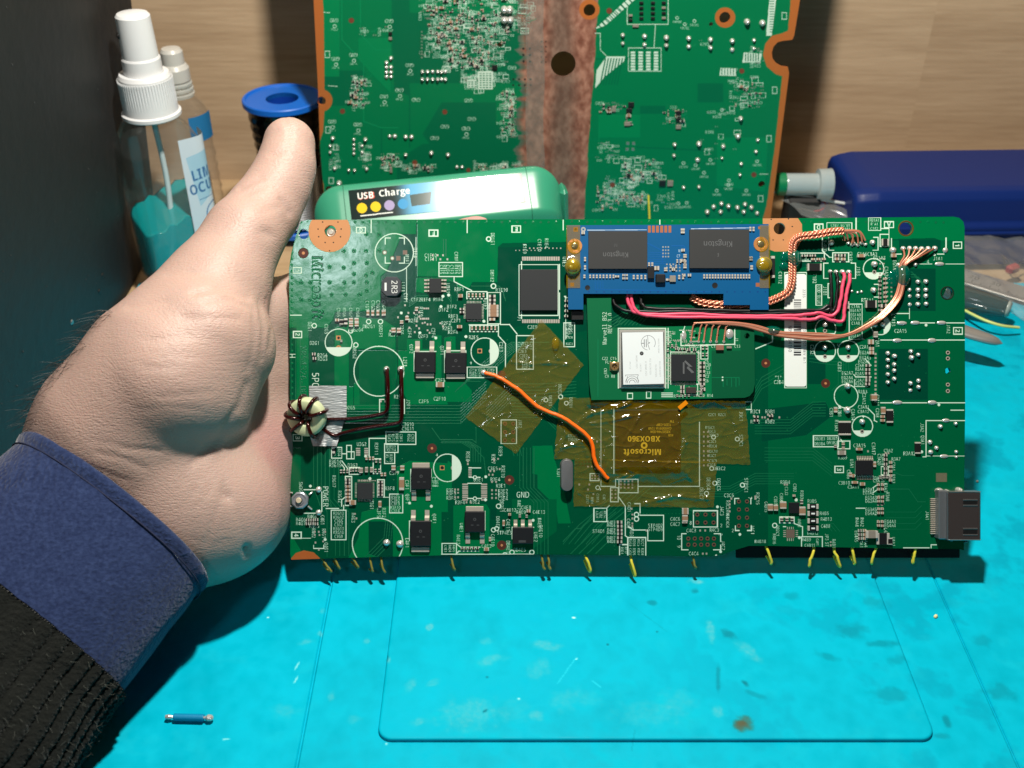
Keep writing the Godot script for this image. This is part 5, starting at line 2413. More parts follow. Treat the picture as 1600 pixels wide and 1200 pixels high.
	for h in [[516, 361, 9.2], [474.5, 365.5, 8.2], [1218, 357, 9.2], [1415.5, 357, 10], [1480, 458, 9.6], [1481, 579.5, 4.8], [1016, 803, 0]]:
		if h[2] > 0:
			var q := pb(h[0], h[1])
			holes.append([Vector2(q.x, q.y), h[2] * D / F])
	var b := Build.new()
	slab(outline, holes, -0.0016, 0.0, cv, b)
	var m := cv.material(0.012)
	m.metallic_specular = 0.5
	put("substrate", b, m, board)
	# plated rims of the two right holes
	for h in [[1415.5, 357, 11], [1480, 458, 9.6]]:
		b = Build.new()
		b.x = Transform3D(Basis(Vector3.RIGHT, PI * 0.5), pb(h[0], h[1]))
		var r: float = h[2] * D / F
		b.lathe([Vector2(r * 0.9, -0.0014), Vector2(r * 0.91, 0.0), Vector2(r, 0.00006), Vector2(r * 1.12, 0.00002)], 28)
		put("hole_rim", b, mat(Color(0.45, 0.33, 0.15), 0.35, 0.6) if h[1] < 400 else mat(Color(0.03, 0.12, 0.07), 0.4), board)
	# a screw end seen through the top left hole
	b = Build.new()
	b.x = Transform3D(Basis(Vector3.RIGHT, PI * 0.5), pb(517.5, 363.5, -1.4))
	b.lathe([Vector2(0, 0.0010), Vector2(0.0008, 0.0010), Vector2(0.0012, 0.0006), Vector2(0.0015, 0.0007), Vector2(0.0018, 0.0002), Vector2(0.0019, -0.003)], 16)
	put("stud", b, M.lead, board)


# ---------------------------------------------------------------- parts soldered on the board
func block(called: String, x0: float, y0: float, x1: float, y1: float, mm: float, m: Material, bev := 0.12, base := 0.0, parent: Node = null) -> MeshInstance3D:
	var a := pb(x0, y0, base + mm)
	var c := pb(x1, y1, base + mm)
	var b := Build.new()
	b.box(Vector3((a.x + c.x) * 0.5, (a.y + c.y) * 0.5, (base + mm * 0.5) * 0.001), Vector3(absf(c.x - a.x), absf(a.y - c.y), mm * 0.001), bev * 0.001)
	return put(called, b, m, parent if parent else board)


func lead(b: Build, x: float, y: float, to: Vector2, w: float, hi: float, out: float) -> void:
	# a gull-wing lead from (x, y) outwards: rises to hi mm at the body
	var side := Vector3(absf(to.y), absf(to.x), 0) * w * 0.00025 * 0.5
	var d := Vector3(to.x, -to.y, 0)
	var p0 := pb(x, y, 0.0)
	var s := [p0 + Vector3(0, 0, hi * 0.001), p0 + d * out * 0.3 * 0.00025 + Vector3(0, 0, hi * 0.001), p0 + d * out * 0.5 * 0.00025 + Vector3(0, 0, 0.0001), p0 + d * out * 0.00025 + Vector3(0, 0, 0.0001)]
	var rows := []
	for q in s:
		rows.append([q - side, q + side])
	var th := Vector3(0, 0, 0.00016)
	for i in 3:
		b.face([rows[i][0] + th, rows[i][1] + th, rows[i + 1][1] + th, rows[i + 1][0] + th], Vector3(0, 0, 1))
		b.face([rows[i][0], rows[i][0] + th, rows[i + 1][0] + th, rows[i + 1][0]], -side)
		b.face([rows[i][1], rows[i][1] + th, rows[i + 1][1] + th, rows[i + 1][1]], side)
	b.face([rows[3][0], rows[3][1], rows[3][1] + th, rows[3][0] + th], d)


func transistor(x0: float, y0: float, x1: float, y1: float, up: bool, lx: Array, long := 17.0) -> void:
	var g := -1.0 if up else 1.0          # where the leads go in the picture
	var body := block("transistor", x0, y0, x1, y1, 2.1, M.chip_dark, 0.3, 0.1)
	var b := Build.new()
	var yt := y1 if up else y0
	var a := pb(x0 + 2, yt - g * 0.5, 0)
	var c := pb(x1 - 2, yt - g * 8.0, 0)
	b.box(Vector3((a.x + c.x) * 0.5, (a.y + c.y) * 0.5, 0.0005), Vector3(absf(c.x - a.x), absf(a.y - c.y), 0.0009), 0.0001)
	put("tab", b, M.lead, body)
	for x in lx:
		b = Build.new()
		lead(b, x, y0 if up else y1, Vector2(0, g), 7.0, 1.0, long)
		put("lead", b, M.lead, body)
	b = Build.new()
	var q := pb((x0 + x1) * 0.5, (y0 + y1) * 0.5 - 4.0, 2.2)
	b.x = Transform3D(Basis(Vector3.RIGHT, PI * 0.5), q)
	b.lathe([Vector2(0.0003, 0.00001), Vector2(0.0006, 0.00001), Vector2(0.0006, -0.0002)], 14)
	put("mould_mark", b, M.print_faint, body)
	for i in 2:
		b = Build.new()
		b.box(pb((x0 + x1) * 0.5 - 4 + 9 * i, (y0 + y1) * 0.5 + 5, 2.2), Vector3(0.0010, 0.0003, 0.00002))
		put("print", b, M.print_faint, body)


func chip(called: String, x0: float, y0: float, x1: float, y1: float, mm: float, m: Material, sides: String, n: int, w: float, out: float) -> MeshInstance3D:
	var body := block(called, x0, y0, x1, y1, mm, m, 0.1, 0.05)
	for s in sides:
		for i in n:
			var t := (i + 0.5) / n
			var b := Build.new()
			match s:
				"l":
					lead(b, x0, lerpf(y0, y1, t), Vector2(-1, 0), w, mm * 0.45, out)
				"r":
					lead(b, x1, lerpf(y0, y1, t), Vector2(1, 0), w, mm * 0.45, out)
				"t":
					lead(b, lerpf(x0, x1, t), y0, Vector2(0, -1), w, mm * 0.45, out)
				"b":
					lead(b, lerpf(x0, x1, t), y1, Vector2(0, 1), w, mm * 0.45, out)
			put("lead", b, M.lead, body)
	return body


func mark(s: String, px: float, py: float, mm: float, h: float, deg: float, m: Material, parent: Node, font: Font = null) -> MeshInstance3D:
	return writing(s, h * 0.00025, Transform3D(Basis(Vector3.BACK, deg_to_rad(-deg)), pb(px, py, mm)), m, parent, font)


func large_parts() -> void:
	transistor(648, 550, 680.5, 583, true, [652.5, 675])
	transistor(695.5, 551, 729, 584, true, [701, 723.5])
	transistor(642.5, 731, 673.5, 765, false, [647, 669])
	transistor(641, 814, 673, 854, true, [646, 667.5])
	transistor(726, 799, 757.5, 832, false, [731, 753.5])
	var body := block("regulator", 801, 824, 833.5, 850, 1.7, M.chip_dark, 0.25, 0.1)
	for x in [805.5, 816.8, 828.3]:
		var b := Build.new()
		lead(b, x, 824, Vector2(0, -1), 5.5, 0.8, 12)
		put("lead", b, M.lead, body)
	var b := Build.new()
	b.box(pb(816, 846, 1.82), Vector3(0.0028, 0.0009, 0.00004))
	put("print", b, M.print_faint, body)
	# power inductor
	b = Build.new()
	var o := Vector3.ZERO
	var c := pb(611.5, 447.5, 3.2)
	var half := 15.0 * D / F
	var rows := []
	for st in [[1.0, 0.0003], [1.0, 0.0029], [0.94, 0.0032], [0.0, 0.0032]]:
		var row := []
		for k in 8:
			for g in [0, 1]:
				pass
		for e in [[1, 0.55], [0.55, 1], [-0.55, 1], [-1, 0.55], [-1, -0.55], [-0.55, -1], [0.55, -1], [1, -0.55]]:
			row.append(Vector3(c.x + e[0] * half * st[0], c.y + e[1] * half * st[0], st[1]))
		rows.append(row)
	for i in 3:
		for k in 8:
			var q := [rows[i][k], rows[i][(k + 1) % 8], rows[i + 1][(k + 1) % 8], rows[i + 1][k]]
			var mid: Vector3 = (q[0] + q[1] + q[2] + q[3]) * 0.25 - Vector3(c.x, c.y, 0.0015)
			if i == 2:
				b.tri(q[0], q[1], q[2], Vector3.BACK, Vector3.BACK, Vector3.BACK)
			else:
				b.face(q, mid)
	var ind := put("inductor", b, mat(Color(0.235, 0.25, 0.27), 0.45), board)
	mark("2R3", 616, 448.5, 3.23, 9.0, 90, M.print_white, ind, sans)
	b = Build.new()
	b.box(pb(602.5, 448, 3.22), Vector3(0.0008, 0.0031, 0.00003))
	put("print", b, M.print_white, ind)
	# small outline chip, flat packs, flash memory
	chip("driver_chip", 671, 435, 689.5, 457.5, 1.5, M.chip, "lr", 4, 2.6, 8)
	block("controller_chip", 728, 474, 752.5, 499, 0.9, M.chip, 0.05)
	block("controller_chip", 558.5, 754.5, 582, 780, 0.9, M.chip, 0.05)
	block("flash_chip", 812.5, 421, 871.5, 485, 1.15, M.chip, 0.12)
	chip("video_chip", 1338, 719.5, 1364, 742, 1.4, M.chip_dark, "tb", 10, 1.5, 7)
	block("small_chip", 1233, 785.5, 1249, 802, 0.9, M.chip_dark, 0.05)
	block("small_chip", 1236 - 12, 798, 1224.5, 799, 0.2, M.tin, 0.0)
	# crystal can
	b = Build.new()
	rows = []
	var cc := pb(886, 743, 3.4)
	for st in [[10.6, 0.0], [10.6, 0.0003], [9.6, 0.0005], [9.4, 0.0030], [8.7, 0.0034], [0.02, 0.0034]]:
		var row := []
		for k in 32:
			var g := TAU * k / 32
			var r: float = st[0] * D / F * 0.985
			row.append(Vector3(cc.x + cos(g) * r, cc.y + sin(g) * r + signf(sin(g)) * 15.0 * D / F * minf(1.0, st[0] / 8.7), st[1]))
		rows.append(row)
	b.grid(rows, true)
	put("crystal", b, mat(Color(0.47, 0.47, 0.48), 0.42, 0.6), board)
	# power button
	b = Build.new()
	b.x = Transform3D(Basis(Vector3.RIGHT, PI * 0.5) * Basis(Vector3.UP, PI / 8.0), pb(468.5, 782, 1.5) * Vector3(1, 1, 0))
	b.lathe([Vector2(0.0034, 0), Vector2(0.0034, 0.0018), Vector2(0.003, 0.0021), Vector2(0.0026, 0.0021), Vector2(0.0025, 0.0019), Vector2(0.0017, 0.0019), Vector2(0.0017, 0.0022), Vector2(0.0012, 0.0022)], 8)
	var btn := put("power_button", b, mat(Color(0.6, 0.62, 0.65), 0.3, 0.55), board)
	b = Build.new()
	b.x = Transform3D(Basis(Vector3.RIGHT, PI * 0.5), pb(467.5, 781.5, 1.5) * Vector3(1, 1, 0))
	b.lathe([Vector2(0.0011, 0.0018), Vector2(0.0011, 0.0028), Vector2(0.0009, 0.003), Vector2(0, 0.003)], 18)
	put("plunger", b, mat(Color(0.78, 0.72, 0.62), 0.45), btn)
	for e in [[483, 773, 488, 769], [481, 791, 487, 796], [457, 770, 453, 770], [457, 791, 453, 791]]:
		b = Build.new()
		b.tube([pb(e[0], e[1], 0.9), pb((e[0] + e[2]) * 0.5, (e[1] + e[3]) * 0.5, 0.7), pb(e[2], e[3], 0.1)], 0.00035, 6)
		put("leg", b, M.solder, btn)
	# film and ceramic capacitors, resistors you can tell apart: x0 y0 x1 y1 height kind
	for e in "681,597,694,605,1.4,c|623.5,746,631.5,766,1.2,c|1362,616,1371,626,1.5,c|1353.5,829.5,1372,841,1.8,g|1353,700.5,1361,0,0,-|1338,700,1348,704,0.9,c|1331,741,1336,746,0.8,c|1331,752,1341,756,0.8,c|1344,754,1352,759,0.8,c|1309,704,1322,711,0.7,g|1219,784,1229,795,1.1,c|1200,788,1208,798,1.0,c|1209,789,1216,798,1.0,c|1249,792,1259,805,1.1,c|794,802,798.5,806,0.9,c|785,813,789,822,0.9,c|817,0,0,0,0,-|756,856,764,861,0.8,c|1066,794,1076,804,1.1,c|1066,805,1075,815,1.0,c|1066,815,1074,818,0.9,g|716,459.5,723,465,0.9,c|714,508,722,513,0.9,c|763,476,779,484,1.0,c|763,484,779,489,1.0,c|763,489,779,495,1.0,c|546,782,556,789,1.0,c|591,783,596,793,0.9,c|1340,397,1352,402,0.9,c|1378,373,1389,384,0.8,r|1285,490,1300,0,0,-|1393,396,1401,402,0.9,c|1353,469,1370,481,1.2,k|1262,411.5,1284,423,1.3,k|1310.5,658,1330,680,1.1,k|1377,636,1384,647,0.9,c|1376,649,1383,653,0.7,c|1376,655,1383,659,0.7,c|1385.5,639.5,1396,660.5,1.0,k|1370,833,1390,851,0.9,r|1387.5,841,1395,851,0.9,k|1430,691,1439,709,0.9,k|1205,400,1211,434,1.6,k|561,731,567,739,0.8,g|570,730,575,738,0.8,g|578,730,583,738,0.8,g|530,499,537,507,0.8,r|1365,518,1372,527,0.9,g".split("|"):
		var q := e.split(",")
		if q[5] == "-":
			continue
		part(float(q[0]), float(q[1]), float(q[2]), float(q[3]), float(q[4]), q[5])
	for y in [787.5, 798.5, 810, 821.5]:
		part(1262, y, 1279, y + 8, 0.6, "R")
	mark("G", 1320.5, 665, 1.12, 8, 90, M.print_white, board, sans)
	mark("25", 1320.5, 674, 1.12, 7, 90, M.print_white, board, sans)
	mark("K", 1274.5, 418, 1.32, 7, 0, M.print_white, board, sans_bold)
	mark("L", 1363, 476, 1.22, 7, 0, M.print_white, board, sans_bold)


func part(x0: float, y0: float, x1: float, y1: float, mm: float, kind: String) -> void:
	var wide := absf(x1 - x0) >= absf(y1 - y0)
	var body_m: Material = {"c": M.cap, "g": M.cap_grey, "k": M.resistor, "r": M.resistor, "R": M.resistor}[kind]
	var ex := 0.2 if kind != "k" else 0.12
	var fx := (x1 - x0) * ex if wide else 0.0
	var fy := (y1 - y0) * ex if not wide else 0.0
	var o := block("capacitor" if kind in ["c", "g"] else "resistor", x0 + fx, y0 + fy, x1 - fx, y1 - fy, mm, body_m, 0.06, 0.03)
	if wide:
		block("terminal", x0, y0 + 0.2, x0 + fx, y1 - 0.2, mm * 1.03, M.tin, 0.06, 0.0, o)
		block("terminal", x1 - fx, y0 + 0.2, x1, y1 - 0.2, mm * 1.03, M.tin, 0.06, 0.0, o)
	else:
		block("terminal", x0 + 0.2, y0, x1 - 0.2, y0 + fy, mm * 1.03, M.tin, 0.06, 0.0, o)
		block("terminal", x0 + 0.2, y1 - fy, x1 - 0.2, y1, mm * 1.03, M.tin, 0.06, 0.0, o)
	if kind == "R":
		var b := Build.new()
		b.box(pb((x0 + x1) * 0.5, (y0 + y1) * 0.5, mm + 0.05), Vector3(0.0014, 0.0006, 0.00002))
		put("print", b, M.print_white, o)


func small_parts() -> void:
	# rows of tiny parts, a few pixels each: x y count dx dy width height kind
	var dark := Build.new()
	var ends := Build.new()
	var tan_ := Build.new()
	var rng := RandomNumberGenerator.new()
	rng.seed = 13
	for e in "733,461.5,5,5.6,0,2.6,6,c|738,512.5,7,6,0,2.6,6,c|769,463,3,0,6,10,4,r|769,499,1,0,0,9,4,c|575,489,4,8,0,4,8,c|601,489,1,0,0,4,8,c|527,500,1,0,0,6,4,c|541,502,1,0,0,5,9,r|549,500,2,9,0,6,6,c|549,507,2,9,0,6,6,c|676,410,0,0,0,3,3,r|544,749,3,0,5,8,3.4,r|544,760,5,0,5.6,8,3.4,c|595,753,5,0,5,8,3.4,r|588,720,2,6,0,3,5,r|587,735,2,6,0,3,5,r|548,734,4,4.4,0,2.6,5,r|573,716,3,5,0,3,5,c|533,736,3,5,0,3,5,r|597,741,2,5,0,3,5,c|615,731,2,14,0,6,7,c|470,0,0,0,0,0,0,r|481,812,3,7,0,5,4,r|481,818,3,7,0,5,4,r|522,703,1,0,0,4,10,r|534,533,1,0,0,3,3,r|491,553,1,0,0,5,4,r|492,560,1,0,0,5,4,r|651,483,1,0,0,4,6,c|636,497,1,0,0,5,6,c|615,516,2,9,0,6,7,c|628,503,1,0,0,5,5,c|722,483,2,0,5,7,3,r|968,815.5,6,0,6.1,8,4,r|722,856,5,6,0,4,3.4,r|812,806,2,11,0,3.4,4,r|826,798,1,0,0,6,4,c|766,842,1,0,0,3.4,6,c|771,700,0,0,0,0,0,r|1374,433,9,0,6.4,4,3,r|1382,436,8,0,7,4.4,3.2,c|1380,478,3,0,8,9,5,r|1355,571,4,0,6.2,7,4,r|1355,594,2,0,6,7,4,r|1361,545,2,0,6,7,5,c|1360,534,1,0,0,8,7,c|1255,399.5,3,8,0,6,3,r|1270,405,3,8,0,6,3,c|1307,399,2,10,0,7,4,r|1307,405,2,10,0,7,4,c|1380,377,2,6,0,4,7,r|1221,811,3,8,0,4.4,5,r|1375,745,4,5,0,3.6,4,r|1383,711,5,0,7,5,4,r|1391,722,5,0,7,4.4,4,c|1372,757,2,6,0,4,3.4,c|1372,764,2,6,0,4,3.4,c|1372,777,2,6,0,4,3.4,c|1372,783,2,6,0,4,3.4,c|1372,795,2,6,0,4,3.4,c|1372,801,2,6,0,4,3.4,c|1372,815,2,6,0,4,3.4,c|1372,821,2,6,0,4,3.4,c|1343,829,3,0,6,5,4,r|1350,829,3,0,6,5,4,c|1366,725,1,0,0,4,8,c|1305,697,1,0,0,4,4,r|1317,693,2,0,7,4,4,c|1328,741,1,0,0,4,6,c|1204,650,1,0,0,6,3,r|1181,651,2,0,6,7,3,r|1300,490,2,0,6,9,4,r|1322,474,2,0,6,7,5,c|885,470,4,0,8,6,3,r|1305,640,1,0,0,5,8,c|1222,0,0,0,0,0,0,r|726,846,0,0,0,0,0,r|1240,774,1,0,0,4,3,c|1252,784,1,0,0,4,6,r".split("|"):
		var q := e.split(",")
		for i in int(q[2]):
			var w := float(q[5])
			var h := float(q[6])
			var p := pb(float(q[0]) + i * float(q[3]) + rng.randf_range(-0.3, 0.3), float(q[1]) + i * float(q[4]) + rng.randf_range(-0.3, 0.3))
			var s := Vector3(w * 0.00025, h * 0.00025, 0.0005 + 0.00006 * minf(w, h))
			var along := Vector3(1, 0, 0) if w > h else Vector3(0, 1, 0)
			(dark if q[7] == "r" else tan_).box(p + Vector3(0, 0, s.z * 0.5), s * (Vector3.ONE - along * 0.35))
			for g in [-1, 1]:
				ends.box(p + Vector3(0, 0, s.z * 0.5) + along * g * maxf(s.x, s.y) * 0.36, s * (Vector3.ONE * 1.04 - along * 0.72))
	stuff(put("small_resistor", dark, M.resistor, board))
	stuff(put("small_capacitor", tan_, M.cap, board))
	stuff(put("part_terminal", ends, M.tin, board))


func solder_points() -> void:
	var rng := RandomNumberGenerator.new()
	rng.seed = 3
	# x y radius height(mm): each soldered pin is a blob of its own
	for e in "498,765,5,1.2|498,801,5,1.2|604,848,5.5,1.4|625,850,6,1.5|1299,379,4.6,1.4|1363,379,4.6,1.4|1395,391,5.2,1.4|1411,388.5,4.2,1.2|1421,388.5,4.2,1.2|1430.5,388.5,4.2,1.2|1440,389,4.4,1.2|1450,388.5,4,1.2|1460.5,388.5,4.6,1.2|1477,391,4.2,0.6|1404,414,3.6,1|1430,413.5,3.6,1|1434,440.5,3.8,1.2|1446.5,440,3.8,1.2|1434,453,3.8,1.2|1446.5,453,3.8,1|1421,453,3,0.8|1434,462.5,3.8,1.2|1446.5,462.5,3.8,1|1421.5,463,3,0.5|1434,475.5,3.8,1.2|1447,475,3.8,1|1421.5,476,3,0.5|1364.5,453.5,4.6,1.6|1366,413,5.2,1.6|1289,507,4.8,1.4|1367,508,4,1.2|1379,507,4,1.2|1288.5,543,4,1.3|1325,543,4,1.3|1324,603.5,5,2|1323.5,641,6,2|1347,659,4.6,1.4|1387,552,3.4,1.2|1387,562.5,3.4,1.2|1397.5,556.5,4,1.3|1397,569.5,3.6,1.3|1387,573,3.2,0.7|1397,579,3.6,1.3|1387,585,3.4,1.2|1397,592,3.6,1.3|1387,597.5,3.4,1.2|1423,549,3.6,1.2|1424,559,4.4,1.5|1434.5,554.5,3.6,1.2|1422.5,599,3.6,1.2|1435,595,3.4,0.9|1422.5,610,3.2,0.6|1435,605,3.6,1.2|1469,666.5,4,1.2|1493,662,3,1|1453,691,4,1|1463,700,3.6,1|1454,706.5,4,1|1494,706,3,0.8|1494,714,2.4,0.7|1324,638,3,1|604,577,5,1.8|626.5,577.5,6,1.6|1297,424.5,3.6,1.3|1306,425,3.6,1.3|1316,425,4.4,1.4|1326,425.5,4.4,1.4|1312,441,2.4,0.6|1331,455,2.2,0.5|1340,457,2.2,0.5|1346,456,2.4,0.5|1325,380,3,1|1334,381,3,1|1340,383,3,0.9|1346,380,3,1|1352,382,3,1|1331,383,2.6,0.8".split("|"):
		var q := e.split(",")
		var r := float(q[2]) * 0.00025
		var b := Build.new()
		b.dome(pb(float(q[0]), float(q[1])), r * rng.randf_range(0.92, 1.05), r * rng.randf_range(0.92, 1.05), float(q[3]) * 0.001, 10)
		put("solder_joint", b, M.solder, board)
	# long slots filled with solder
	for e in "1409,505,8,3.2|1430,504.5,7.5,3.2|1471,504.5,7.5,3.2|1402,532,7.5,3.2|1456,532,7,3.6|1402,629,8,3.4|1456.5,629,7,3.4|1468,412.5,7.5,3.2|1478,657,6,3|1475,713,7,3".split("|"):
		var q := e.split(",")
		var b := Build.new()
		b.dome(pb(float(q[0]), float(q[1])), float(q[2]) * 0.00025, float(q[3]) * 0.00025, 0.0005, 14)
		put("solder_slot", b, M.solder, board)
	# empty plated holes of the pin headers
	for e in "1084,803,1096|1109,0,0".split("|"):
		pass
	var spots := []
	for i in 3:
		for j in 2:
			spots.append(Vector2(1089.5 + i * 12.7, 804 + j * 12.5))
	for i in 5:
		for j in 2:
			spots.append(Vector2(1075.5 + i * 10, 841.5 + j * 9.6))
	for i in 2:
		for j in 4:
			spots.append(Vector2(1154.5 + i * 12.6, 783.5 + j * 12.7))
	for i in 2:
		for j in 3:
			spots.append(Vector2(789 + i * 13, 662 + j * 13))
	for q in [Vector2(1289, 557), Vector2(1325.5, 557), Vector2(1347, 674), Vector2(1366, 425), Vector2(1481, 551), Vector2(1481, 560), Vector2(1481, 601), Vector2(1481, 611), Vector2(1289, 517)]:
		spots.append(q)
	for p in spots:
		var b := Build.new()
		b.x = Transform3D(Basis(Vector3.RIGHT, PI * 0.5), pb(p.x, p.y))
		b.lathe([Vector2(0.0008, 0.00002), Vector2(0.00078, 0.0001), Vector2(0.00045, 0.0001), Vector2(0.0004, 0.00003)], 12)
		var o := put("pin_hole", b, mat(Color(0.5, 0.36, 0.30), 0.4, 0.5) if p.x < 1280 else M.lead, board)
		b = Build.new()
		b.x = Transform3D(Basis(Vector3.RIGHT, PI * 0.5), pb(p.x, p.y))
		b.lathe([Vector2(0.00045, 0.00006), Vector2(0, 0.00005)], 12)
		put("bore", b, M.resistor, o)


# ---------------------------------------------------------------- ring coil on its foam pad
func toroid() -> void:
	var pad := mat(Color(0.62, 0.64, 0.65), 0.42, 0.25)
	pad.heightmap_enabled = true
	pad.heightmap_texture = noise_tex(0.04, FastNoiseLite.TYPE_SIMPLEX_SMOOTH, 3, 128, 0.0, 8)
	pad.heightmap_scale = 0.02
	pad.uv1_scale = Vector3(0.5, 3, 1)
	var b := Build.new()
	var rows := []
	for i in 5:
		var t := i / 4.0
		rows.append([pb(483, lerpf(603, 655, t), 1.0), pb(510, lerpf(602.5, 656, t), 1.3), pb(541.5, lerpf(603, 656, t), 1.0)])
	b.grid(rows)
	put("foil_pad", b, pad, board)
	b = Build.new()
	rows = []
	var rng := RandomNumberGenerator.new()
	rng.seed = 4
	for i in 7:
		var t := i / 6.0
		var row := []
		for k in 9:
			var s := k / 8.0
			var lo := lerpf(lerpf(474, 489, t), lerpf(541, 526, t), s)
			row.append(pb(lo, lerpf(648, 697, t), 0.9 + 1.2 * rng.randf() * t + sin(s * 9.0 + t * 4.0) * 0.5))
		rows.append(row)
	b.grid(rows)
	put("foil_pad", b, pad, board)
	# ferrite ring, tilted a little
	b = Build.new()
	var c := pb(479.5, 651, 5.0)
	var tilt := Basis.from_euler(Vector3(0.25, -0.15, 0))
	rows = []
	var big := 20.0 * D / F
	for i in 41:
		var g := TAU * i / 40
		var row := []
		for k in 16:
			var h := TAU * k / 16
			var cr := signf(cos(h)) * pow(absf(cos(h)), 0.6)
			var sr := signf(sin(h)) * pow(absf(sin(h)), 0.6)
			row.append(c + tilt * (Vector3(cos(g), sin(g), 0) * (big + cr * 10.5 * D / F) + Vector3(0, 0, sr * 0.0028)))
		rows.append(row)
	b.grid(rows, true)
	put("ring_core", b, mat(Color(0.74, 0.78, 0.62), 0.4), board)
	# eight turns of thick enamelled wire
	for a in [100.0, 62.0, 18.0, -70.0, -140.0, 172.0, 138.0]:
		var g := deg_to_rad(a)
		var d := Vector3(cos(g), sin(g), 0)
		var p := []
		for k in 15:
			var h := -PI * 0.62 + PI * 1.62 * k / 14.0
			var cr := signf(cos(h)) * pow(absf(cos(h)), 0.8)
			var sr := signf(sin(h)) * pow(absf(sin(h)), 0.8)
			p.append(c + tilt * (d * (big + cr * 13.2 * D / F) + Vector3(-d.y, d.x, 0) * (k - 7) * 0.00008 + Vector3(0, 0, sr * 0.0036)))
		b = Build.new()
		b.tube(p, 0.00074, 8)
		put("coil_turn", b, M.enamel, board)
	b = Build.new()
	b.tube(bpath("486,655,2.5 505,655,2.2 525,655.5,2 560,653.5,1.9 590,648.5,1.9 601,645,1.9 605.5,638,2.2 606,620,3 606,600,2.6 605,584,1.6 604.5,576,0.9", 5), 0.00078, 9)
	put("coil_lead", b, M.enamel, board)
	b = Build.new()
	b.tube(bpath("492,660,1.6 520,680,1.4 535,677,1.5 560,671,1.8 590,666,1.8 618,662,1.8 626,658,2 628,648,2.4 628,625,3 627.5,600,2.5 627,584,1.5 626.5,577,0.9", 5), 0.00078, 9)
	put("coil_lead", b, M.enamel, board)


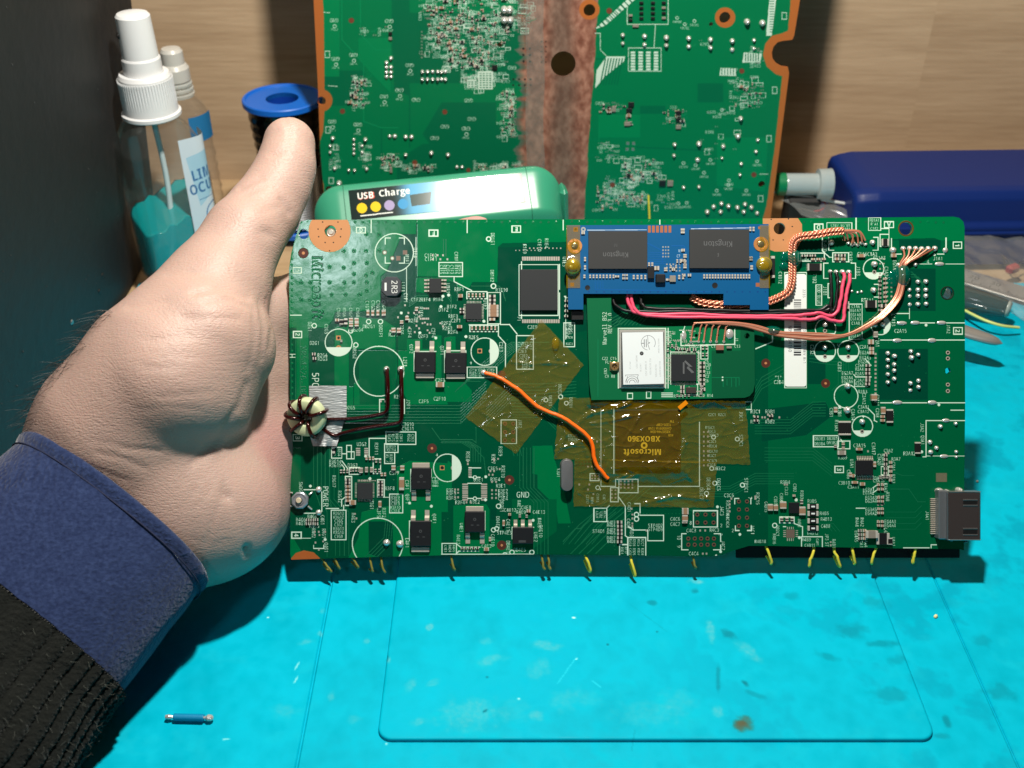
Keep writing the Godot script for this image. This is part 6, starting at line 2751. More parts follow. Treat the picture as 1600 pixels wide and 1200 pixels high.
# ---------------------------------------------------------------- blue memory module on standoffs
func memory_module() -> void:
	var o := Node3D.new()
	o.name = "memory_module"
	board.add_child(o, true)
	var z := 3.2
	var b := Build.new()
	var outline := PackedVector2Array()
	for p in flat("886,352 1201,350 1201,484 1172,484 1172,476.5 1130.5,476.5 1130.5,459 911.5,459 911.5,483.5 888,483.5"):
		var q := pb(p.x, p.y, z)
		outline.append(Vector2(q.x, q.y))
	var cv := Canvas.new()
	cv.start(960, 420, Color(0.0, 0.315, 0.51), 0.36)
	cv.hom = Basis(Vector3(1, 0, 0), Vector3(0, -1, 0), Vector3(0, 0, 1))
	var sc := (D - z * 0.001) / F
	cv.hom = Basis(Vector3(sc, 0, 0), Vector3(0, -sc, 0), Vector3(-800 * sc, 600 * sc, 1))
	cv.u0 = (883.0 - 800.0) * sc
	cv.v1 = (600.0 - 347.0) * sc
	cv.s = 960.0 / (321.0 * sc)
	cv.font = mono
	cv.ink("W", Color(0.74, 0.80, 0.86), 0.5, 0, 0.5)
	cv.ink("P", Color(0.78, 0.78, 0.76), 0.35, 0.7, 0.5)
	cv.ink("U", Color(0.80, 0.50, 0.36), 0.35, 0.6, 0.5)
	cv.ink("T", Color(0.02, 0.32, 0.58), 0.33, 0, 0.55)
	cv.ink("K", Color(0.005, 0.01, 0.02), 0.6, 0, 0.1)
	cv.ink("G", Color(0.005, 0.2, 0.45), 0.4, 0, 0.3)
	cv.draw("""g U 4.4 10.5 6.4 0 6 1 1014.6,358
l W 0.9 918,359.6 1010,359
l W 0.9 1080,357.5 1170,356
c P 2.4 911.5,358.5 2.6
g U 7 7 0 0 1 1 899.5,358.5
d K 899.5,358.5 2
d U 898,384.7 11.5
d U 1189,381.6 11.5
g U 6 6 0 0 1 1 894,444.5
g U 6 6 0 0 1 1 1184,445
g U 4 4 0 0 1 1 1186.5,356
l T 1.4 1012,380 1035,392 1035,410
l T 1.4 1050,384 1068,384 1074,392
b T 1 6 0 3.4 1014,395 1040,395
b T 1 4 4 0 930,440 930,452 1100,456
g G 2 2 12 0 26 1 920,456
g P 2.2 2.2 4.2 5 3 4 1036,386
g P 2.2 2.2 5 5 5 3 1042,413
t 4 0 1064 392 R12
t 4 0 1060 400 C7
t 4 90 1071 415 C31""")
	slab(outline, [], (z - 0.9) * 0.001, z * 0.001, cv, b)
	put("module_board", b, cv.material(0.004), o)
	var tilt := [[919.5, 361, 1011.5, 420, 1], [1077.5, 358.5, 1170.5, 419, -1]]
	for e in tilt:
		block("memory_chip", e[0], e[1], e[2], e[3], 1.35, mat(Color(0.185, 0.19, 0.195), 0.55, 0, 0.4), 0.06, z, o)
	mark("Kingston", 962, 398, z + 1.37, 7.5, 180, M.print_grey, o, sans)
	mark("Kingston", 1122, 381, z + 1.37, 8.5, 180, M.print_grey, o, sans)
	mark("E", 1122, 398, z + 1.37, 5, 180, M.print_grey, o, sans)
	mark("M", 962, 383, z + 1.37, 5, 180, M.print_faint, o, sans)
	block("inductor", 1012, 417, 1022.5, 435, 1.2, M.chip_dark, 0.1, z, o)
	block("inductor", 1024.5, 428, 1040, 442, 1.5, M.chip_dark, 0.35, z, o)
	block("clear_crystal", 1046.5, 430.5, 1056, 440.5, 0.7, M.cap_grey, 0.1, z, o)
	# two soldered studs under amber tape, at both ends
	for e in [[895, 417, 0], [1193.5, 414, 1]]:
		b = Build.new()
		b.x = Transform3D(Basis(Vector3.RIGHT, PI * 0.5), pb(e[0], e[1], z) * Vector3(1, 1, 0) + Vector3(0, 0, z * 0.001))
		b.lathe([Vector2(0.0031, 0), Vector2(0.0031, 0.0012), Vector2(0.0024, 0.0021), Vector2(0.001, 0.0024), Vector2(0, 0.0024)], 20, false)
		put("solder_stud", b, mat(Color(0.72, 0.65, 0.3), 0.2, 0.7), o)
	for e in [[898, 384.7], [1189, 381.6]]:
		b = Build.new()
		b.x = Transform3D(Basis(Vector3.RIGHT, PI * 0.5), Vector3(pb(e[0], e[1], z).x, pb(e[0], e[1], z).y, z * 0.001))
		b.lathe([Vector2(0.0029, 0.00002), Vector2(0.0028, 0.0003), Vector2(0.0018, 0.0003), Vector2(0.0016, 0.0001), Vector2(0, 0.0001)], 24)
		put("mounting_ring", b, M.gold, o)
		b = Build.new()
		b.dome(Vector3(pb(e[0], e[1], z).x, pb(e[0], e[1], z).y, (z + 0.1) * 0.001), 0.0015, 0.0015, 0.0004)
		put("solder_fill", b, mat(Color(0.55, 0.5, 0.35), 0.25, 0.7), o)
	for e in [[885.0, 906.5], [1187.0, 1203.0]]:
		b = Build.new()
		var rows := []
		var rng := RandomNumberGenerator.new()
		rng.seed = int(e[0])
		for i in 22:
			var row := []
			var y := lerpf(352, 450, i / 21.0)
			for k in 9:
				var x := lerpf(e[0], e[1], k / 8.0)
				var cx := 895.0 if e[0] < 1000 else 1193.5
				var d1 := Vector2(x - cx, y - 416).length()
				var lift := 0.25 + 2.4 * smoothstep(14.0, 7.0, d1) + 0.35 * rng.randf() * (1.0 if d1 < 18 else 0.3)
				row.append(pb(x, y, z + lift))
			rows.append(row)
		b.grid(rows)
		put("amber_tape", b, M.amber_thick, o)
	for e in [[918, 449.5, 4], [1117, 446, 4.5]]:
		b = Build.new()
		b.x = Transform3D(Basis(Vector3.RIGHT, PI * 0.5), Vector3(pb(e[0], e[1], z).x, pb(e[0], e[1], z).y, z * 0.001))
		var r: float = e[2] * sc
		b.lathe([Vector2(r, 0.00006), Vector2(r * 0.8, 0.00003), Vector2(0, 0.00002)], 16)
		put("pin_hole", b, M.resistor, o)
	# tiny parts in rows along the lower edge and in the middle
	var dark := Build.new()
	var ends := Build.new()
	for e in "913,432,1,5,3,5,0|922,432,8,5.2,2.6,5,0|964,432,1,5,6,3,0|974,430,2,5,3.4,3,0|974,435,2,5,3.4,3,0|990,433,4,6,2.8,6,0|1014,413,2,5,3,5,0|1026,419,1,5,7,6,0|1040,421,1,5,5,5,0|1100,432,17,4.4,2.6,6,0|1045,437,1,5,9,3,0|1061,433,2,6,3,6,0|1068,430,2,9,5,4,0|1070,411,1,5,4,8,0|1070,416,1,5,5,6,0|1067,391,1,5,5,4,0|1070,400,1,5,5,5,0|1067,407,1,5,7,4,0|1065,361,2,3,3,7,0|1172,358,2,5,3,6,0|1173,404,2,0.1,5,6,0|1174,418,1,4,4,6,0|914,405,1,5,3,6,0|914,418,1,5,3,6,0|911,364,1,5,5,4,0|1052,421,1,5,5,4,0|1058,408,2,5,2.6,5,0|1048,417,2,8,2.6,4,0".split("|"):
		var q := e.split(",")
		for i in int(q[2]):
			var p := pb(float(q[0]) + i * float(q[3]), float(q[1]), z)
			var s := Vector3(float(q[4]) * sc, float(q[5]) * sc, 0.0005)
			var along := Vector3(1, 0, 0) if s.x > s.y else Vector3(0, 1, 0)
			dark.box(p + Vector3(0, 0, 0.00025), s * (Vector3.ONE - along * 0.3))
			for g in [-1, 1]:
				ends.box(p + Vector3(0, 0, 0.00025) + along * g * maxf(s.x, s.y) * 0.36, s * (Vector3.ONE * 1.05 - along * 0.7))
	stuff(put("small_part", dark, M.cap_grey, o))
	stuff(put("part_terminal", ends, M.tin, o))
	# edge connector housing under the feet
	block("connector", 893, 486, 912, 500, 1.5, M.resistor, 0.2)
	block("standoff", 1174, 440, 1199, 480, z - 1.0, M.resistor, 0.2)
	block("standoff", 890, 440, 909, 480, z - 1.0, M.resistor, 0.2)


# ---------------------------------------------------------------- green radio module
func radio_module() -> void:
	var o := Node3D.new()
	o.name = "radio_module"
	board.add_child(o, true)
	var z := 2.6
	var sc := (D - z * 0.001) / F
	var cv := Canvas.new()
	cv.start(1060, 660, Color(0.0, 0.37, 0.22), 0.34)
	cv.hom = Basis(Vector3(sc, 0, 0), Vector3(0, -sc, 0), Vector3(-800 * sc, 600 * sc, 1))
	cv.u0 = (915.0 - 800.0) * sc
	cv.v1 = (600.0 - 462.0) * sc
	cv.s = 1060.0 / (268.0 * sc)
	cv.font = mono
	cv.ink("W", Color(0.76, 0.84, 0.78), 0.6, 0, 0.5)
	cv.ink("P", Color(0.78, 0.77, 0.72), 0.34, 0.5, 0.45)
	cv.text_scale = 0.9
	cv.ink("L", Color(0.0, 0.415, 0.245), 0.32, 0, 0.42)
	cv.ink("D", Color(0.0, 0.31, 0.195), 0.34, 0, 0.25)
	cv.ink("T", Color(0.02, 0.43, 0.275), 0.32, 0, 0.5)
	cv.ink("K", Color(0.01, 0.03, 0.02), 0.5, 0, 0.1)
	cv.draw("""f L 1040,505 1112,622
f D 1112,548 1180,622
f D 1157,505 1180,550
f T 933.6,530 935,620
r W 1.6 966,513 1040,606
l W 1.6 1044,513 1044,606
r W 1.5 1048,550 1092,600
r W 1.4 1095,540 1106,561
l W 1.7 1064,522 1064,540 1148,538 1148,514
l W 1.4 1062,516 1068,516 1070,510
r W 1.4 980.5,614.5 988.5,623
r W 1.4 1010,612 1017,622
l W 1.3 1034,614 1051,614
l W 1.3 1034,617 1051,617
l W 1.3 1034,620 1051,620
r W 1.3 1069,601 1090,617
l T 1.2 1113,590 1130,590
l T 1.1 1129,590 1155,590 1155,602
l T 1.1 1130,593 1130,604
l T 1.1 1136,593 1136,602
l T 1.1 1143,590 1143,604
l T 1.1 1150,590 1150,604
g W 2.4 2.4 0 4.4 1 2 1129,589.6
t 7.2 -90 944.5 513 Marvell B52
t 7.2 -90 953 505 REV 3.0
t 5 0 952 560 C22 C15
t 5 0 950 566 FL1
t 5 90 946 580 CN3
t 5 0 953 588 C9 R8
t 5 90 1042 527 R23R17
t 5 90 1047 527 L16C24
t 5 90 1053 520 J4
t 5 0 1060 507 R14
t 5 0 1116 541 C18
t 5 0 1152 541 C13
t 5 90 1151 530 J1
t 5 0 1104 565 C5
t 5 0 1106 570 C30
t 5 0 1106 575 C3
t 5 0 1105 582 C33
t 5 0 1105 588 C2
t 5 0 1104 595 C6
t 5 0 1060 619 R3 C1
t 5 0 1103 618 C10 R14
t 4.6 0 1086 541 C25C27
t 4.6 0 1062 545 R2R6""")
	var rng := RandomNumberGenerator.new()
	rng.seed = 15
	for i in 150:
		var p := Vector2(rng.randf_range(1041, 1094), rng.randf_range(516, 620))
		if p.x > 1047 and p.y > 550 and p.y < 600 and p.x < 1090 or (p.y > 601 and p.x < 1050):
			continue
		cv.draw("g P 1.8 1.8 3 0 %d 1 %f %f" % [rng.randi_range(1, 3), p.x, p.y])
	for i in 16:
		cv.draw("g P 1.1 3.4 2.3 0 1 1 %f 551.5" % (1051 + i * 2.3))
		cv.draw("g P 1.1 3.4 2.3 0 1 1 %f 598" % (1051 + i * 2.3))
		cv.draw("g P 3.4 1.1 2.3 0 1 1 1046.5 %f" % (555 + i * 2.6))
		cv.draw("g P 3.4 1.1 2.3 0 1 1 1091 %f" % (555 + i * 2.6))
	var outline := PackedVector2Array()
	for p in flat("917,466 955,465.5 955.5,512 1100,509 1168,508 1175,511 1178.5,517 1179.5,600 1177,612 1171,619 1163,621.5 1050,624 924,625 921,600"):
		var q := pb(p.x, p.y, z)
		outline.append(Vector2(q.x, q.y))
	var holes := []
	for h in [[1167, 524.5, 4.6], [1088, 524, 2.6], [1121, 523.5, 2.6]]:
		var q := pb(h[0], h[1], z)
		holes.append([Vector2(q.x, q.y), h[2] * sc])
	var b := Build.new()
	slab(outline, holes, (z - 0.8) * 0.001, z * 0.001, cv, b)
	put("module_board", b, cv.material(0.004), o)
	block("spacer", 930, 530, 1170, 615, z - 0.85, mat(Color(0.08, 0.08, 0.08), 0.7), 0.1, 0.02, o)
	# shield can, tinned frame, label
	block("shield_frame", 967.5, 515, 1039.5, 606, 0.5, mat(Color(0.8, 0.8, 0.77), 0.35, 0.6), 0.1, z, o)
	block("shield_can", 971, 518.5, 1037.5, 602.5, 1.9, mat(Color(0.42, 0.44, 0.45), 0.35, 0.7), 0.25, z, o)
	var lc := Canvas.new()
	lc.start(512, 630, Color(0.84, 0.87, 0.88), 0.5)
	lc.hom = Basis(Vector3(1, 0, 0), Vector3(0, -1, 0), Vector3(0, 630, 1))
	lc.v1 = 630.0
	lc.font = sans
	lc.ink("W", Color(0.60, 0.62, 0.63), 0.5, 0, 0.3)
	lc.ink("K", Color(0.10, 0.10, 0.11), 0.5, 0, 0.3)
	lc.ink("G", Color(0.35, 0.36, 0.37), 0.5, 0, 0.3)
	lc.ring(Vector2(325, 130), 88, 5, "G", 60, 1.7, 6.9)
	lc.draw("""l G 5 318,45 322,125 345,128 338,135 318,142 340,212
l G 8 275,90 275,180
l G 8 300,90 300,180
l G 8 245,135 275,135
l G 5 30,515 190,515
l G 5 30,515 30,530
l G 5 190,515 190,530
l G 5 55,530 32,612
l G 5 180,530 190,612""")
	lc.ring(Vector2(112, 615), 62, 6, "G", 30, PI, TAU)
	lc.ring(Vector2(112, 615), 38, 6, "G", 30, PI, TAU)
	lc.ring(Vector2(112, 615), 86, 4, "G", 30, PI + 0.2, TAU - 0.2)
	lc.circle(Vector2(240, 258), 24, "K")
	lc.words("R", Vector2(240, 258), 24, 60, "W")
	lc.words("P/N 27 J4", Vector2(90, 400), 16, 90, "W")
	lc.words("MODEL:1525", Vector2(175, 360), 20, 90, "W")
	lc.words("CMIIT ID", Vector2(222, 430), 18, 90, "W")
	lc.words("IC:3048A-1525", Vector2(290, 440), 20, 90, "W")
	lc.words("FCC ID:C3K1525", Vector2(345, 420), 20, 90, "W")
	lc.words("TA-2013/325", Vector2(415, 470), 20, 90, "W")
	lc.words("MADE IN CHINA", Vector2(455, 170), 18, 90, "W")
	lc.words("REG 204-320017", Vector2(465, 450), 19, 90, "W")
	b = Build.new()
	var q0 := pb(972, 519.5, z + 1.93)
	var q1 := pb(1036, 518.5, z + 1.93)
	var q2 := pb(1037.5, 599.5, z + 1.93)
	var q3 := pb(974, 601, z + 1.93)
	b.quad(q0, q1, q2, q3, Vector3.BACK, Vector3.BACK, Vector3.BACK, Vector3.BACK, Vector2(0, 0), Vector2(1, 0), Vector2(1, 1), Vector2(0, 1))
	put("label", b, lc.material(0.0), o)
	block("radio_chip", 1049, 553.5, 1088, 595.5, 1.2, mat(Color(0.13, 0.14, 0.155), 0.5, 0, 0.4), 0.1, z, o)
	b = Build.new()
	for e in [[[1071, 563], [1082, 573], [1077, 573], [1069, 565]], [[1075, 572], [1085, 582], [1081, 583], [1073, 575]], [[1067, 566], [1069.5, 566], [1069.5, 584], [1067, 584]]]:
		var f := []
		for p in e:
			f.append(pb(p[0], p[1], z + 1.22))
		b.face(f, Vector3.BACK)
	put("print", b, M.print_grey, o)
	block("clock_chip", 1072, 605, 1088, 614.5, 0.9, mat(Color(0.25, 0.22, 0.21), 0.4, 0.2), 0.1, z, o)
	block("capacitor", 1119, 539, 1131, 547, 1.0, mat(Color(0.55, 0.36, 0.3), 0.5), 0.08, z, o)
	block("capacitor", 1135.5, 541, 1143.5, 544.5, 0.7, M.cap_grey, 0.08, z, o)
	b = Build.new()
	b.x = Transform3D(Basis(Vector3.RIGHT, PI * 0.5), Vector3(pb(960, 572.5, z).x, pb(960, 572.5, z).y, z * 0.001))
	b.lathe([Vector2(0.0017, 0), Vector2(0.0017, 0.0011), Vector2(0.0015, 0.0012), Vector2(0.001, 0.0012), Vector2(0.001, 0.0003), Vector2(0.0003, 0.0003), Vector2(0.0003, 0.001), Vector2(0, 0.001)], 22)
	b.x = Transform3D()
	b.box(pb(960, 572.5, z + 0.2), Vector3(0.0036, 0.0034, 0.0004), 0.0001)
	put("antenna_socket", b, mat(Color(0.72, 0.6, 0.42), 0.3, 0.75), o)
	# the big soldered pads of its plug
	for e in [[1068.5, 524.5, 4.0, 7.0, 0.3], [1140, 522, 6.5, 8.0, 0.8]]:
		b = Build.new()
		b.dome(pb(e[0], e[1], z), e[2] * sc, e[3] * sc, e[4] * 0.001, 14)
		put("solder_joint", b, M.solder, o)
	for x in [1079.5, 1091.5, 1099.5, 1110, 1119.5, 1131]:
		b = Build.new()
		b.dome(pb(x, 534, z), 0.0006, 0.0007, 0.0006, 8)
		put("solder_joint", b, M.solder, o)
	var dark := Build.new()
	var ends := Build.new()
	for e in "1098,543,2,6,3,6|1098,554,2,6,3,5|1097,567,6,0,8,4|1057,545,3,6,4,3|1076,546,2,9,5,4|1066,605,2,0,6,5|1096,605,1,0,5,5|1095,614,1,0,4,4|1058,618,4,6,3,3|1044,540,3,6,3,3|1043,548,1,0,3,3|1098,608,1,0,7,5".split("|"):
		var q := e.split(",")
		for i in int(q[2]):
			var dx := float(q[3]) * i
			var dy := 0.0
			if float(q[3]) == 0.0:
				dy = 6.6 * i
			var p := pb(float(q[0]) + dx, float(q[1]) + dy, z)
			var s := Vector3(float(q[4]) * sc, float(q[5]) * sc, 0.0005)
			var along := Vector3(1, 0, 0) if s.x > s.y else Vector3(0, 1, 0)
			dark.box(p + Vector3(0, 0, 0.00025), s * (Vector3.ONE - along * 0.3))
			for g in [-1, 1]:
				ends.box(p + Vector3(0, 0, 0.00025) + along * g * maxf(s.x, s.y) * 0.36, s * (Vector3.ONE * 1.05 - along * 0.7))
	stuff(put("small_part", dark, M.resistor, o))
	stuff(put("part_terminal", ends, M.tin, o))


# ---------------------------------------------------------------- amber tape, processor, sticker
func tape_sheet(called: String, corners: String, lift_of: Array, base_mm: float, seed_: int, wr: float, folds := "") -> void:
	# corners: four places, top left, top right, bottom right, bottom left; lift_of: boxes [x0 y0 x1 y1 mm] that the tape drapes over
	var c := flat(corners)
	var ridges := []
	for l in folds.split("|", false):      # sharp folds: path;width;height
		var g := l.split(";")
		var way := flat(g[0])
		for i in way.size() - 1:
			ridges.append([way[i], way[i + 1], float(g[1]), float(g[2])])
	var f := FastNoiseLite.new()
	f.seed = seed_
	f.frequency = 0.03
	f.fractal_octaves = 2
	var b := Build.new()
	var rows := []
	for i in 111:
		var row := []
		for k in 151:
			var s := k / 150.0
			var t := i / 110.0
			var p := c[0].lerp(c[1], s).lerp(c[3].lerp(c[2], s), t)
			var lift := base_mm
			for e in lift_of:
				var dx := maxf(maxf(e[0] - p.x, p.x - e[2]), 0.0)
				var dy := maxf(maxf(e[1] - p.y, p.y - e[3]), 0.0)
				lift = maxf(lift, lerpf(e[4], base_mm, smoothstep(0.0, e[5], Vector2(dx, dy).length())))
			lift += wr * (0.45 * f.get_noise_2d(p.x, p.y) + 0.55 * pow(1.0 - absf(f.get_noise_2d(p.x * 0.5 + 300, p.y * 1.1)), 6.0))
			for e in ridges:
				var q: Vector2 = Geometry2D.get_closest_point_to_segment(p, e[0], e[1])
				var far: float = p.distance_to(q) / e[2]
				if far < 3.0:
					lift += e[3] * exp(-far * far) * (0.75 + 0.5 * f.get_noise_2d(p.x * 1.5, p.y * 1.5))
			var edge := 1.2 * f.get_noise_2d(p.x * 3.0, p.y * 3.0)
			row.append(pb(p.x + edge * (1.0 if k in [0, 150] else 0.0), p.y + edge * (1.0 if i in [0, 110] else 0.0), maxf(lift, 0.1)))
		rows.append(row)
	b.grid(rows)
	put(called, b, M.amber, board)


func tapes() -> void:
	# processor under the tape
	var body := block("processor", 962, 640, 1064, 730, 1.9, mat(Color(0.05, 0.042, 0.035), 0.4, 0, 0.5), 0.35, 0.1)
	var gold := mat(Color(0.80, 0.66, 0.16), 0.55)
	mark("Microsoft", 1004, 706, 2.02, 9.4, 180, gold, body, sans_bold)
	mark("XBOX360", 1006, 685.5, 2.02, 8.6, 180, gold, body, sans_bold)
	mark("KSB", 1048, 680, 2.02, 3.4, 180, gold, body)
	mark("X850744-004", 1032, 674.5, 2.02, 3.9, 180, gold, body)
	mark("GHI0091A 12W", 1031, 669, 2.02, 3.9, 180, gold, body)
	mark("1335 CBP", 1037, 663.6, 2.02, 3.9, 180, gold, body)
	mark("TW", 1050, 658.4, 2.02, 3.6, 180, gold, body)
	var b := Build.new()
	b.x = Transform3D(Basis(Vector3.RIGHT, PI * 0.5), pb(1006.5, 696, 2.02))
	b.lathe([Vector2(0.0006, 0.00001), Vector2(0.0013, 0.00001)], 18)
	put("print", b, gold, body)
	tape_sheet("amber_tape", "846,500 912,570 806,709 727,652", [[840, 530, 850, 560, 0.5, 12]], 0.25, 3, 0.35, "800,566 830,569 858,567 885,569;2.7;0.57|866,545 872,560;3.0;0.69|745,640 800,672;2.7;0.34|858,612 838,650;2.8;0.40|790,600 815,690;2.5;0.29")
	tape_sheet("amber_tape", "874,621 1165,627 1172,726 866,717", [[962, 640, 1064, 730, 2.15, 34], [925, 612, 1180, 626, 2.0, 16]], 0.35, 8, 0.45, "905,658 925,645 955,640 985,630;3.4;1.03|925,662 960,657 985,650;2.8;0.57|872,640 885,680 868,712;3.0;0.57|878,700 910,690 918,712;3.0;0.80|928,690 932,722;4.2;0.92|946,690 942,722;4.2;0.92|1062,650 1072,690 1060,724;2.8;0.57|1140,640 1160,690 1166,722;3.4;0.57|1000,650 975,690;2.3;0.34|960,722 1090,724;2.5;0.57")
	tape_sheet("amber_tape", "898,716 1120,722 1115,793 896,791", [[962, 640, 1064, 731, 2.4, 30]], 0.45, 12, 0.4, "965,748 980,742;2.7;0.80|978,750 996,741;2.7;0.80|1010,786 1050,776 1105,778;3.4;0.69|1075,740 1085,756;4.8;0.92|930,786 905,770;2.7;0.46|1095,730 1108,786;2.8;0.46")
	# a shred of amber tape standing at the processor's corner
	b = Build.new()
	b.x = Transform3D(Basis(Vector3.BACK, 0.7), pb(1067, 633, 3.0))
	b.box(Vector3.ZERO, Vector3(0.0040, 0.0016, 0.0002))
	put("tape_shred", b, mat(Color(0.85, 0.5, 0.03), 0.3), board)
	# blister with a glossy pin under the left tape
	b = Build.new()
	b.dome(pb(868, 538, 0.3), 6 * 0.00025, 11 * 0.00025, 0.0012, 14)
	put("tape_blister", b, M.amber_thick, board)
	# bar code sticker
	var cv := Canvas.new()
	cv.start(100, 520, Color(0.86, 0.88, 0.87), 0.5)
	cv.hom = Basis(Vector3(1, 0, 0), Vector3(0, -1, 0), Vector3(0, 520, 1))
	cv.v1 = 520.0
	cv.font = mono
	cv.ink("W", Color(0.28, 0.3, 0.33), 0.5, 0, 0.3)
	cv.ink("K", Color(0.04, 0.05, 0.09), 0.5, 0, 0.3)
	var rng := RandomNumberGenerator.new()
	rng.seed = 41
	var y := 118.0
	while y < 372.0:
		var t: float = [2.0, 3.0, 5.0, 7.0][rng.randi() % 4]
		cv.poly(PackedVector2Array([Vector2(42, y), Vector2(76, y), Vector2(76, y + t), Vector2(42, y + t)]), "K")
		y += t + [2.5, 4.0, 6.0][rng.randi() % 3]
	cv.words("NB99994160", Vector2(25, 300), 15, 90, "W")
	cv.words("2235", Vector2(90, 90), 12, 90, "W")
	cv.words("2021-1001 REV B-1", Vector2(92, 330), 12, 90, "W")
	b = Build.new()
	var ring := []
	var w := 33.5 * 0.5
	var h := 176.0 * 0.5
	for ci in 4:
		for k in 5:
			var g := PI * 0.5 * (ci + k / 4.0)
			ring.append(Vector2([1, -1, -1, 1][ci] * (w - 4.0) + cos(g) * 4.0, [1, 1, -1, -1][ci] * (h - 4.0) + sin(g) * 4.0))
	for i in ring.size():
		var p0: Vector2 = ring[i]
		var p1: Vector2 = ring[(i + 1) % ring.size()]
		var uv := func(p: Vector2) -> Vector2: return Vector2(p.x / (2 * w) + 0.5, p.y / (2 * h) + 0.5)
		b.tri(pb(1243, 516, 0.12), pb(1243 + p0.x, 516 + p0.y, 0.12), pb(1243 + p1.x, 516 + p1.y, 0.12), Vector3.BACK, Vector3.BACK, Vector3.BACK, Vector2(0.5, 0.5), uv.call(p0), uv.call(p1))
	put("barcode_sticker", b, cv.material(0.0), board)


# ---------------------------------------------------------------- wires
func twisted(path: String, strands: int, spread: float, r: float, turns: float, called: String, m: Material) -> void:
	var p := bpath(path, 10)
	for s in strands:
		for half in 2:
			var q := []
			for i in p.size():
				var t: Vector3 = (p[mini(i + 1, p.size() - 1)] - p[maxi(i - 1, 0)]).normalized()
				var side := t.cross(Vector3.BACK).normalized()
				var g := turns * TAU * i / p.size() + PI * half + s * 1.3
				var off := (s - (strands - 1) * 0.5) * spread
				q.append(p[i] + side * (off + cos(g) * r) + Vector3.BACK * (sin(g) * r + 0.0004 * sin(s * 2.1)))
			var b := Build.new()
			b.tube(q, r * 0.95, 6)
			put(called, b, m, board)


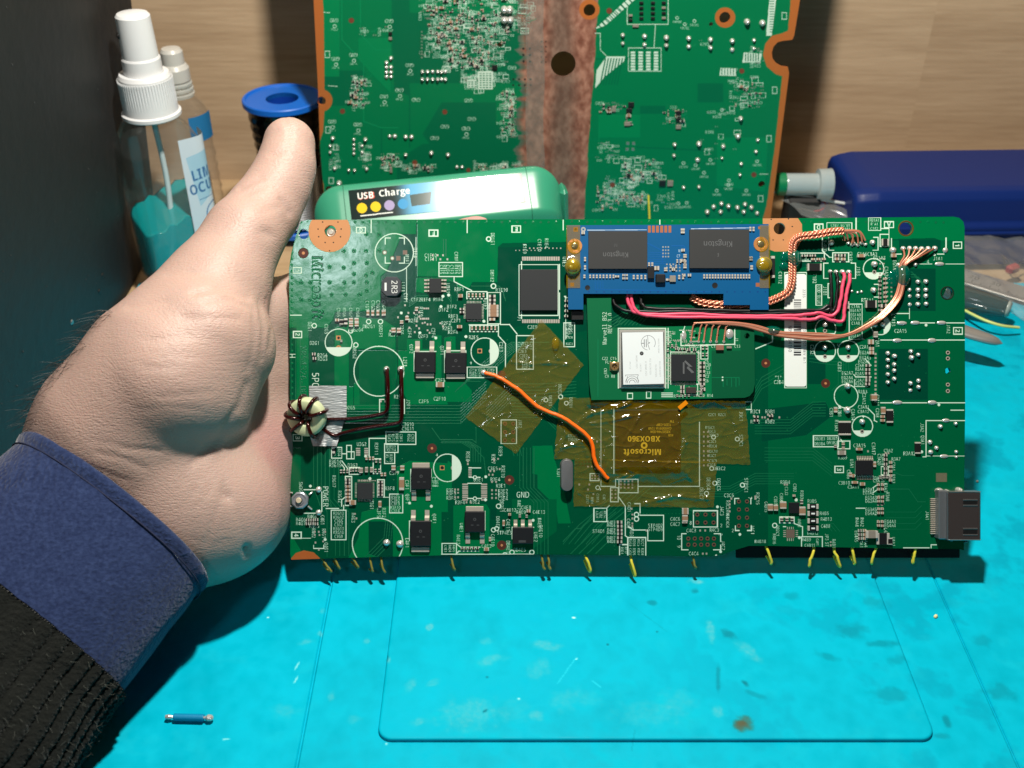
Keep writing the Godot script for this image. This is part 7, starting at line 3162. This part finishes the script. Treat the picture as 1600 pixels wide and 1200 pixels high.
func wires() -> void:
	var b: Build
	# orange jumper over the tape
	b = Build.new()
	b.tube(bpath("757,583,0.5 765,585,0.9 777,589,1.3 795,599,1.6 815,614,1.7 838,634,1.7 860,645,1.7 880,653,1.9 905,670,2.0 920,684,2.0 926,700,1.9 929,720,1.8 938,735,1.5 950,748,0.9", 8, 0.3), 0.00078, 10)
	put("orange_jumper", b, M.orange_wire, board)
	b = Build.new()
	b.dome(pb(755.5, 582, 0.1), 0.0012, 0.001, 0.0009, 10)
	put("solder_joint", b, M.solder, board)
	# two pink and two black wires
	for e in ["981,458,1.2 981,468,1.6 985,481,1.8 995,489,1.9 1030,491,1.9 1080,490,1.9 1130,493,2 1190,493.5,2 1240,493,2 1262,491,2 1280,489,2 1296,494,2 1308,487,2 1313,470,1.9 1316,450,1.8 1319,435,1.6 1318,426,1.3", "986,458,1.2 987,470,1.6 992,483,2 1002,491,2.1 1030,494.5,2 1080,496,2 1130,496,2.1 1190,497,2.1 1240,498,2.1 1266,499.5,2.1 1284,495.5,2.1 1300,501,2.1 1317,501,2.1 1319,485,2 1322,462,2 1327,442,1.8 1328,428,1.3"]:
		b = Build.new()
		b.tube(bpath(e, 8, 0.3), 0.00068, 9)
		put("pink_wire", b, M.pink, board)
	for e in ["958,466,0.9 961,476,1.3 975,485,1.6 1000,487,1.6 1060,487,1.7 1130,488.5,1.7 1200,490,1.8 1260,488,1.8 1285,486.5,1.8 1297,480,1.8 1299,462,1.8 1299,442,1.7 1297.5,427,1.2", "1000,464,1 1004,476,1.6 1015,482,1.9 1060,483,1.9 1130,485,2 1190,486.5,2 1250,485,2 1280,484,2 1294,478,2 1301,486,2 1306,476,2.1 1308,455,2 1308.5,438,1.8 1307,427,1.2"]:
		b = Build.new()
		b.tube(bpath(e, 8, 0.4), 0.00066, 9)
		put("black_wire", b, M.black_wire, board)
	# twisted copper pairs: module to the round pads, in three runs
	twisted("1080,464,0.8 1100,473,1.1 1135,476,1.2 1190,473,1.3 1212,467,1.9 1231,456,2.4 1237,440,2.4 1238,425,1.8 1238,408,1.5 1238,392,1.8 1240,378,2.2 1250,370,2.6 1275,366.5,3 1300,362,3.2 1318,361,3", 4, 0.00066, 0.00034, 26.0, "copper_pair", M.copper)
	for e in ["1312,360,3.2 1322,364,2.6 1325,375,1.2", "1314,361,3.2 1328,364,2.4 1334,378,1.2", "1316,362,3 1332,367,2.2 1331,380,1.2", "1316,362,3.2 1337,365,2.2 1341,380,1.2", "1318,361,3.2 1342,363,2.2 1347,378,1.2", "1316,360,3.2 1342,361,2 1352,376,1.2", "1310,360,2.6 1318,366,2.2 1320,376,1"]:
		b = Build.new()
		b.tube(bpath(e, 5), 0.00034, 6)
		put("copper_tail", b, M.copper, board)
	# flat bundle of six bare wires: socket pads, varnish, and over to the radio module
	for i in 6:
		var off := (i - 2.5) * 2.3
		var s := "%f,388,1.3 %f,400,1.6 %f,414,1.3 %f,432,1.2 %f,448,1.4 %f,466,1.8 %f,486,2.2 %f,505,2.4 %f,523,2.5 1285,%f,2.6 1250,%f,2.7 1215,%f,2.8 1185,%f,3 1160,%f,3.3 1130,%f,3.6 %f,505,3.4" % [1411 + i * 9.9, 1413 + i * 6.0 - i * i * 0.15, 1411 + off * 0.9, 1410 + off * 0.7, 1408 + off * 0.8, 1402 + off * 0.9, 1386 + off, 1363 + off, 1325 + off * 0.9, 526.5 + off * 0.9, 524.5 + off * 0.8, 521.5 + off * 0.6, 513 + off * 0.6, 507.5 + off * 0.4, 505 + off * 0.3, 1104 - (5 - i) * 4.0]
		b = Build.new()
		b.tube(bpath(s, 6), 0.00036, 6)
		put("bare_wire", b, [M.copper, M.copper_dark, M.copper_pale][(i * 2) % 3], board)
		var px: float = [1079.5, 1091.5, 1099.5, 1110, 1119.5, 1131][i]
		b = Build.new()
		b.tube(bpath("%f,504,3.5 %f,507,3.4 %f,512,3.2 %f,522,3.0 %f,533,3.0" % [1104 - (5 - i) * 4.0 + 6, px + 5, px + 3, px + 1.5, px], 5), 0.00032, 6)
		put("bare_wire_tail", b, M.copper, board)
	# green varnish holding the bundles down
	for e in [[1410, 431, 13, 19, 3.0], [1240, 404, 13, 15, 3.4], [1226, 416, 9, 7, 0.8], [1206, 517, 15, 8, 4.2], [1397, 436, 10, 14, 0.6], [1227, 402, 8, 9, 0.7]]:
		b = Build.new()
		b.dome(pb(e[0], e[1], 0.05), e[2] * 0.00025, e[3] * 0.00025, e[4] * 0.001, 16)
		put("varnish_blob", b, M.resin, board)
	# yellow jumpers looping round the lower edge, most of them short
	for e in [[500, 515, 0], [520, 528, 0], [546, 558, 0], [578, 581, 0], [596, 599, 0], [704, 709, 0], [846, 849, 0], [856, 858, 0], [912, 920, 1], [984, 990, 1], [1082, 1086, 0], [1196, 1204, 1], [1273, 1267, 1], [1302, 1310, 1], [1330, 1334, 1], [1370, 1364, 1], [1433, 1428, 1]]:
		b = Build.new()
		var base := 869.0 + 3.0 * sin(e[0] * 1.7) if e[0] < 1100 else 855.0 + 3.0 * sin(e[0] * 1.7)
		b.tube(bpath("%f,%f,-2.6 %f,%f,-1.2 %f,%f,-1.0 %f,%f,-2.0 %f,%f,-4.2" % [e[0], base - 8, e[0] + (e[1] - e[0]) * 0.3, base + 4, e[1], base + 17, e[1] + 1.5 * signf(e[1] - e[0]), base + 22 + 6 * e[2], e[0] + (e[1] - e[0]) * 0.5 - 3, base + 14 + 5.0 * sin(e[1] * 0.9)], 6, 0.5), 0.00055 if e[2] else 0.00045, 8)
		put("yellow_jumper", b, M.yellow_wire if e[2] else mat(Color(0.5, 0.47, 0.2), 0.4), board)
	# black strip behind the lower right corner, standing for black tape and shadow
	block("backing_strip", 1150, 838, 1500, 872, 1.2, mat(Color(0.02, 0.02, 0.022), 0.8), 0.3, -5.5)


# ---------------------------------------------------------------- metal socket at the lower right corner
func socket() -> void:
	var o := Node3D.new()
	o.name = "video_socket"
	board.add_child(o, true)
	var black := mat(Color(0.34, 0.31, 0.31), 0.24, 0.6)
	block("shell", 1481, 769, 1533, 844, 5.6, black, 0.5, 0.2, o)
	block("rear_shell", 1467, 766, 1481, 843, 4.2, mat(Color(0.46, 0.48, 0.5), 0.3, 0.55), 0.4, 0.2, o)
	for y in [[780, 791], [825, 837]]:
		for k in 2:
			block("spring", 1505, y[0] if k == 0 else y[1] - 2.2, 1528, (y[0] if k == 0 else y[1] - 2.2) + 2.2, 0.25, M.steel, 0.1, 5.75, o)
		block("spring_slot", 1505, y[0] + 2.6, 1527, y[1] - 2.6, 0.05, M.resistor, 0.0, 5.8, o)
	block("shell_edge", 1480.5, 768.5, 1482.5, 844.5, 5.9, M.steel, 0.2, 0.1, o)
	block("shell_edge", 1482.5, 842.6, 1533, 844.6, 5.75, M.steel, 0.2, 0.2, o)
	block("shell_edge", 1482.5, 768, 1533, 769.6, 5.75, M.steel, 0.2, 0.2, o)
	for e in [[1467, 767, 7, 5, 3.2], [1478, 770, 4, 6, 4.8], [1497, 765, 5, 4, 3.5], [1488, 774, 3, 6, 5.6]]:
		var b := Build.new()
		b.dome(pb(e[0], e[1], 0.1), e[2] * 0.00025, e[3] * 0.00025, e[4] * 0.001, 10)
		put("solder_joint", b, M.solder, o)
	for i in 19:
		block("pin", 1454.5, 779 + i * 3.0, 1468, 780.6 + i * 3.0, 0.9, M.lead, 0.08, 0.1, o)
	for e in [[1462, 834], [1487, 841], [1510, 843]]:
		block("foot", e[0] - 2, e[1], e[0] + 2, e[1] + 5, 1.5, M.steel, 0.1, -1.0, o)
	var b := Build.new()
	b.box(pb(1471, 746, 0.03), Vector3(0.0042, 0.0034, 0.00003))
	put("worn_patch", b, mat(Color(0.36, 0.36, 0.28), 0.7), board)


# ---------------------------------------------------------------- the hand
func smin(a: float, b: float, k: float) -> float:
	var h := maxf(k - absf(a - b), 0.0) / k
	return minf(a, b) - h * h * k * 0.25


func capsule(p: Vector3, a: Vector3, b: Vector3, ra: float, rb: float) -> float:
	var ab := b - a
	var t := clampf((p - a).dot(ab) / ab.length_squared(), 0.0, 1.0)
	return p.distance_to(a + ab * t) - lerpf(ra, rb, t)


func cc(px: float, py: float, d: float) -> Vector3:    # in the frame of the camera: x right, y up, z towards the eye
	return Vector3((px - 800.0) / F * d, (600.0 - py) / F * d, -d)


func bones(s: String) -> Array:      # "x,y,depth,radius px > x,y,depth,radius px | ..."
	var out := []
	for l in s.split("|"):
		var pr := []
		for e in l.split(">"):
			var q := e.strip_edges().split(",")
			pr.append([cc(float(q[0]), float(q[1]), float(q[2])), float(q[3]) * float(q[2]) / F])
		for i in pr.size() - 1:
			out.append([pr[i][0], pr[i + 1][0], pr[i][1], pr[i + 1][1]])
	return out


var palm_b: Array
var thumb_b: Array
var finger_b: Array
var crease_b: Array


func hand_field(p: Vector3) -> float:
	var d := 1.0
	for e in palm_b:
		d = smin(d, capsule(p, e[0], e[1], e[2], e[3]), 0.016)
	var t := 1.0
	for e in thumb_b:
		t = smin(t, capsule(p, e[0], e[1], e[2], e[3]), 0.0035)
	d = smin(d, t, lerpf(0.020, 0.004, smoothstep(-0.150, -0.115, p.x)))
	for e in finger_b:
		d = smin(d, capsule(p, e[0], e[1], e[2], e[3]), 0.004)
	for e in crease_b:
		var c := capsule(p, e[0], e[1], e[2], e[3])
		d = maxf(d, -c) if c > 0.0025 else -smin(-d, c, 0.0025)
	return d


func person() -> void:
	palm_b = bones("124,722,0.392,72 > 172,668,0.390,92 > 225,650,0.390,96 | 140,722,0.392,78 > 235,690,0.392,92 | 150,800,0.390,88 > 255,770,0.392,92 | 205,868,0.388,76 > 290,815,0.397,84 | 290,815,0.398,84 > 345,797,0.402,86 > 402,800,0.427,55 | 250,640,0.398,90 > 385,500,0.424,52 > 470,465,0.440,36 | 260,720,0.400,84 > 390,600,0.430,56 > 500,560,0.446,38 | 280,770,0.400,84 > 394,700,0.428,58 > 510,660,0.446,40")
	thumb_b = bones("205,668,0.386,104 > 262,596,0.384,116 > 316,532,0.390,106 | 300,600,0.390,108 > 345,545,0.394,84 | 262,560,0.387,114 > 336,456,0.400,82 > 382,368,0.410,60 > 412,330,0.418,54 > 434,293,0.423,48 > 447,262,0.426,43.5 > 452,224,0.429,40.5")
	finger_b = bones("470,465,0.440,40 > 590,420,0.444,36 > 680,385,0.443,33 > 745,366,0.440,29 | 500,560,0.446,40 > 620,520,0.450,36 > 720,480,0.448,33 > 780,455,0.444,29 | 510,650,0.446,40 > 630,620,0.450,36 > 720,600,0.448,32 > 770,590,0.445,28 | 430,730,0.440,46 > 540,700,0.444,34 > 620,690,0.446,30 > 670,690,0.444,26")
	crease_b = bones("386,868,0.386,2.4 > 352,770,0.378,2.0 | 340,830,0.384,2 > 300,780,0.380,1.5 | 345,462,0.368,2 > 408,446,0.385,2 | 376,360,0.396,1.4 > 440,368,0.402,2 | 70,668,0.372,2 > 130,740,0.361,2 > 215,775,0.364,2")
	var o := thing("person", "left hand in a blue cuff and dark ribbed sweater gripping the circuit board's left edge", "person")
	o.transform = Transform3D(Basis(RIGHT, UP, -FWD), CAM)
	# surface nets over the field
	var lo := cc(20, 960, 0.41)
	lo.z = -0.470
	var hi := cc(860, 150, 0.44)
	hi.z = -0.338
	var st := 0.0014
	var nx := int((hi.x - lo.x) / st) + 2
	var ny := int((hi.y - lo.y) / st) + 2
	var nz := int((hi.z - lo.z) / st) + 2
	var val := PackedFloat32Array()
	val.resize(nx * ny * nz)
	val.fill(1.0)
	# coarse pass: only blocks of 6 cells near the surface are worked out in full
	var blk := 8
	for bz in range(0, nz, blk):
		for by in range(0, ny, blk):
			for bx in range(0, nx, blk):
				var mid := lo + Vector3(bx + blk * 0.5, by + blk * 0.5, bz + blk * 0.5) * st
				var dd := hand_field(mid)
				var inside := dd < 0.0
				if absf(dd) > st * blk * 1.25 + 0.003:
					if inside:
						for z in range(bz, mini(bz + blk, nz)):
							for y in range(by, mini(by + blk, ny)):
								for x in range(bx, mini(bx + blk, nx)):
									val[(z * ny + y) * nx + x] = -1.0
					continue
				for z in range(bz, mini(bz + blk, nz)):
					for y in range(by, mini(by + blk, ny)):
						for x in range(bx, mini(bx + blk, nx)):
							val[(z * ny + y) * nx + x] = hand_field(lo + Vector3(x, y, z) * st)
	var at_cell := {}
	var vs := PackedVector3Array()
	var ix := PackedInt32Array()
	for z in nz - 1:
		for y in ny - 1:
			for x in nx - 1:
				var i0 := (z * ny + y) * nx + x
				var c := [val[i0], val[i0 + 1], val[i0 + nx], val[i0 + nx + 1], val[i0 + nx * ny], val[i0 + nx * ny + 1], val[i0 + nx * ny + nx], val[i0 + nx * ny + nx + 1]]
				var neg := 0
				for k in 8:
					if c[k] < 0.0:
						neg += 1
				if neg == 0 or neg == 8:
					continue
				var sum := Vector3.ZERO
				var cnt := 0
				for e in [[0, 1], [2, 3], [4, 5], [6, 7], [0, 2], [1, 3], [4, 6], [5, 7], [0, 4], [1, 5], [2, 6], [3, 7]]:
					var a: float = c[e[0]]
					var d: float = c[e[1]]
					if (a < 0.0) != (d < 0.0):
						var t := a / (a - d)
						var pa := Vector3(e[0] & 1, (e[0] >> 1) & 1, e[0] >> 2)
						var pd := Vector3(e[1] & 1, (e[1] >> 1) & 1, e[1] >> 2)
						sum += pa.lerp(pd, t)
						cnt += 1
				at_cell[i0] = vs.size()
				vs.append(lo + (Vector3(x, y, z) + sum / cnt) * st)
	var step := [1, nx, nx * ny]
	for z in range(1, nz - 1):
		for y in range(1, ny - 1):
			for x in range(1, nx - 1):
				var i0 := (z * ny + y) * nx + x
				var a := val[i0]
				for ax in 3:
					var d := val[i0 + step[ax]]
					if (a < 0.0) == (d < 0.0):
						continue
					var u: int = step[(ax + 1) % 3]
					var w: int = step[(ax + 2) % 3]
					var q := [at_cell.get(i0 - u - w, -1), at_cell.get(i0 - w, -1), at_cell.get(i0, -1), at_cell.get(i0 - u, -1)]
					if q.has(-1):
						continue
					if a < 0.0:
						q.reverse()
					ix.append_array(PackedInt32Array([q[0], q[1], q[2], q[0], q[2], q[3]]))
	# smooth once, then fine skin folds along the normals
	for pass_ in 2:
		var acc := PackedVector3Array()
		acc.resize(vs.size())
		var num := PackedInt32Array()
		num.resize(vs.size())
		for i in range(0, ix.size(), 3):
			for k in 3:
				var a := ix[i + k]
				acc[a] += vs[ix[i + (k + 1) % 3]] + vs[ix[i + (k + 2) % 3]]
				num[a] += 2
		for i in vs.size():
			if num[i] > 0:
				vs[i] = vs[i].lerp(acc[i] / num[i], 0.5)
	var ns := PackedVector3Array()
	ns.resize(vs.size())
	for i in range(0, ix.size(), 3):
		var f := (vs[ix[i + 2]] - vs[ix[i]]).cross(vs[ix[i + 1]] - vs[ix[i]])
		for k in 3:
			ns[ix[i + k]] += f
	# creases of the palm and thumb: shallow grooves pressed into the surface (photo pixels, width, depth in mm)
	var lines := "352,752 346,775 338,800 330,825 322,850;3;0.35|304,766 297,780 288,795;3;0.25|386,868 381,845 380,830 372,800;3;0.2|330,762 318,778 300,800;3;0.2|300,842 330,850 360,846;3;0.15|230,532 298,524;4;0.35|226,576 272,572;4;0.35|282,496 374,498;4;0.4|250,620 330,612;4;0.25|303,458 345,449 387,466;5;0.6|318,470 362,468 395,482;4;0.5|405,470 412,515 408,562;4;0.4|418,470 426,510 421,545;4;0.45|396,480 398,530 388,575;4;0.3|376,294 408,278;4;0.6|382,304 414,290;4;0.4|440,312 452,332;5;0.7|412,330 440,322;4;0.3|150,706 190,716 226,732;3.5;0.35|120,722 160,736 200,752;3.5;0.3|140,690 180,694 215,704;3;0.2|240,560 290,556 330,560;3;0.18|215,640 270,636 310,640;3;0.15|255,520 300,514;3;0.15|330,530 380,540;3;0.15|190,700 250,705;4;0.4|368,640 345,680 315,715;6;0.6|385,600 372,640;6;0.5|330,690 300,725;6;0.5|200,480 262,470;4;0.3|260,430 300,425;4;0.25|446,186 455,208 449,228 436,240 424,242;3.5;0.4"
	var segs := []
	for l in lines.split("|"):
		var q := l.split(";")
		var p := flat(q[0])
		for i in p.size() - 1:
			segs.append([p[i], p[i + 1], float(q[1]), float(q[2]) * 0.001])
	var was := vs.duplicate()
	for i in vs.size():
		var n := ns[i].normalized()
		if n.z < 0.05:
			continue
		var s := Vector2(800.0 - was[i].x / was[i].z * F, 600.0 + was[i].y / was[i].z * F)
		var sink := 0.0
		for e in segs:
			if absf(s.x - e[0].x) > 130.0 or absf(s.y - e[0].y) > 130.0:
				continue
			var near: Vector2 = Geometry2D.get_closest_point_to_segment(s, e[0], e[1])
			var dd: float = s.distance_to(near) / e[2]
			if dd < 2.5:
				sink = maxf(sink, e[3] * exp(-dd * dd))
		vs[i] -= n * sink
	ns.fill(Vector3.ZERO)
	for i in range(0, ix.size(), 3):
		var f := (vs[ix[i + 2]] - vs[ix[i]]).cross(vs[ix[i + 1]] - vs[ix[i]])
		for k in 3:
			ns[ix[i + k]] += f
	var cs := PackedColorArray()
	cs.resize(vs.size())
	var fn := FastNoiseLite.new()
	fn.seed = 6
	fn.frequency = 55.0
	fn.fractal_octaves = 3
	var pink := [[cc(400, 800, 0.40), 0.022], [cc(330, 830, 0.40), 0.02], [cc(452, 230, 0.39), 0.012], [cc(440, 480, 0.40), 0.012], [cc(430, 700, 0.41), 0.02], [cc(740, 360, 0.44), 0.03]]
	for i in vs.size():
		ns[i] = ns[i].normalized()
		var red := 0.0
		for e in pink:
			red = maxf(red, smoothstep(e[1], e[1] * 0.3, vs[i].distance_to(e[0])))
		var m := fn.get_noise_3dv(vs[i])
		var base := Color(0.415, 0.288, 0.247).lerp(Color(0.455, 0.255, 0.232), red * 0.95)
		base = base.lerp(Color(0.38, 0.235, 0.20), clampf(m * 0.7, 0.0, 1.0) * 0.5)
		cs[i] = base * (1.0 + 0.06 * m)
	var arr := []
	arr.resize(Mesh.ARRAY_MAX)
	arr[Mesh.ARRAY_VERTEX] = vs
	arr[Mesh.ARRAY_NORMAL] = ns
	arr[Mesh.ARRAY_COLOR] = cs
	arr[Mesh.ARRAY_INDEX] = ix
	var hm := ArrayMesh.new()
	hm.add_surface_from_arrays(Mesh.PRIMITIVE_TRIANGLES, arr)
	var skin := mat(Color.WHITE, 0.5, 0.0, 0.45)
	skin.vertex_color_use_as_albedo = true
	skin.subsurf_scatter_enabled = true
	skin.subsurf_scatter_strength = 0.12
	var fold := Image.create(512, 512, false, Image.FORMAT_L8)
	var fo := FastNoiseLite.new()
	fo.seed = 12
	fo.frequency = 0.02
	fo.fractal_octaves = 3
	for y in 512:
		for x in 512:
			var ga := TAU * x / 512.0
			var gb := TAU * y / 512.0
			var h := fo.get_noise_3d(cos(ga) * 60.0 + cos(gb) * 260.0, sin(ga) * 60.0, sin(gb) * 260.0)
			var k := fo.get_noise_3d(cos(ga) * 220.0 + 500.0, sin(ga) * 220.0 + cos(gb) * 220.0, sin(gb) * 220.0)
			fold.set_pixel(x, y, Color(clampf(0.6 - 0.7 * absf(h) + 0.35 * k, 0, 1), 0, 0))
	rough_up(skin, ImageTexture.create_from_image(fold), 34.0, 0.024)
	var hand := put("hand", hm, skin, o)
	# thumb nail on the left of the tip, laid on the skin
	var b := Build.new()
	var rows := []
	var axis := Vector2(0.30, -0.954)
	for i in 9:
		var row := []
		for k in 9:
			var v := (i / 8.0 - 0.5) * 2.0
			var u := (k / 8.0 - 0.5) * 2.0
			u *= sqrt(1.0 - 0.5 * v * v)
			v *= sqrt(1.0 - 0.35 * u * u)
			var q := Vector2(434, 217) + axis * v * 22.0 + Vector2(-axis.y, axis.x) * u * 14.0
			var d := 0.37
			for it in 60:
				d += maxf(hand_field(cc(q.x, q.y, d)), 0.00002) * 0.8
				if d > 0.46:
					break
			d = minf(d, 0.44)
			var edge := maxf(absf(u), absf(v))
			row.append(cc(q.x, q.y, d - 0.00045 * (1.0 - pow(edge, 6.0)) + 0.0002 * pow(edge, 6.0)))
		rows.append(row)
	b.grid(rows)
	put("thumbnail", b, mat(Color(0.80, 0.58, 0.53), 0.22), o)
	# hairs along the wrist's upper edge
	b = Build.new()
	var rng := RandomNumberGenerator.new()
	rng.seed = 19
	for i in 130:
		var t := rng.randf()
		var p := cc(lerpf(52, 175, t) + rng.randf_range(-4, 22), lerpf(672, 482, t) + rng.randf_range(-4, 16), 0.372 + rng.randf_range(-0.004, 0.012))
		var n := Vector3(-0.75, 0.62, 0.15).normalized()
		for it in 10:
			p -= n * hand_field(p) * 0.9
		var d := (n * 0.5 + Vector3(rng.randf_range(-0.7, 0.2), rng.randf_range(-0.9, -0.1), rng.randf_range(0.0, 0.5))).normalized()
		var l := rng.randf_range(0.003, 0.0085)
		b.tube([p - n * 0.0003, p + d * l * 0.35, p + d * l * 0.7 + Vector3(0, -0.0006, 0), p + d * l + Vector3(-0.0003, -0.0016, 0.0003)], 0.00008, 3, 0.00003, false)
	stuff(put("arm_hair", b, mat(Color(0.12, 0.085, 0.06), 0.4), o))
	cuff(o)


func sleeve_ring(c: Vector3, ax: Vector3, wide: Vector3, a: float, bb: float, n: int, rib := 0.0, ribs := 0, ph := 0.0) -> Array:
	var out := []
	var deep := ax.cross(wide).normalized()
	for k in n:
		var g := TAU * k / n
		var cg := signf(cos(g)) * pow(absf(cos(g)), 0.8)
		var sg := signf(sin(g)) * pow(absf(sin(g)), 0.8)
		var r := 1.0
		if ribs > 0:
			r += rib * (pow(absf(sin(g * ribs * 0.5 + ph)), 0.7) - 0.5)
		out.append(c + (wide * cg * a + deep * sg * bb) * r)
	return out


func cuff(o: Node3D) -> void:
	var c0 := cc(180, 803, 0.384)
	var c1 := cc(-20, 1015, 0.352)
	var ax := (c1 - c0).normalized()
	var wide := (cc(305, 928, 0.384) - cc(55, 676, 0.384)).normalized()
	wide = (wide - ax * wide.dot(ax)).normalized()
	var a := 0.0405
	var bb := 0.0275
	var f := FastNoiseLite.new()
	f.seed = 14
	f.frequency = 40.0
	f.fractal_octaves = 3
	var cloth := mat(Color(0.10, 0.155, 0.34), 0.9, 0.0, 0.2)
	cloth.rim_enabled = true
	cloth.rim = 0.5
	cloth.rim_tint = 0.5
	var im := Image.create(256, 256, false, Image.FORMAT_RGB8)
	var hi := Image.create(256, 256, false, Image.FORMAT_L8)
	var r2 := RandomNumberGenerator.new()
	r2.seed = 8
	var weave := FastNoiseLite.new()
	weave.seed = 5
	weave.frequency = 0.085
	weave.fractal_octaves = 2
	for y in 256:
		for x in 256:
			var tw := clampf(0.5 + 0.9 * weave.get_noise_2d(x, y), 0.0, 1.0)
			var v := r2.randf() * 0.5 + clampf(0.5 + weave.get_noise_2d(x * 0.3 + 77, y * 0.3), 0.0, 1.0) * 0.6
			im.set_pixel(x, y, Color(0.08, 0.125, 0.25).lerp(Color(0.20, 0.26, 0.41), clampf(tw * 0.55 + v * 0.35, 0, 1)))
			hi.set_pixel(x, y, Color(tw * 0.6 + v * 0.4, 0, 0))
	cloth.albedo_color = Color.WHITE
	cloth.albedo_texture = ImageTexture.create_from_image(im)
	rough_up(cloth, ImageTexture.create_from_image(hi), 26.0, 0.05)
	var b := Build.new()
	var rows := []
	for e in [[0.016, -0.0035], [0.004, -0.0022], [0.0008, -0.0016], [-0.0004, -0.0006], [-0.0006, 0.0004], [0.0, 0.0013], [0.0012, 0.0016], [0.003, 0.0012], [0.0045, 0.0003], [0.006, 0.0006], [0.012, 0.001], [0.02, 0.0012], [0.03, 0.0014], [0.04, 0.0018], [0.055, 0.002], [0.075, 0.002]]:
		var row := sleeve_ring(c0 + ax * e[0], ax, wide, a + e[1], bb + e[1], 72)
		for k in row.size():
			var p: Vector3 = row[k]
			row[k] = p + (p - (c0 + ax * e[0])).normalized() * (0.0011 * f.get_noise_3dv(p) + 0.0008 * f.get_noise_3dv(p * 0.35 + Vector3(3, 1, 2))) + ax * 0.0006 * f.get_noise_3dv(p * 0.5)
		rows.append(row)
	b.grid(rows, true)
	put("cuff", b, cloth, o)
	# stitched seam just behind the edge
	b = Build.new()
	var ring := sleeve_ring(c0 + ax * 0.0046, ax, wide, a + 0.0008, bb + 0.0008, 72)
	ring.append(ring[0])
	b.tube(ring, 0.0003, 5)
	put("stitching", b, mat(Color(0.075, 0.11, 0.23), 0.85), o)
	# knitted sleeve behind it
	var wool := mat(Color(0.10, 0.11, 0.105), 0.95, 0.0, 0.1)
	wool.rim_enabled = true
	wool.rim = 0.4
	wool.rim_tint = 0.2
	rough_up(wool, noise_tex(0.09, FastNoiseLite.TYPE_CELLULAR, 3, 256, 0.0, 23), 40.0, 0.09)
	b = Build.new()
	rows = []
	for i in 130:
		var t := i / 129.0
		var s := 0.0455 + t * 0.11
		var grow := 0.0025 + 0.007 * smoothstep(0.0, 0.5, t) - 0.003 * smoothstep(0.35, 0.8, t)
		if i == 0:
			s += 0.004
			grow = 0.0005
		var c := c0 + ax * s
		var row := sleeve_ring(c, ax, wide, a + grow, bb + grow, 360, 0.050, 44, t * 1.4)
		for k in row.size():
			var p: Vector3 = row[k]
			var kn := 0.0008 * absf(sin(s * 1500.0 + absf(sin(k * TAU * 44.0 / 720.0 + t * 1.4)) * 1.9)) + 0.0006 * f.get_noise_3dv(p * 3.0) + 0.0012 * f.get_noise_3dv(p * 0.6)
			row[k] = p + (p - c).normalized() * kn
		rows.append(row)
	b.grid(rows, true)
	put("sweater_sleeve", b, wool, o)
	# wool fuzz
	b = Build.new()
	var rng := RandomNumberGenerator.new()
	rng.seed = 2
	for i in 1800:
		var row: Array = rows[rng.randi_range(2, 110)]
		var k := rng.randi() % row.size()
		var p: Vector3 = row[k]
		var n := (p - (c0 + ax * (p - c0).dot(ax))).normalized()
		var d := (n + Vector3(rng.randf_range(-1, 1), rng.randf_range(-1, 1), rng.randf_range(-1, 1))).normalized()
		b.tube([p, p + d * 0.0012, p + d * 0.0022 + Vector3(rng.randf_range(-1, 1), rng.randf_range(-1, 1), 0) * 0.0009], 0.00007, 3, 0.00004, false)
	stuff(put("wool_fuzz", b, mat(Color(0.3, 0.32, 0.3), 0.9), o))
